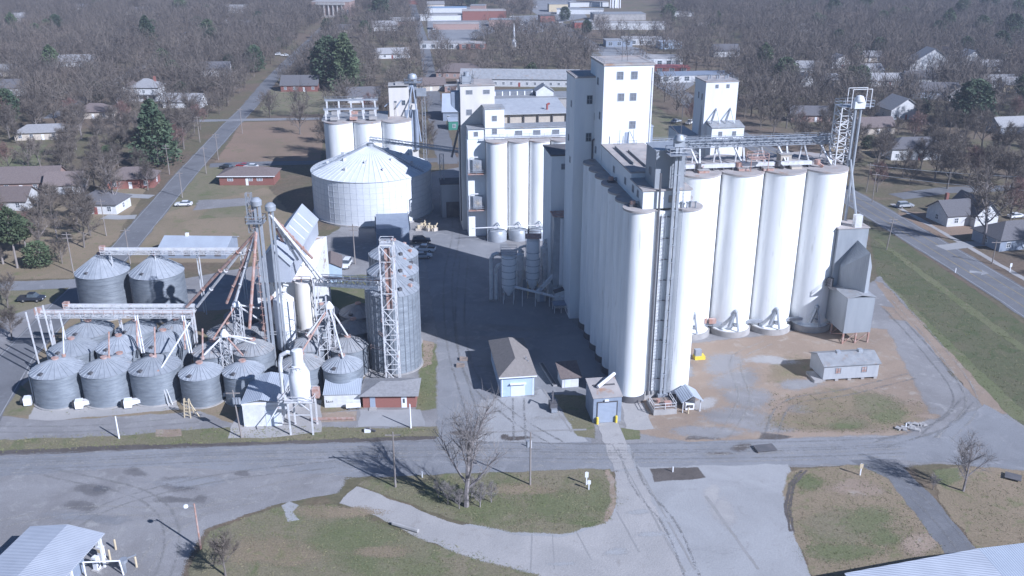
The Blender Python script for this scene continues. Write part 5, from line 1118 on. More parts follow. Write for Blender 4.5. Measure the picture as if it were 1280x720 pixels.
MB().prism([(0, 0), (4.7, 0), (4.7, 5.6), (0, 5.6)], 0, [4.6, 4.6, 5.2, 5.2]).build('wall', 'sidinggrey', t); MB().prism([(-.15, -.15), (4.85, -.15), (4.85, 5.75), (-.15, 5.75)], [4.6, 4.6, 5.2, 5.2], [4.75, 4.75, 5.35, 5.35]).build('roof', 'roofdeck', t)
MB().box(.75, -.05, 0, 3.9, 0, 3.7).build('roll_up_door', 'doorgrey', t)
b = MB().box(.6, -.1, 0, .75, -.0, 3.9); b.box(3.9, -.1, 0, 4.05, 0, 3.9); b.box(.75, -.1, 3.7, 3.9, 0, 3.9); b.build('door_frame', 'darksteel', t)
MB().tube((1.2, 2.4, 5.35), (4.6, 5.0, 6.3), .3, 10).build('roof_tube', 'white', t, smooth=True); MB().box(.6, 3.2, 4.9, 4.3, 3.5, 5.25).build('roof_beam', 'darksteel', t); MB().box(1.8, -.3, 4.0, 2.5, -.05, 4.3).build('lamp', 'white', t)
for i, (px, py) in enumerate(((746.5, 530), (770, 528))):
    t = thing('yellow_bollard', f'yellow bollard at the {"left" if i == 0 else "right"} side of the dump house door', 'bollard', G(px, py)); MB().cyl((0, 0, 0), .22, 0, 1.15, 12).build('post', 'yellow', t, smooth=True); MB().ball((0, 0, 1.15), .22, 12, 5, .6).build('cap', 'yellow', t, smooth=True)
t = thing('probe_stand', 'small dark machine with pale base in shadow left of dump house', 'machine', G(691, 512), R(10))
MB().box(-.6, -.8, .3, .6, .8, 1.5).build('body', 'darksteel', t); MB().beam((0, .2, 1.4), (.1, .6, 3.2), .22).beam((.1, .6, 3.2), (-.4, -.8, 3.3), .18).build('arm', 'darksteel', t); MB().box(-.5, -1.3, .1, .5, -.8, .7).build('base', 'greysteel', t)
t = thing('metal_roof_shed', 'long shed with pale metal roof behind the high conveyor', 'shed', (XA(199, 213, 3), 213), R(-2))
MB().gwalls(0, 0, 16.2, 9.5, 0, 2.6, 4.2, 'x').build('wall', 'sidinggrey', t); MB().gable(0, 0, 16.2, 9.5, 2.6, 4.2, 'x', .4).build('roof', 'metalroof', t); MB().box(5, 4.4, 4.0, 5.7, 5.1, 5.0).build('vent', 'white', t)
for i in range(4): MB().box(2 + i * 3.8, -.04, .6, 3.6 + i * 3.8, 0, 2.2).build('opening', 'darkroof', t)
t = thing('brick_house', 'low red brick building with brown hip roof beside the left road', 'house', (XA(274, 281, 2), 281), R(1))
MB().box(0, 0, 0, 17, 9, 3.1).build('wall', 'brick', t); MB().hip(0, 0, 17, 9, 3.0, 5.0, .6).build('roof', 'shinglebrown', t)
for u in (3.4, 9.5, 12.6): window(t, 'f', u, 1.9, 1.6, .9, 0, 'glassgrey', 'white')
MB().box(-.6, -.66, 2.85, 17.6, -.6, 3.1).build('fascia', 'white', t); MB().box(8.2, -.05, 0, 9.0, 0, 2.1).build('door', 'white', t)
for lab, px, yy, w, d, h, m, rf in (('grey arched roof shed in the shade behind the tall bins', 470, 222, 11, 13, 6.5, 'sidinggrey', 'metalroof'),):
    t = thing('arched_shed', lab, 'shed', (XA(px, yy, 4), yy), RZ)
    MB().box(0, 0, 0, 8.4, d, 4.6).build('wall', m, t)
    o = MB().lathe((0, 0, 0), [(4.5, 0), (4.5, d + .4)], 20, math.pi, 2 * math.pi).build('roof', rf, t, (4.2, d + .2, 4.4), smooth=True); o.rotation_euler = (R(90), 0, 0); o.scale = (1, .42, 1)
# scrap and gear in the shaded yard
for i in range(6):
    px, py = 523 + rnd.uniform(0, 24), 287 + rnd.uniform(-3, 5)
    t = thing('machine_part', f'pale machine part in the junk row by the round bin, {ORD[i]} piece from the left', 'machinery', G(523 + i * 4.2, py), rnd.uniform(0, 3), 'row of stored machinery')
    MB().box(-.7, -.4, 0, .7, .4, .6 + .3 * (i % 2)).build('body', 'sidingtan', t); MB().cyl((0, 0, 0), .35, .6, 1.5, 8).beam((0, 0, 1), (1.1, .3, 1.9), .2).build('arm', 'cream', t)

# canopy and pumps at the lower left
t = thing('metal_canopy', 'pale ribbed metal canopy roof at the lower left corner', 'canopy', (*G(84, 657.5, 5.2), 0), R(-8))
MB().prism([(-5.2, 0), (0, .15), (0, -22), (-5.2, -22)], [4.5, 5.2, 5.2, 4.5], [4.65, 5.35, 5.35, 4.65]).build('roof', 'metalroofy', t)
MB().prism([(0, .15), (5.0, 0), (5.0, -22), (0, -22)], [5.2, 4.5, 4.5, 5.2], [5.35, 4.65, 4.65, 5.35]).build('roof', 'metalroofy', t)
for v in (-.8, -7, -13):
    for u in (-4.9, 4.7): MB().beam((u, v, 0), (u, v, 4.6), .25).build('post', 'white', t)
MB().box(-4.5, -21, 0, 2.5, -1.5, 3.0).build('wall', 'sidinggrey', t)
for i, (px, py) in enumerate(((145, 687), (138, 700), (171, 709))):
    t = thing('cream_bollard', f'cream bollard beside the pump island, {ORD[i]} from the left' if i else 'cream bollard beside the pump island, nearest the road', 'bollard', G(px, py), 0); MB().cyl((0, 0, 0), .14, 0, 1.5, 10).build('post', 'cream', t); MB().ball((0, 0, 1.5), .14, 8, 4).build('cap', 'cream', t)
for i, (px, py) in enumerate(((124, 685), (128, 699), (122, 712))):
    t = thing('fuel_pump', f'white fuel pump under the canopy edge, {ORD[i]} from the top', 'pump', G(px, py), R(-20), 'fuel pumps'); MB().box(-.35, -.3, .15, .35, .3, 2.0).build('cabinet', 'white', t); MB().box(-.5, -.6, 0, .5, .6, .15).build('base', 'conc', t)
    MB().box(-.25, -.33, 1.2, .25, -.3, 1.7).build('panel', 'cream' if i == 1 else 'glass', t); MB().path([(.36, 0, 1.6), (.6, -.1, .9), (.4, -.2, .5)], .05, 6).build('hose', 'black', t)
t = thing('pipe_gate', 'white pipe rail standing beside the canopy', 'rail', G(128, 720), R(4)); MB().path([(-2, 0, 0), (-2, 0, 2.2), (2.4, 0, 2.2), (2.6, 0, 0)], .1, 8).build('pipe', 'white', t)
t = thing('hose_reel', 'grey hose reel on a post near the cream bollards', 'reel', G(157, 716)); MB().beam((0, 0, 0), (0, 0, 1.8), .3).build('post', 'greysteel', t); MB().cyl((0, 0, 0), .5, 1.7, 2.1, 12).beam((0, 0, 2), (1.3, .9, 2.1), .12).build('reel', 'greysteel', t)
t = thing('corrugated_roof_shed', 'shed with pale corrugated gable roof at the lower right corner', 'shed', (*G(1225, 689, 4.6), 0), R(8))
MB().prism([(-18.5, -1.7), (0, .4), (0, -22), (-18.5, -22)], [4.6, 4.6, 3.2, 3.2], [4.72, 4.72, 3.32, 3.32]).build('roof', 'metalroofy', t)
MB().prism([(0, .4), (24, 1.2), (24, -22), (0, -22)], [4.6, 4.6, 3.2, 3.2], [4.72, 4.72, 3.32, 3.32]).build('roof', 'metalroof', t)
MB().box(-18, -20, 0, 23, -2.4, 3.1).build('wall', 'sidinggrey', t)
MB().box(-1.5, -12, 3.95, 2.5, -6, 4.25).build('skylight', 'sidingtan', t)

# ------------------------------------------------------------------ poles, posts, signs
def pole(px, py, h, label, arm=1, name='utility_pole', lamp=False, trafo=0, lean=0, m='polewood', group='utility poles', rz=0):
    t = thing(name, label, 'pole' if not lamp else 'street light', G(px, py), rz, group)
    MB().tube((0, 0, 0), (lean, 0, h), .15, 8, .1).build('post', m, t)
    for k in range(arm): MB().box(-1.1, -.07, h - .6 - k * .9, 1.1, .07, h - .45 - k * .9).build('crossarm', 'polewood', t, (lean, 0, 0))
    for k in range(trafo): MB().cyl(((-.4, .45, 0)[k], -.35, 0), .25, h - 2.2, h - 1.2, 10).build('transformer', 'greysteel', t)
    if lamp:
        MB().beam((0, 0, h - .4), (-1.0, -.1, h - .2), .08).build('arm', 'greysteel', t); MB().ball((-1.1, -.1, h - .35), .35, 10, 6, .8).build('lamp', 'white', t)
    return t
pole(494.5, 609, 9.2, 'bare wooden utility pole on the grass left of the big bare tree', 1)
pole(662.7, 606, 8.8, 'wooden utility pole on the grass right of the big bare tree', 0, trafo=1)
pole(302, 547, 8.5, 'dark utility pole with transformers before the white workshop', 1, trafo=3, lean=-.5)
pole(251, 686, 7.0, 'slim pole light with a white globe by the gravel lot', 0, 'pole_light', True, m='rusty', group=None)
pole(149, 548, 4.0, 'short white post on the verge before the front bins', 0, 'marker_post', m='white', group=None)
pole(513.5, 535, 4.4, 'white post in front of the brick office', 0, 'marker_post', m='white', group=None)
for i, (px, py, h, lab) in enumerate([(92, 341, 10, 'pale utility pole on the corner left of the tall bins'), (133, 295, 10, 'utility pole left of the road among bare trees'), (163, 330, 9, 'utility pole at the roadside above the high conveyor'), (212, 218, 10, 'utility pole left of the road below the big evergreen'), (250, 178, 10, 'pale utility pole by the road, left of the brown field'), (258, 217, 9, 'dark utility pole on the road corner left of the brick building'), (273, 200, 9.5, 'utility pole on the right of the road before the brown field'), (303, 167, 10, 'utility pole on the right of the road beside the brown field'), (228, 247, 8, 'utility pole right of the road behind the parked white sedan'), (444, 330, 10, 'utility pole behind the bridge conveyor'), (581, 150, 10, 'utility pole by the side street left of the cream tower'), (1090, 253, 9, 'utility pole beside the highway near the silver car'), (1108, 312, 8.5, 'leaning pale pole on the highway verge right of the metal tower'), (1083, 240, 9, 'utility pole across the highway behind the lattice tower'), (1240, 330, 6, 'dark short pole on the far highway kerb'), (780, 130, 9, 'utility pole on the grass right of the headhouse'), (190, 350, 8, 'slim pole between the two tall bins')]):
    pole(px, py, h, lab, 1 if i % 3 else 2, m='polewood', lean=.6 if 'leaning' in lab else 0)
for a, b, lab in (((1083, 240, 8.4), (1420, 262, 9), 'upper sagging power line across the right edge'), ((1090, 253, 8.4), (1420, 285, 9), 'lower sagging power line across the right edge')):
    p = Vector((*G(a[0], a[1]), a[2])); q = Vector((*G(b[0], b[1]), b[2])); bb = MB(); pts = []
    for k in range(13): f = k / 12; c = p.lerp(q, f); c.z -= 4 * f * (1 - f) * 1.2; pts.append(c - p)
    for u, v in zip(pts, pts[1:]): bb.tube(u, v, .05, 5)
    tag(bb.build('power_line', 'greysteel', None, p), lab, 'wire')
for i, (px, py, h, lab) in enumerate([(733, 606, 2.2, 'white sign post on the grass island, tall one of the pair'), (736, 612, 1.6, 'shorter white post beside the tall sign post'), (528, 597, 1.0, 'tiny white marker on the grass under the bare tree'), (841, 590, .9, 'small white utility stub on the bare earth island'), (1075, 594, 2.0, 'white post with a small pale sign on the right grass island'), (1194, 341, 1.2, 'white marker at the highway edge line'), (1262, 340, 2.2, 'small white roadside sign on the far kerb'), (1132, 535, .9, 'white stub among rubble on the grass patch'), (664, 560, 1.3, 'white post base box at the street edge')]):
    t = thing('marker_post', lab, 'post', G(px, py)); MB().beam((0, 0, 0), (0, 0, h), .16).build('post', 'white', t)
    if 'sign' in lab: MB().box(-.25, -.1, h * .6, .25, -.05, h).build('panel', 'cream' if i == 4 else 'white', t)
t = thing('dark_rectangle', 'dark flat rectangle just above the street', 'rectangle', G(956, 562), R(10)); MB().box(-1.6, -1.0, .3, 1.6, 1.0, .38).build('rectangle', 'darkroof', t); MB().box(-1.5, -.9, 0, -1.3, .9, .3).build('under_strip', 'wood', t)  # thin dark rectangle set just above the street, nature unknown
t = thing('dark_rectangle', 'dark flat rectangle just above the grass near the small bare tree', 'rectangle', G(1266, 598), R(-30)); MB().box(-1.1, -.9, .3, 1.1, .9, .38).build('rectangle', 'darkroof', t); MB().box(-1, -.8, 0, -.8, .8, .3).build('under_strip', 'wood', t)  # second thin dark rectangle, just above the grass, nature unknown
for i in range(12):
    px, py = 1120 + rnd.uniform(0, 38), 530 + rnd.uniform(0, 10)
    t = tag(MB().prism([(-.5, -.3), (.4, -.4), (.5, .3), (-.3, .4)], 0, [.3, .4, .25, .35]).build('rubble', 'conc', None, (*G(px, py), 0), rz=rnd.uniform(0, 3)), 'lump of broken concrete in the rubble heap on the grass patch', 'rubble', 'rubble heap on the grass patch')
for i, (px, py, r_) in enumerate(((582, 458, 1.3), (578, 466, .8))):
    t = tag(MB().prism([(-.8, -.5), (.7, -.4), (.7, .5), (-.8, .6)], 0, [.4, .6, .4, .5]).build('pallet_stack', 'wood', None, (*G(px - 2, py - 8), 0)), ('larger' if i == 0 else 'smaller') + ' flat stack of boards in the yard left of scale house', 'boards')
t = thing('drain_pipe', 'short pale drain pipe lying beside the curved concrete drive', 'pipe', G(510, 662), R(-25)); MB().tube((-2.4, 0, .3), (1.6, 0, .3), .3, 8).build('pipe', 'conc', t)
t = thing('culvert_debris', 'small heap of dark and white scrap on the verge', 'scrap', G(462, 540)); MB().box(-.8, -.3, 0, .2, .4, .5).build('box', 'white', t); MB().beam((-.6, .2, .6), (1.0, -.2, .3), .25).build('pipe', 'darksteel', t)
# ------------------------------------------------------------------ houses and town
ANCH = []; AVOID = []
def anchor(name, x, y, r):
    ANCH.append((name, x, y)); AVOID.append((x, y, r)); d = math.hypot(x, y)
    for k in range(1, 4 if 'shrubs' not in name and 'striped' not in name else 1):                               # open yard and street in front of each house
        f = 1 - k * .15 * 11 / 76; AVOID.append((x * f, y * f, r * (.85 - .06 * k)))
def house(px, py, w, d, h, wall, roof, label, kind='gable', rz=0, rise=.32, axis='x', parts=True, cat='house', group=None, short=None, name=None, xy=None):
    x, y = xy or G(px, py); t = thing(name or 'house', label, cat, (x, y), rz, group)
    hw, hd = w / 2, d / 2
    if kind == 'flat':
        MB().box(-hw, -hd, 0, hw, hd, h).build('wall', wall, t); MB().box(-hw - .2, -hd - .2, h, hw + .2, hd + .2, h + .3).build('roof', roof, t)
    elif kind == 'hip':
        MB().box(-hw, -hd, 0, hw, hd, h).build('wall', wall, t); MB().hip(-hw, -hd, hw, hd, h - .05, h + rise * min(w, d), .6).build('roof', roof, t)
    else:
        zr = h + rise * (d if axis == 'x' else w); MB().gwalls(-hw, -hd, hw, hd, 0, h, zr, axis).build('wall', wall, t); MB().gable(-hw, -hd, hw, hd, h, zr, axis, .5, .2).build('roof', roof, t)
    if parts:
        n = max(2, int(w / 4))
        for fl in range(max(1, int(h / 2.9))):
            for i in range(n):
                u = -hw + (i + .5) * w / n
                if fl == 0 and i == n // 2: MB().box(u - .5, -hd - .06, 0, u + .5, -hd, 2.1).build('door', 'red' if wall == 'siding' and n % 2 else 'white', t)
                else: window(t, 'f', u, 1.6 + fl * 2.9, 1.1, 1.3, -hd, 'glass', 'white')
        if d > 6: window(t, 'r', 0, 1.6, 1.1, 1.3, hw, 'glass', 'white'); window(t, 'l', 0, 1.6, 1.1, 1.3, -hw, 'glass', 'white')
    anchor(short or ('the ' + label.split(' with ')[0].split(' behind ')[0].split(' among ')[0].split(' beside ')[0].split(' at ')[0].split(' near ')[0]), x, y, max(w, d) * .5 + 2.5)
    return t
t = house(186, 124, 13, 11, 6.2, 'siding', 'shinglepale', 'two storey white house with grey hip roof among bare trees', 'hip', .05)
AVOID.extend([(t.location.x * (1 - k * .02), t.location.y * (1 - k * .02), 8.5) for k in range(1, 9)])
MB().box(-6.5, -7.3, 0, 6.5, -5.5, .4).build('porch', 'conc', t); MB().box(-6.6, -7.4, 2.9, 6.6, -5.5, 3.1).build('porch_roof', 'shingle', t)
for u in (-6.2, -2.1, 2.1, 6.2): MB().box(u - .15, -7.2, .4, u + .15, -6.9, 2.9).build('porch_post', 'white', t)
MB().box(3, 1, 7, 4, 2, 10.4).build('chimney', 'brick', t)
HS = [(232, 133, 17, 9, 3, 'siding', 'shinglepale', 'long white house right of the two storey house', 'gable'), (95, 82, 24, 10, 3, 'siding', 'shinglepale', 'long low white house in the upper left woods', 'gable'), (25, 27, 22, 12, 3.2, 'siding', 'shinglepale', 'pale roofed house in the upper left corner', 'hip'), (100, 13, 18, 9, 3, 'siding', 'shinglepale', 'white house at the top edge left of the evergreens', 'gable'),
 (175, 18, 24, 10, 3.2, 'siding', 'shingle', 'broad white house beyond the big dark cedar', 'gable'), (8, 94, 14, 9, 3, 'sidingtan', 'shinglepale', 'tan house on the left edge of the woods', 'gable'), (14, 118, 14, 10, 4, 'siding', 'shingle', 'white house with dark roof on the left edge', 'gable'), (58, 172, 20, 8, 2.8, 'sidingtan', 'shinglepale', 'low tan carport house near the green lawn', 'hip'), (122, 146, 14, 9, 3, 'sidingtan', 'shinglebrown', 'brown roofed cottage below the white two storey house', 'hip'),
 (270, 94, 16, 10, 4, 'siding', 'shingle', 'grey roofed white house left of the road', 'gable'), (298, 16, 30, 10, 4, 'siding', 'shinglepale', 'long white building at the top left of the road', 'gable'), (36, 234, 21, 11, 3, 'brickpale', 'shinglebrown', 'brown roofed ranch house on the left edge', 'gable'), (84, 238, 10, 9, 3, 'siding', 'shinglebrown', 'small white house right of the ranch house', 'gable'), (12, 258, 14, 9, 3, 'siding', 'shinglebrown', 'brown roofed house below the ranch house', 'gable'), (168, 231, 14, 9, 3, 'brick', 'shinglebrown', 'red brick house hidden in trees left of the road', 'hip'), (130, 262, 12, 9, 3, 'siding', 'shingle', 'small dark roofed house under the roadside trees', 'hip'),
 (481, 38, 20, 10, 4, 'siding', 'shinglepale', 'white house left of the main street', 'gable'), (490, 72, 22, 9, 3, 'siding', 'shinglepale', 'long white building in the central trees', 'gable'), (377, 112, 18, 12, 3.2, 'brick', 'shingle', 'brick house with a white gable beside the big evergreens', 'gable'), (455, 126, 15, 10, 3.2, 'siding', 'shingle', 'pale roofed house behind the old silos', 'gable'),
 (575, 96, 24, 12, 3.4, 'brickpale', 'shinglebrown', 'wide brown roofed house above the cream tower', 'hip'), (566, 114, 8, 5, 2.8, 'brickpale', 'conc', 'small pale flat building left of the cream tower', 'flat'), (538, 112, 14, 9, 3, 'sidingtan', 'shinglebrown', 'tan house by the main street', 'gable'), (568, 146, 9, 18, 4, 'sidinggrey', 'metalroof', 'long grey metal shed by the side street', 'gable'), (574, 160, 9, 7, 3.4, 'green', 'metalroof', 'small green shed left of the cream tower', 'flat'),
 (650, 106, 60, 12, 4, 'siding', 'oldroof', 'very long white depot building behind the elevator', 'gable'), (905, 70, 16, 10, 4, 'siding', 'shingle', 'white gabled house in trees above the small elevator', 'gable'),
 (1006, 107, 10, 8, 3, 'siding', 'shinglepale', 'small white gabled house left of the lattice tower top', 'gabley'), (1038, 106, 14, 9, 3, 'sidingtan', 'shinglepale', 'tan cottage above the lattice tower', 'hip'), (1048, 84, 13, 9, 3.2, 'siding', 'shinglepale', 'white gabled cottage in the right woods', 'gabley'), (1084, 76, 15, 9, 3, 'sidingtan', 'shinglepale', 'tan house deep in the right woods', 'gable'), (1107, 106, 28, 9, 3, 'siding', 'shinglepale', 'long white house right of the round evergreen', 'gable'), (1146, 106, 16, 10, 4, 'siding', 'shingle', 'white porch house at right centre of the woods', 'gable'), (1160, 86, 26, 11, 3.4, 'siding', 'shinglepale', 'white house with a striped front in the right woods', 'gabley'),
 (1210, 80, 16, 10, 3.2, 'siding', 'shinglepale', 'bright white gabled house in the upper right', 'gabley'), (1164, 122, 22, 10, 4, 'sidinggrey', 'shingle', 'dark roofed grey house with dormers', 'gable'), (1192, 124, 10, 9, 3.6, 'siding', 'shingle', 'white gable cottage right of the dormer house', 'gabley'), (1122, 146, 14, 12, 4.2, 'siding', 'shinglepale', 'white gable fronted house right of the lattice tower', 'gabley'), (1253, 62, 18, 9, 3, 'siding', 'shingle', 'white house near the upper right pines', 'gable'), (1238, 88, 16, 9, 3, 'sidingtan', 'shinglepale', 'tan roofed house in the upper right woods', 'gable'),
 (1266, 114, 13, 9, 4, 'cream', 'shinglepale', 'cream house near the right edge', 'gable'), (1243, 108, 18, 9, 3, 'siding', 'shinglepale', 'white house left of the cream house', 'gable'), (1268, 164, 20, 9, 3, 'sidinggrey', 'shinglepale', 'grey house on the right edge beyond the thicket', 'gable'), (1141, 196, 20, 10, 4, 'siding', 'shingle', 'white windowed house behind shrubs across the highway', 'hip'), (1090, 165, 14, 9, 3, 'sidingtan', 'shinglebrown', 'brown roofed house right of the broad silos', 'gable'), (1010, 150, 16, 9, 3, 'brickpale', 'shingle', 'dark roofed house behind the conveyor truss', 'gable')]
for i, (px, py, w, d, h, wl, rf, lab, kd) in enumerate(HS):
    house(px, py, w, d, h, wl, rf, lab, 'gable' if kd.startswith('gable') else kd, R((-4, 6, 10, 2, 8)[i % 5]), axis='y' if kd == 'gabley' else 'x', parts=py > 60)
# the dark roofed house across the highway
t = house(1192, 276, 11, 9, 3.2, 'siding', 'shingle', 'white house with several dark gables across the highway', 'gable', R(12), short='the white house across the highway')
MB().gwalls(1.5, -6.5, 8.5, 5, 0, 3.4, 7.0, 'y').build('wing', 'siding', t); MB().gable(1.5, -6.5, 8.5, 5, 3.4, 7.0, 'y', .5, .2).build('wing_roof', 'shingle', t); window(t, 'f', 5, 1.7, 1.4, 1.3, -6.5, 'glass', 'white'); window(t, 'f', 5, 4.6, 1.0, 1.2, -6.5, 'glass', 'white')
MB().box(-2, 2, 4, -1.2, 2.8, 7.4).build('chimney', 'brick', t)
house(1262, 304, 15, 10, 3, 'sidinggrey', 'shingle', 'grey house under the big bare tree on the right edge', 'hip', R(14), short='the grey house on the right edge')
# civic building with columns
t = house(418, 20, 34, 22, 13, 'brickpale', 'conc', 'brick civic building with a row of pale columns at the top edge', 'flat', R(-4), parts=False, cat='civic building', name='courthouse', short='the brick civic building')
for i in range(6): MB().cyl((-10 + i * 4, -12, 0), .75, 1.5, 10.5, 10).build('column', 'conc', t, smooth=True)
MB().box(-13, -13, 10.5, 13, -11.05, 12.6).build('entablature', 'conc', t); MB().box(-13, -13, 0, 13, -11.05, 1.5).build('steps', 'conc', t)
for i in range(8): window(t, 'f', -15 + i * 4.3, 4.5, 1.5, 4, -11, 'glass', 'white')
TOWN = [(557, 15, 44, 14, 5, 'siding', 'blue', 'blue roofed shop row on the main street'), (598, 12, 16, 14, 5, 'brickpale', 'oldroof', 'tan shop at the right end of the blue roofed row'), (555, 25, 46, 10, 5, 'siding', 'conc', 'white flat roofed shop row below the blue roof'), (570, 36, 40, 12, 5, 'brickpale', 'roofdeck', 'pale brick shop block by the main street'), (560, 60, 40, 12, 4.5, 'siding', 'conc', 'white roofed store with orange brick front'), (590, 60, 20, 14, 4, 'brick', 'roofdeck', 'red brick store right of the white roofed store'), (605, 24, 42, 20, 9, 'brick', 'roofdeck', 'large red brick block in the town centre'), (630, 32, 26, 14, 6, 'brickpale', 'oldroof', 'grey roofed brick building beside the large brick block'),
 (683, 27, 14, 12, 6, 'brick', 'shingle', 'small red brick building at the highway corner'), (697, 14, 20, 14, 8, 'cream', 'oldroof', 'cream two storey building near the top edge'), (725, 17, 48, 12, 5, 'siding', 'oldroof', 'long white warehouse at the top centre'), (735, 8, 44, 12, 5, 'siding', 'shinglepale', 'long pale building along the top edge'), (772, 24, 50, 22, 6, 'conc', 'oldroof', 'grey roofed warehouse below the water tower'), (785, 36, 64, 14, 6, 'siding', 'conc', 'long white store with pale roof'), (730, 34, 20, 12, 5, 'red', 'oldroof', 'shop with a red front left of the long white store'),
 (772, 57, 20, 12, 4.6, 'sidinggrey', 'oldroof', 'grey fuel station canopy building'), (806, 55, 36, 14, 5, 'siding', 'conc', 'white fuel station shop'), (836, 60, 16, 12, 5, 'sidingblue', 'metalroof', 'blue fronted shop at the right end of the station'), (815, 80, 36, 16, 5, 'siding', 'conc', 'white flat roofed garage by the highway'), (838, 90, 22, 12, 3.6, 'brick', 'red', 'red roofed drive-in restaurant'), (866, 100, 44, 14, 4, 'siding', 'sidinggrey', 'long blue grey roofed store behind the headhouse'), (520, 5, 18, 10, 5, 'brick', 'conc', 'small brick shop at the head of the main street'), (640, 5, 30, 12, 5, 'brickpale', 'roofdeck', 'tan block at the top edge of town'), (850, 20, 24, 12, 4, 'siding', 'shinglepale', 'white building in trees at the top right of town'), (880, 32, 16, 10, 4, 'siding', 'shingle', 'white house with dark roof right of town')]
for i, (px, py, w, d, h, wl, rf, lab) in enumerate(TOWN):
    t = house(px, py, w * .9, d, h * .85, 'sidinggrey' if wl == 'siding' and i % 3 == 1 and 'white' not in lab else wl, rf, lab, 'flat', R((4, -3, 8)[i % 3]), parts=False, cat='shop' if 'shop' in lab or 'store' in lab else 'building', name='town_building')
    n = max(2, int(w / 6)) if py > 50 else 0
    for k in range(n): window(t, 'f', (-w / 2 + (k + .5) * w / n) * .9, 1.9, 2.6, 2.2, -d / 2, 'glass', 'white')
t = house(650, 62, 1, 1, .2, 'conc', 'conc', 'white steeple mast in the central trees', 'flat', parts=False, cat='steeple', name='steeple', xy=G(642.5, 60)); MB().lathe((0, 0, .5), [(1.6, 0), (1.6, 4), (.9, 5), (.001, 16)], 8).build('spire', 'white', t)
t = thing('water_tower', 'white water tower legs at the top edge of town', 'water tower', G(769, 10)); anchor('the water tower', *G(769, 10), 8)
for a in range(6): MB().beam((5 * math.cos(a * 1.047), 5 * math.sin(a * 1.047), 0), (4 * math.cos(a * 1.047), 4 * math.sin(a * 1.047), 26), .9).build('leg', 'white', t)
MB().cyl((0, 0, 0), 1.2, 0, 26, 12).build('riser', 'white', t, smooth=True); MB().ball((0, 0, 30), 7.5, 20, 12, .7).build('tank', 'white', t, smooth=True)

# ------------------------------------------------------------------ vehicles
CARS = {}
def car_proto(kind, colr):
    t = thing('parked_car' if kind != 'pickup' else 'parked_pickup', 'x', 'car' if kind != 'pickup' else 'pickup')
    prof = {'sedan': [(-2.4, .35), (-2.4, .85), (-1.7, .98), (1.1, .98), (2.2, .86), (2.4, .6), (2.4, .35)], 'suv': [(-2.3, .4), (-2.35, 1.05), (1.1, 1.08), (2.2, .95), (2.35, .7), (2.35, .4)], 'pickup': [(-2.7, .45), (-2.7, 1.1), (1.3, 1.1), (2.5, 1.0), (2.7, .8), (2.7, .45)]}[kind]
    cab = {'sedan': [(-1.9, .97), (-1.2, 1.42), (.3, 1.42), (1.1, .97)], 'suv': [(-2.3, 1.05), (-2.1, 1.72), (.3, 1.72), (1.1, 1.06)], 'pickup': [(-.6, 1.09), (-.5, 1.8), (.8, 1.8), (1.5, 1.09)]}[kind]
    def ext(p, w0, w1=None):
        w1 = w1 or w0; n = len(p); zs = [q[1] for q in p]; lo, hi = min(zs), max(zs); b = MB()
        ww = [w0 + (w1 - w0) * (q[1] - lo) / (hi - lo) for q in p]
        return b.add([(q[0], -w, q[1]) for q, w in zip(p, ww)] + [(q[0], w, q[1]) for q, w in zip(p, ww)], [tuple(range(n)), tuple(range(n, 2 * n))[::-1]] + [(i + n, (i + 1) % n + n, (i + 1) % n, i) for i in range(n)])
    ext(prof, .9).build('body', 'car_' + colr, t); ext(cab, .84, .68).build('windows', 'glass', t)
    top = [p for p in cab if p[1] > 1.2]; MB().prism([(top[0][0] - .05, -.70), (top[1][0] + .05, -.70), (top[1][0] + .05, .70), (top[0][0] - .05, .70)], top[0][1] - .02, top[0][1] + .05).build('roof', 'car_' + colr, t)
    if kind == 'pickup': MB().box(-2.6, -.75, 1.08, -.75, .75, 1.12).build('bed', 'black', t)
    for u in (-1.45, 1.5):
        for s in (-1, 1):
            o = MB().cyl((0, 0, 0), .34, -.12, .12, 14).build('wheel', 'black', t, (u, s * .82, .34)); o.rotation_euler = (R(90), 0, 0)
            p = MB().cyl((0, 0, 0), .19, -.13, .13, 10).build('rim', 'chrome', o)
    for s in (-1, 1): MB().box(2.36, s * .65 - .18, .62, 2.44 if kind != 'pickup' else 2.74, s * .65 + .18, .78).build('headlight', 'white', t); MB().box(-2.44 if kind != 'pickup' else -2.74, s * .65 - .15, .65, -2.36, s * .65 + .15, .8).build('tail_light', 'red', t)
    return t
def car(px, py, rz, kind, colr, label, group=None):
    k = (kind, colr); loc = (*G(px, py, .15), .15)
    if k not in CARS: CARS[k] = car_proto(kind, colr); o = CARS[k]; o.location = loc; o.rotation_euler.z = rz; o['label'] = label
    else: o = dup(CARS[k], loc, rz, label)
    if group: o['group'] = group
    elif 'group' in o: del o['group']
    x, y = loc[:2]; AVOID.append((x, y, 2.5)); return o
car(230, 257, R(185), 'sedan', 'white', 'white sedan parked right of the left road')
car(283, 211, R(150), 'suv', 'dark', 'dark suv behind the brick building by the side street')
car(304, 209, R(170), 'sedan', 'red', 'red car behind the brick building')
car(314, 210, R(175), 'sedan', 'white', 'white car at the right behind the brick building')
car(1131, 259, R(10), 'suv', 'silver', 'silver suv parked by the highway across from the silos')
car(40, 376, R(2), 'pickup', 'dark', 'dark pickup at the corner of the cross street on the left')
car(528, 322, R(4), 'sedan', 'silver', 'silver sedan in the shade of the yard, nearest of three')
car(531, 314, R(170), 'pickup', 'white', 'white pickup in the shaded yard behind the silver sedan')
car(527, 303, R(5), 'suv', 'dark', 'dark suv in the shaded yard behind the white pickup')
car(433, 333, R(-95), 'suv', 'white', 'white van facing the camera near the lean-to behind the elevator house')
car(346, 69, R(200), 'suv', 'white', 'white car on the left roadside below the civic building')
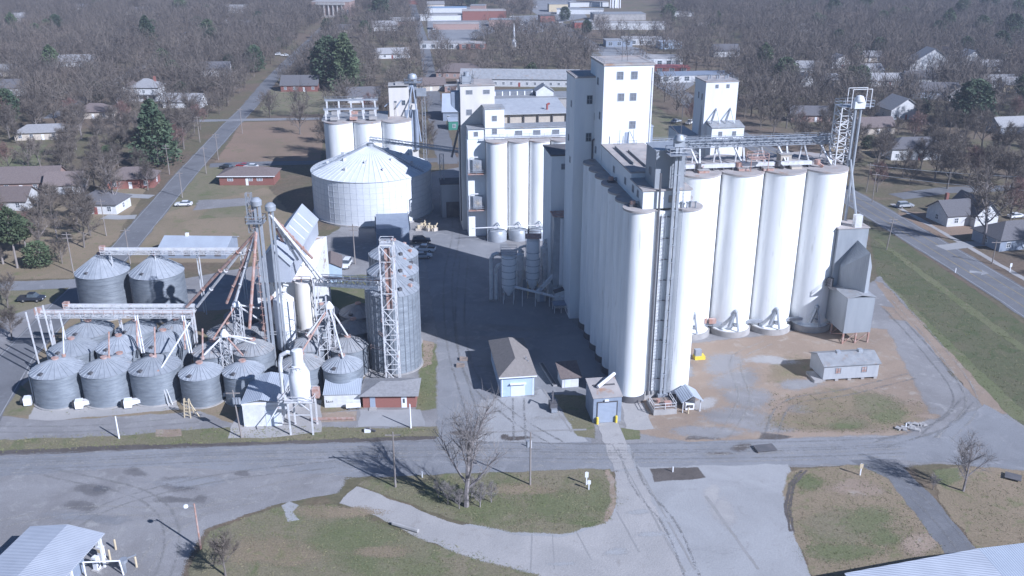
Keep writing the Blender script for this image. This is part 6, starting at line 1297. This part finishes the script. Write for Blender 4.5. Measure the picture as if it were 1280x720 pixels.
car(356, 70, R(190), 'sedan', 'white', 'white sedan right of the other roadside car')
car(1238, 268, R(20), 'sedan', 'white', 'white car beside the house across the highway')
car(1270, 272, R(15), 'sedan', 'white', 'white car on the right edge behind the houses')
car(862, 155, R(60), 'pickup', 'white', 'pale pickup on the grass left of the small elevator')
car(845, 153, R(40), 'sedan', 'silver', 'silver car left of the small elevator')
lots = [(742, 870, 60, 106), (690, 740, 24, 50), (640, 700, 20, 42), (535, 620, 28, 52), (640, 730, 2, 18)]
for i in range(52):
    a = lots[i % len(lots)]; px, py = rnd.uniform(a[0], a[1]), rnd.uniform(a[2], a[3]); x, y = G(px, py)
    if any((x - q[0]) ** 2 + (y - q[1]) ** 2 < (q[2] * .9) ** 2 for q in AVOID): continue
    k, c = rnd.choice([('sedan', 'white'), ('suv', 'dark'), ('sedan', 'red'), ('suv', 'silver'), ('pickup', 'white'), ('sedan', 'blue'), ('suv', 'white'), ('pickup', 'dark'), ('sedan', 'grey')])
    car(px, py, rnd.choice([R(8), R(98), R(188)]) + rnd.uniform(-.2, .2), k, c, f'{c} {k} among the cars parked in town', 'cars parked in town')

# ------------------------------------------------------------------ trees
def quads_mesh(name, vs, m):
    """vs: (n,4,3) array of small faces"""
    n = len(vs); me = bpy.data.meshes.new(name); v = vs.reshape(-1, 3).astype(np.float32)
    me.vertices.add(n * 4); me.vertices.foreach_set("co", v.ravel()); me.loops.add(n * 4); me.loops.foreach_set("vertex_index", np.arange(n * 4, dtype=np.int32))
    me.polygons.add(n); me.polygons.foreach_set("loop_start", np.arange(0, n * 4, 4, dtype=np.int32))
    me.materials.append(M[m]); me.update(calc_edges=True); return me
def ribbons(a, b, w, rg, taper=.3):
    d = b - a; r = rg.normal(size=d.shape); s = np.cross(d, r); s /= np.linalg.norm(s, axis=1, keepdims=True) + 1e-9; s *= w[:, None] / 2
    return np.stack([a - s, a + s, b + s * taper, b - s * taper], 1)
def bare(seed, h, cr, dens=1.0, m='twig', bark='bark', tw=.055, vase=.0):
    rg = np.random.default_rng(seed); r = random.Random(seed); b = MB(); A = []; B = []
    def grow(p, d, L, rad, n, wob):
        pts = [Vector(p)]; d = Vector(d).normalized()
        for i in range(n):
            d = (d + Vector((r.gauss(0, wob), r.gauss(0, wob), r.gauss(0, wob * .6) + .06))).normalized(); pts.append(pts[-1] + d * L / n)
        for i in range(n): b.tube(pts[i], pts[i + 1], rad * (1 - .75 * i / n), 6 if rad > .1 else 4 if rad > .04 else 3, rad * (1 - .75 * (i + 1) / n))
        return pts
    fork = h * (.22 - .1 * vase); R0 = h * .021
    tr = grow((0, 0, 0), (0, 0, 1), h * .8, R0, 7, .05)
    nl = r.randint(8, 11)
    for k in range(nl):
        f = .28 - .12 * vase + .62 * k / nl; i = min(6, int(f * 7)); p = tr[i].lerp(tr[i + 1], f * 7 - i); a = k * 2.4 + r.uniform(-.4, .4)
        up = .55 + .9 * f + .5 * vase; L = (h * .52 * (1 - f * .55)) * r.uniform(.85, 1.1)
        limb = grow(p, (math.cos(a), math.sin(a), up), min(L, cr * 1.35), R0 * .55 * (1 - .5 * f), 5, .13)
        for j in range(int(9 * dens)):
            g = .22 + .78 * j / (9 * dens); i2 = min(4, int(g * 5)); q = limb[i2].lerp(limb[i2 + 1], min(1, g * 5 - i2)); dd = (limb[i2 + 1] - limb[i2]).normalized()
            sd = (dd + Vector((r.gauss(0, .7), r.gauss(0, .7), r.gauss(.15, .5)))).normalized(); L2 = L * .42 * (1.15 - .5 * g)
            br = grow(q, sd, L2, R0 * .16, 3, .18)
            for t_ in range(int(14 * dens)):
                u = r.random(); i3 = min(2, int(u * 3)); q2 = br[i3].lerp(br[i3 + 1], u * 3 - i3); e = (sd * .7 + Vector((r.gauss(0, .65), r.gauss(0, .65), r.gauss(.3, .5)))).normalized() * r.uniform(.5, 1.25) * h * .095
                A.append(q2); B.append(q2 + e)
                if r.random() < .7: e2 = (e.normalized() + Vector((r.gauss(0, .5), r.gauss(0, .5), r.gauss(.2, .4)))) * h * .05; A.append(q2 + e * .6); B.append(q2 + e * .6 + e2)
    A = np.array([tuple(x) for x in A]); B = np.array([tuple(x) for x in B])
    return b.mesh('trunk', M[bark], True), quads_mesh('crown', ribbons(A, B, rg.uniform(.7, 1.2, len(A)) * tw, rg), m)
def conifer(seed, h, r, shape, m, n=2600, size=.62):
    rg = np.random.default_rng(seed)
    z = rg.random(n) ** .85; ang = rg.random(n) * 2 * math.pi
    if shape == 'cone': prof = (1 - z) ** .75 * .95 + .06
    elif shape == 'pine': prof = np.sin(np.clip(z * 1.08, 0, 1) * math.pi) ** .6 * .8 + .12
    else: prof = np.sqrt(np.clip(1 - (2 * z - .85) ** 2 / 1.35, .02, 1))
    lob = 1 + .20 * np.sin(ang * 3 + seed) * np.sin(z * 9 + seed) + .16 * np.sin(ang * 5 + z * 14 + seed * 2) + .10 * np.sin(z * 40 + ang * 2)
    rad = prof * lob * r * np.sqrt(rg.uniform(.25, 1.0, n)); z0 = .10 if shape != 'pine' else .42
    c = np.stack([rad * np.cos(ang), rad * np.sin(ang), (z0 + (1 - z0) * z) * h - rad * .10], 1) + rg.normal(size=(n, 3)) * .18
    d = np.stack([np.cos(ang), np.sin(ang), rg.uniform(-.3, .5, n)], 1) + rg.normal(size=(n, 3)) * .5; d /= np.linalg.norm(d, axis=1, keepdims=True)
    L = rg.uniform(.6, 1.3, n) * size * (h / 12) ** .3; q = ribbons(c - d * L[:, None] / 2, c + d * L[:, None] / 2, L * .75, rg, .5)
    b = MB().tube((0, 0, 0), (0, 0, h * .9), h * .02, 8, h * .006); rr = random.Random(seed)
    for k in range(10): a = k * 2.4; zz = h * (z0 + .05 + (.8 - z0) * k / 10); b.tube((0, 0, zz), (math.cos(a) * r * .6, math.sin(a) * r * .6, zz + .4), h * .006, 4, h * .002)
    return b.mesh('trunk', M['polewood' if shape == 'pine' else 'bark'], True), quads_mesh('crown', q, m)
TREEPROTO = [bare(i, h, c, d, m, bk, tw, v) for i, (h, c, d, m, bk, tw, v) in enumerate([(13, 5.5, 1, 'twig', 'bark', .075, 0), (14, 6, 1, 'twig', 'bark', .075, .4), (12, 5, 1.1, 'twig', 'bark', .07, .7), (15, 6, 1, 'twig', 'palebark', .08, .2), (12, 5.5, 1.0, 'twigred', 'bark', .075, .3), (13, 6.5, 1.1, 'twig', 'bark', .075, .9)])]
EVP = [conifer(11, 12, 4.0, 'cone', 'ever'), conifer(12, 13, 4.6, 'round', 'everb', 3000), conifer(13, 12, 4.4, 'round', 'ever', 2000), conifer(14, 16, 3.9, 'pine', 'ever', 1500), conifer(15, 13, 5.0, 'cone', 'everb', 3000)]
def tree(x, y, pr, s, rz, label, name, cat, group, parts=True, sz=1.0):
    t = thing(name, label, cat, (x, y), rz, group); t.scale = (s, s, s * sz)
    for me in pr: put(me.name.split('.')[0], me, t)
    return t
EV = [(198, 207, 22, 4, 'largest dark evergreen beside the left road', 1.0), (186, 64, 22, 4, 'dark pointed evergreen in the upper left woods', 1), (262, 54, 16, 2, 'yellow green evergreen left of the road at the top', 1), (413, 110, 25, 1, 'left of the two big evergreens by the brick gable house', 1.0), (433, 113, 27, 0, 'right of the two big evergreens by the brick gable house', 1.0), (476, 28, 22, 1, 'evergreen above the white house on the main street', 1), (226, 24, 18, 2, 'evergreen beyond the dark pointed one at the top left', 1), (60, 45, 12, 2, 'small evergreen in the upper left woods', 1), (123, 18, 14, 2, 'evergreen beside the top edge white house', 1), (120, 126, 9, 1, 'small dark evergreen left of the two storey house', 1),
 (22, 335, 15, 3, 'tall pine on the left edge above the cross street', 1), (4, 330, 14, 3, 'pine at the extreme left edge', 1), (50, 333, 9, 2, 'bushy green cedar beside the left edge pines', .7), (34, 318, 11, 3, 'evergreen behind the bushy cedar', .9),
 (980, 105, 17, 2, 'round evergreen left above the lattice tower', .8), (1075, 112, 13, 1, 'small round evergreen between the right side cottages', .9), (1212, 158, 22, 1, 'broad dark evergreen by the dormer house', .85), (1183, 46, 20, 3, 'tall pine above the striped white house', 1), (1200, 30, 22, 3, 'tall pine at the top right', 1), (1235, 20, 22, 1, 'dark pine in the top right cluster', 1), (1262, 55, 20, 1, 'dark evergreen right of the upper white house', 1), (1270, 30, 22, 3, 'pine at the top right corner', 1), (1225, 48, 16, 2, 'green tree among the top right pines', 1), (1248, 72, 16, 1, 'evergreen above the tan roofed house', 1), (1040, 25, 18, 2, 'evergreen in the upper right woods', 1), (1080, 18, 18, 2, 'second evergreen in the upper right woods', 1), (985, 18, 16, 2, 'evergreen at the top above the small elevator', 1), (1020, 40, 14, 2, 'smaller evergreen below the upper right pair', 1),
 (706, 26, 13, 1, 'dark rounded evergreen at the highway corner shops', .9), (733, 42, 11, 1, 'dark evergreen beside the red fronted shop', .9), (590, 8, 20, 1, 'dark evergreen at the top edge of town', .8), (835, 30, 16, 2, 'evergreen right of the long white store', 1), (1110, 184, 7, 1, 'dark shrubby cedar across the highway', .7), (1085, 186, 7, 1, 'dark cedar beside the far highway kerb', .7), (1135, 186, 6, 1, 'low cedar right of the dark shrubby cedar', .7), (665, 100, 9, 2, 'small evergreen by the long depot', 1), (137, 205, 8, 2, 'small evergreen among roadside trees on the left', .8), (60, 50, 10, 2, 'evergreen bush in the upper left', .8), (350, 60, 10, 2, 'low evergreen by the road near the civic building', .7), (1165, 14, 20, 3, 'pine left of the top right cluster', 1), (1130, 8, 18, 3, 'pine at the top edge right of centre', 1), (428, 20, 9, 1, 'evergreen in front of the civic building', 1)]
for i, (px, py, h, k, lab, sz) in enumerate(EV):
    x, y = G(px, py); base = (12, 13, 12, 16, 13)[k]; tree(x, y, EVP[k], h / base, rnd.uniform(0, 6), lab, 'evergreen_tree', 'evergreen tree', 'evergreens', sz=sz); AVOID.append((x, y, h * .3)); ANCH.append(('the ' + lab.split(' in ')[0].split(' by ')[0].split(' at ')[0], x, y))
FG = bare(77, 17, 6.2, 1.0, 'twigpale', 'palebark', .034, .75)
FG2 = bare(78, 9, 4.2, 1.0, 'twigpale', 'palebark', .028, .8)
NB = [(583, 633, 19.5, 0, 'big bare tree with shrubs at its foot on the middle grass island', 'twig'), (1204, 614, 9.5, 2, 'small bare tree on the right grass island', 'twig'), (1229, 306, 22, 3, 'tall bare tree on the far side of the highway', 'twig'), (375, 168, 14, 5, 'lone spreading bare tree in the brown field', 'twig'), (337, 143, 11, 0, 'bare tree at the road edge of the lawn', 'twig'), (1210, 232, 13, 4, 'reddish budding tree behind the house across the highway', 'twigred'), (15, 425, 8, 2, 'bare shrubby tree on the far left verge', 'twig'), (10, 385, 9, 5, 'bare tree at the left edge below the cross street', 'twig'), (145, 262, 15, 3, 'pale bare tree left of the road near the driveways', 'twig'), (134, 248, 17, 3, 'tall pale bare tree among the roadside trees', 'twig'), (185, 238, 10, 1, 'bare tree in front of the roadside brick house', 'twig'), (1150, 214, 12, 0, 'bare tree left of the reddish tree across the highway', 'twig'), (1172, 204, 13, 1, 'bare tree behind the reddish tree across the highway', 'twig'), (1188, 222, 11, 2, 'wide twiggy tree beside the reddish one across the highway', 'twig'), (1238, 226, 13, 1, 'bare tree right of the reddish tree across the highway', 'twig'), (1264, 236, 14, 5, 'bare tree on the right edge behind the highway houses', 'twig'), (1104, 206, 12, 0, 'bare tree right of the lattice tower foot across the highway', 'twig'), (1128, 222, 11, 5, 'low bare tree left of the highway house', 'twig'), (1252, 200, 14, 0, 'tall bare tree far right beyond the highway houses', 'twig'), (1160, 190, 12, 2, 'bare tree before the white windowed house', 'twig'), (1275, 262, 11, 0, 'bare tree above the grey house on the right edge', 'twig'), (282, 720, 7, 2, 'bare twiggy tree at the bottom edge on the left island', 'twig')]
for i, (px, py, h, k, lab, m) in enumerate(NB):
    x, y = G(px, py); base = (13, 14, 12, 15, 12, 13)[k]; tree(x, y, FG if i == 0 else FG2 if i == 1 else TREEPROTO[k], 1.12 if i == 0 else 1.1 if i == 1 else h / base, i * 1.3, lab, 'bare_tree', 'bare tree', 'bare winter trees'); AVOID.append((x, y, 4))
SHR = bare(50, 4.2, 2.6, .9, 'twigpale', 'palebark', .022, 1.3)
for i, (px, py, s, lab) in enumerate([(560, 630, 1.0, 'grey leafless shrub left of the big bare tree foot'), (574, 636, .9, 'grey leafless shrub before the big bare tree'), (600, 634, 1.1, 'grey leafless shrub right of the big bare tree'), (614, 628, .9, 'rightmost grey shrub under the big bare tree'), (548, 622, .8, 'leftmost grey shrub under the big bare tree'), (1166, 612, .7, 'low twiggy shrub left of the small bare tree'), (590, 622, 1.0, 'grey shrub behind the big bare tree trunk')]):
    x, y = G(px, py); tree(x, y, SHR, s, i * 1.1, lab, 'bare_shrub', 'shrub', 'leafless shrubs')
# zones without trees: (pixel polygons) facility, fields, lots
def inside(p, poly):
    c = False
    for (ax, ay), (bx, by) in zip(poly, poly[1:] + poly[:1]):
        if (ay > p[1]) != (by > p[1]) and p[0] < (bx - ax) * (p[1] - ay) / (by - ay) + ax: c = not c
    return c
CLEAR = [[G(*q) for q in poly] for poly in ([(-300, 420), (30, 352), (148, 345), (262, 208), (300, 148), (415, 148), (410, 200), (560, 200), (600, 110), (720, 100), (800, 135), (860, 170), (905, 180), (1000, 195), (1082, 238), (1300, 350), (1700, 620), (1700, 790), (-300, 790)], [(325, 116), (430, 108), (420, 146), (310, 147)], [(0, 185), (62, 180), (48, 214), (-20, 216)], [(735, 90), (772, 85), (865, 160), (840, 195), (730, 130)], [(740, 94), (780, 90), (850, 118), (870, 105), (800, 66), (745, 56)], [(640, 20), (690, 18), (700, 36), (660, 44), (630, 34)], [(530, 10), (620, 6), (640, 40), (560, 62), (535, 48)], [(640, 0), (830, 0), (830, 44), (690, 32)], [(1118, 250), (1200, 250), (1240, 296), (1180, 304)])]
def seg_d(p, a, b):
    ax, ay = a; bx, by = b; dx, dy = bx - ax, by - ay; t_ = max(0, min(1, ((p[0] - ax) * dx + (p[1] - ay) * dy) / (dx * dx + dy * dy + 1e-9))); return math.hypot(p[0] - ax - t_ * dx, p[1] - ay - t_ * dy)
ROADS = [(HW, 10.5), (LR, 8.5), ([G(514, 1), G(530, 55), G(546, 150), G(560, 205)], 6), ([G(60, 148), G(180, 82), G(220, 60), G(235, 40)], 5), ([G(1120, 246), G(1400, 236)], 5)]
def free(p, tol=1.0):
    if any(inside(p, q) for q in CLEAR): return False
    if any((p[0] - a) ** 2 + (p[1] - b) ** 2 < (c * tol) ** 2 for a, b, c in AVOID): return False
    return not any(seg_d(p, a, b) < w for line, w in ROADS for a, b in zip(line, line[1:]))
# a few more houses half hidden among the far trees
n_h = 0
for i in range(400):
    if n_h >= 16: break
    py = 4 + 130 * rnd.random() ** 1.6; px = rnd.uniform(0, 1280); p = G(px, py)
    if not free(p, 1.6) or (330 < px < 930 and py > 55): continue
    n_h += 1; w = rnd.uniform(11, 19); wl = rnd.choice(['siding', 'siding', 'siding', 'sidingtan', 'brickpale', 'brick']); rf = rnd.choice(['shinglepale', 'shingle', 'shinglebrown', 'shinglepale'])
    house(0, 0, w, rnd.uniform(8, 10), 3, wl, rf, f"{ {'siding': 'white', 'sidingtan': 'tan', 'brickpale': 'pale brick', 'brick': 'red brick'}[wl] } house with {'dark' if rf != 'shinglepale' else 'pale'} roof among the trees of the far {'left' if px < 640 else 'right'} neighbourhood", 'gable', rnd.choice([R(6), R(-4), R(96), R(12)]), parts=False, group='houses among the far trees', xy=p, short='a house')
ANCH = [a for a in ANCH if a[0] != 'a house']
# the woods: pick spots, nearest to the camera first
spots = []; cell = {}
def try_spot(p, dmin):
    k = (int(p[0] // 12), int(p[1] // 12))
    for a in (-1, 0, 1):
        for b in (-1, 0, 1):
            for q in cell.get((k[0] + a, k[1] + b), ()):
                if (q[0] - p[0]) ** 2 + (q[1] - p[1]) ** 2 < dmin * dmin: return False
    cell.setdefault(k, []).append(p); spots.append(p); return True
for i in range(60000):
    y = 175 + 1100 * rnd.random() ** .8; x = rnd.uniform(-1, 1) * (.60 * y + 30); px, py = PX(x, y)
    d = 6.6
    if py > 150 and px > 400: d = 9.5
    if 430 < px < 930 and py > 18: d = 11
    if px < 330 and py > 190: d = 8.0
    if rnd.random() < .02 or free((x, y), .9): 
        if free((x, y), .55): try_spot((x, y), d * rnd.uniform(.85, 1.3))
spots.sort(key=lambda p: p[1])
NEAR = 286
import collections
for i, (x, y) in enumerate(spots[:NEAR]):
    k = rnd.choice([0, 1, 2, 3, 5, 0, 1, 2, 4, 5]); px, py = PX(x, y)
    s = rnd.uniform(.72, 1.12); s = s * .62 if rnd.random() < .16 else s
    an = min(ANCH, key=lambda a: (a[1] - x) ** 2 + (a[2] - y) ** 2); ax, ay = PX(an[1], an[2])
    rel = 'left of' if px < ax - 14 else 'right of' if px > ax + 14 else 'behind' if y > an[2] else 'in front of'
    size = 'reddish' if k == 4 else 'small' if s < .68 else 'tall' if s > 1.0 else 'pale barked' if k == 3 else 'wide' if k in (2, 5) else 'grey'
    tree(x, y, TREEPROTO[k], s, rnd.uniform(0, 6.28), ' '.join(f'{size} bare tree {rel} {an[0]}'.replace('the the', 'the').split()[:16]), 'bare_tree', 'bare tree', 'bare winter trees')
def far_woods(pts):
    rg = np.random.default_rng(5); temps = []
    for k in range(7):
        n = 190; u = rg.normal(size=(n, 3)); u /= np.linalg.norm(u, axis=1, keepdims=True); u *= rg.uniform(.25, 1, (n, 1)) ** .5
        c = u * np.array([4.8, 4.8, 5.0]) * (1 + .2 * np.sin(u[:, :1] * 5 + k)) + np.array([0, 0, 7.4]); d = c - np.array([0, 0, 2.2]); d /= np.linalg.norm(d, axis=1, keepdims=True); d += rg.normal(size=(n, 3)) * .75
        L = rg.uniform(1.2, 3.0, (n, 1)); a = c - d * L * .5; b = c + d * L * .5; wd = rg.uniform(.09, .22, n)
        a = np.concatenate([a, [[0, 0, 0], [0, 0, 0], [0, 0, 4], [0, 0, 4], [0, 0, 4]]]); b = np.concatenate([b, [[0, 0, 6.5], [0, 0, 6.5], [2, 1, 9], [-2, .5, 9], [.3, -2, 9]]]); wd = np.concatenate([wd, [.6, .6, .3, .3, .3]])
        temps.append(ribbons(a, b, wd, rg, .5))
    out = []
    for x, y in pts:
        q = temps[rg.integers(7)]; a = rg.uniform(0, 6.28); s = rg.uniform(.7, 1.3); sz = s * rg.uniform(.85, 1.15)
        out.append(np.stack([(q[..., 0] * math.cos(a) - q[..., 1] * math.sin(a)) * s + x, (q[..., 0] * math.sin(a) + q[..., 1] * math.cos(a)) * s + y, q[..., 2] * sz], -1))
    return quads_mesh('far_woods', np.concatenate(out), 'twigworld')
M['twigworld'] = mat("far_bare_twigs", (.150, .125, .102), (.098, .083, .071), .035, .95, lo=.35, hi=.65, third=(.165, .125, .095), tscale=.02, tlo=.55, thi=.75)
o = put('far_woods', far_woods(spots[NEAR:])); o['kind'] = 'stuff'; o['label'] = 'wide belt of leafless woods covering the far town'
def weeds():
    rg = np.random.default_rng(9); A = []; polys = [([G(*q) for q in p], n, hh) for p, n, hh in (([(455, 600), (760, 588), (766, 650), (700, 666), (640, 664), (560, 646), (450, 606)], 2600, .22), ([(345, 634), (420, 630), (672, 716), (700, 790), (236, 790), (262, 664)], 3400, .22), ([(985, 592), (1088, 580), (1185, 690), (1225, 790), (1062, 790), (985, 650)], 2200, .18), ([(1170, 592), (1290, 590), (1290, 760), (1225, 690)], 1200, .18), ([(1090, 292), (1300, 420), (1300, 525), (1262, 520), (1100, 352)], 3000, .25), ([(0, 548), (150, 540), (300, 532), (545, 535), (545, 546), (300, 553), (0, 566)], 1500, .3), ([(960, 490), (1155, 500), (1130, 542), (960, 540)], 900, .2), ([(30, 490), (300, 470), (450, 430), (450, 505), (60, 520)], 500, .3), ([(526, 428), (544, 430), (545, 508), (524, 510)], 300, .35))]
    for poly, n, hh in polys:
        xs = [q[0] for q in poly]; ys = [q[1] for q in poly]; k = 0
        while k < n:
            p = (rg.uniform(min(xs), max(xs)), rg.uniform(min(ys), max(ys)))
            k += 1
            if inside(p, poly): A.append((*p, hh))
    A = np.array(A); n = len(A); reps = 3
    a = np.repeat(A, reps, 0); h = a[:, 2] * rg.uniform(.4, 1.3, len(a)); base = a.copy(); base[:, :2] += rg.normal(size=(len(a), 2)) * .18; base[:, 2] = .0; tip = base + np.stack([rg.normal(size=len(a)) * .12, rg.normal(size=len(a)) * .12, h * .25 + .05], 1)
    return quads_mesh('grass_tufts', ribbons(base, tip, rg.uniform(.06, .16, len(a)), rg, .25), 'tuft')
M['tuft'] = mat("dry_grass_tufts", (.23, .205, .115), (.15, .17, .065), .12, .95, lo=.42, hi=.6, third=(.26, .22, .15), tscale=.5, tlo=.55, thi=.7)
o = put('grass_tufts', weeds()); o['kind'] = 'stuff'; o['label'] = 'short dry grass tufts on the verges and islands'
# scattered far evergreens and low brush
n_e = 0
for i in range(600):
    if n_e >= 85: break
    py = 3 + 150 * rnd.random() ** 1.5; px = rnd.uniform(0, 1280)
    if 430 < px < 950 and py > 50: continue
    p = G(px, py)
    if not free(p, .9): continue
    n_e += 1; k = rnd.choice([0, 1, 2, 2, 3, 1]); tree(*p, EVP[k], rnd.uniform(.6, 1.15), rnd.uniform(0, 6), f"green evergreen tree scattered in the bare woods of the far {'left' if px < 640 else 'right'} side", 'evergreen_tree', 'evergreen tree', 'scattered far evergreens')
# ------------------------------------------------------------------ air
def haze_box():
    b = MB().box(-2900, -500, -1.0, 2900, 4500, 84)
    m = bpy.data.materials.new("hazy_air"); m.use_nodes = True; n = m.node_tree; n.nodes.clear()
    out = n.nodes.new("ShaderNodeOutputMaterial"); v = n.nodes.new("ShaderNodeVolumePrincipled")
    v.inputs["Color"].default_value = (.80, .86, 1.0, 1); v.inputs["Density"].default_value = HAZE; v.inputs["Anisotropy"].default_value = .2
    n.links.new(v.outputs[0], out.inputs["Volume"])
    o = b.build("haze", m); o['kind'] = 'stuff'; o.visible_shadow = True
HAZE = .00019
haze_box()
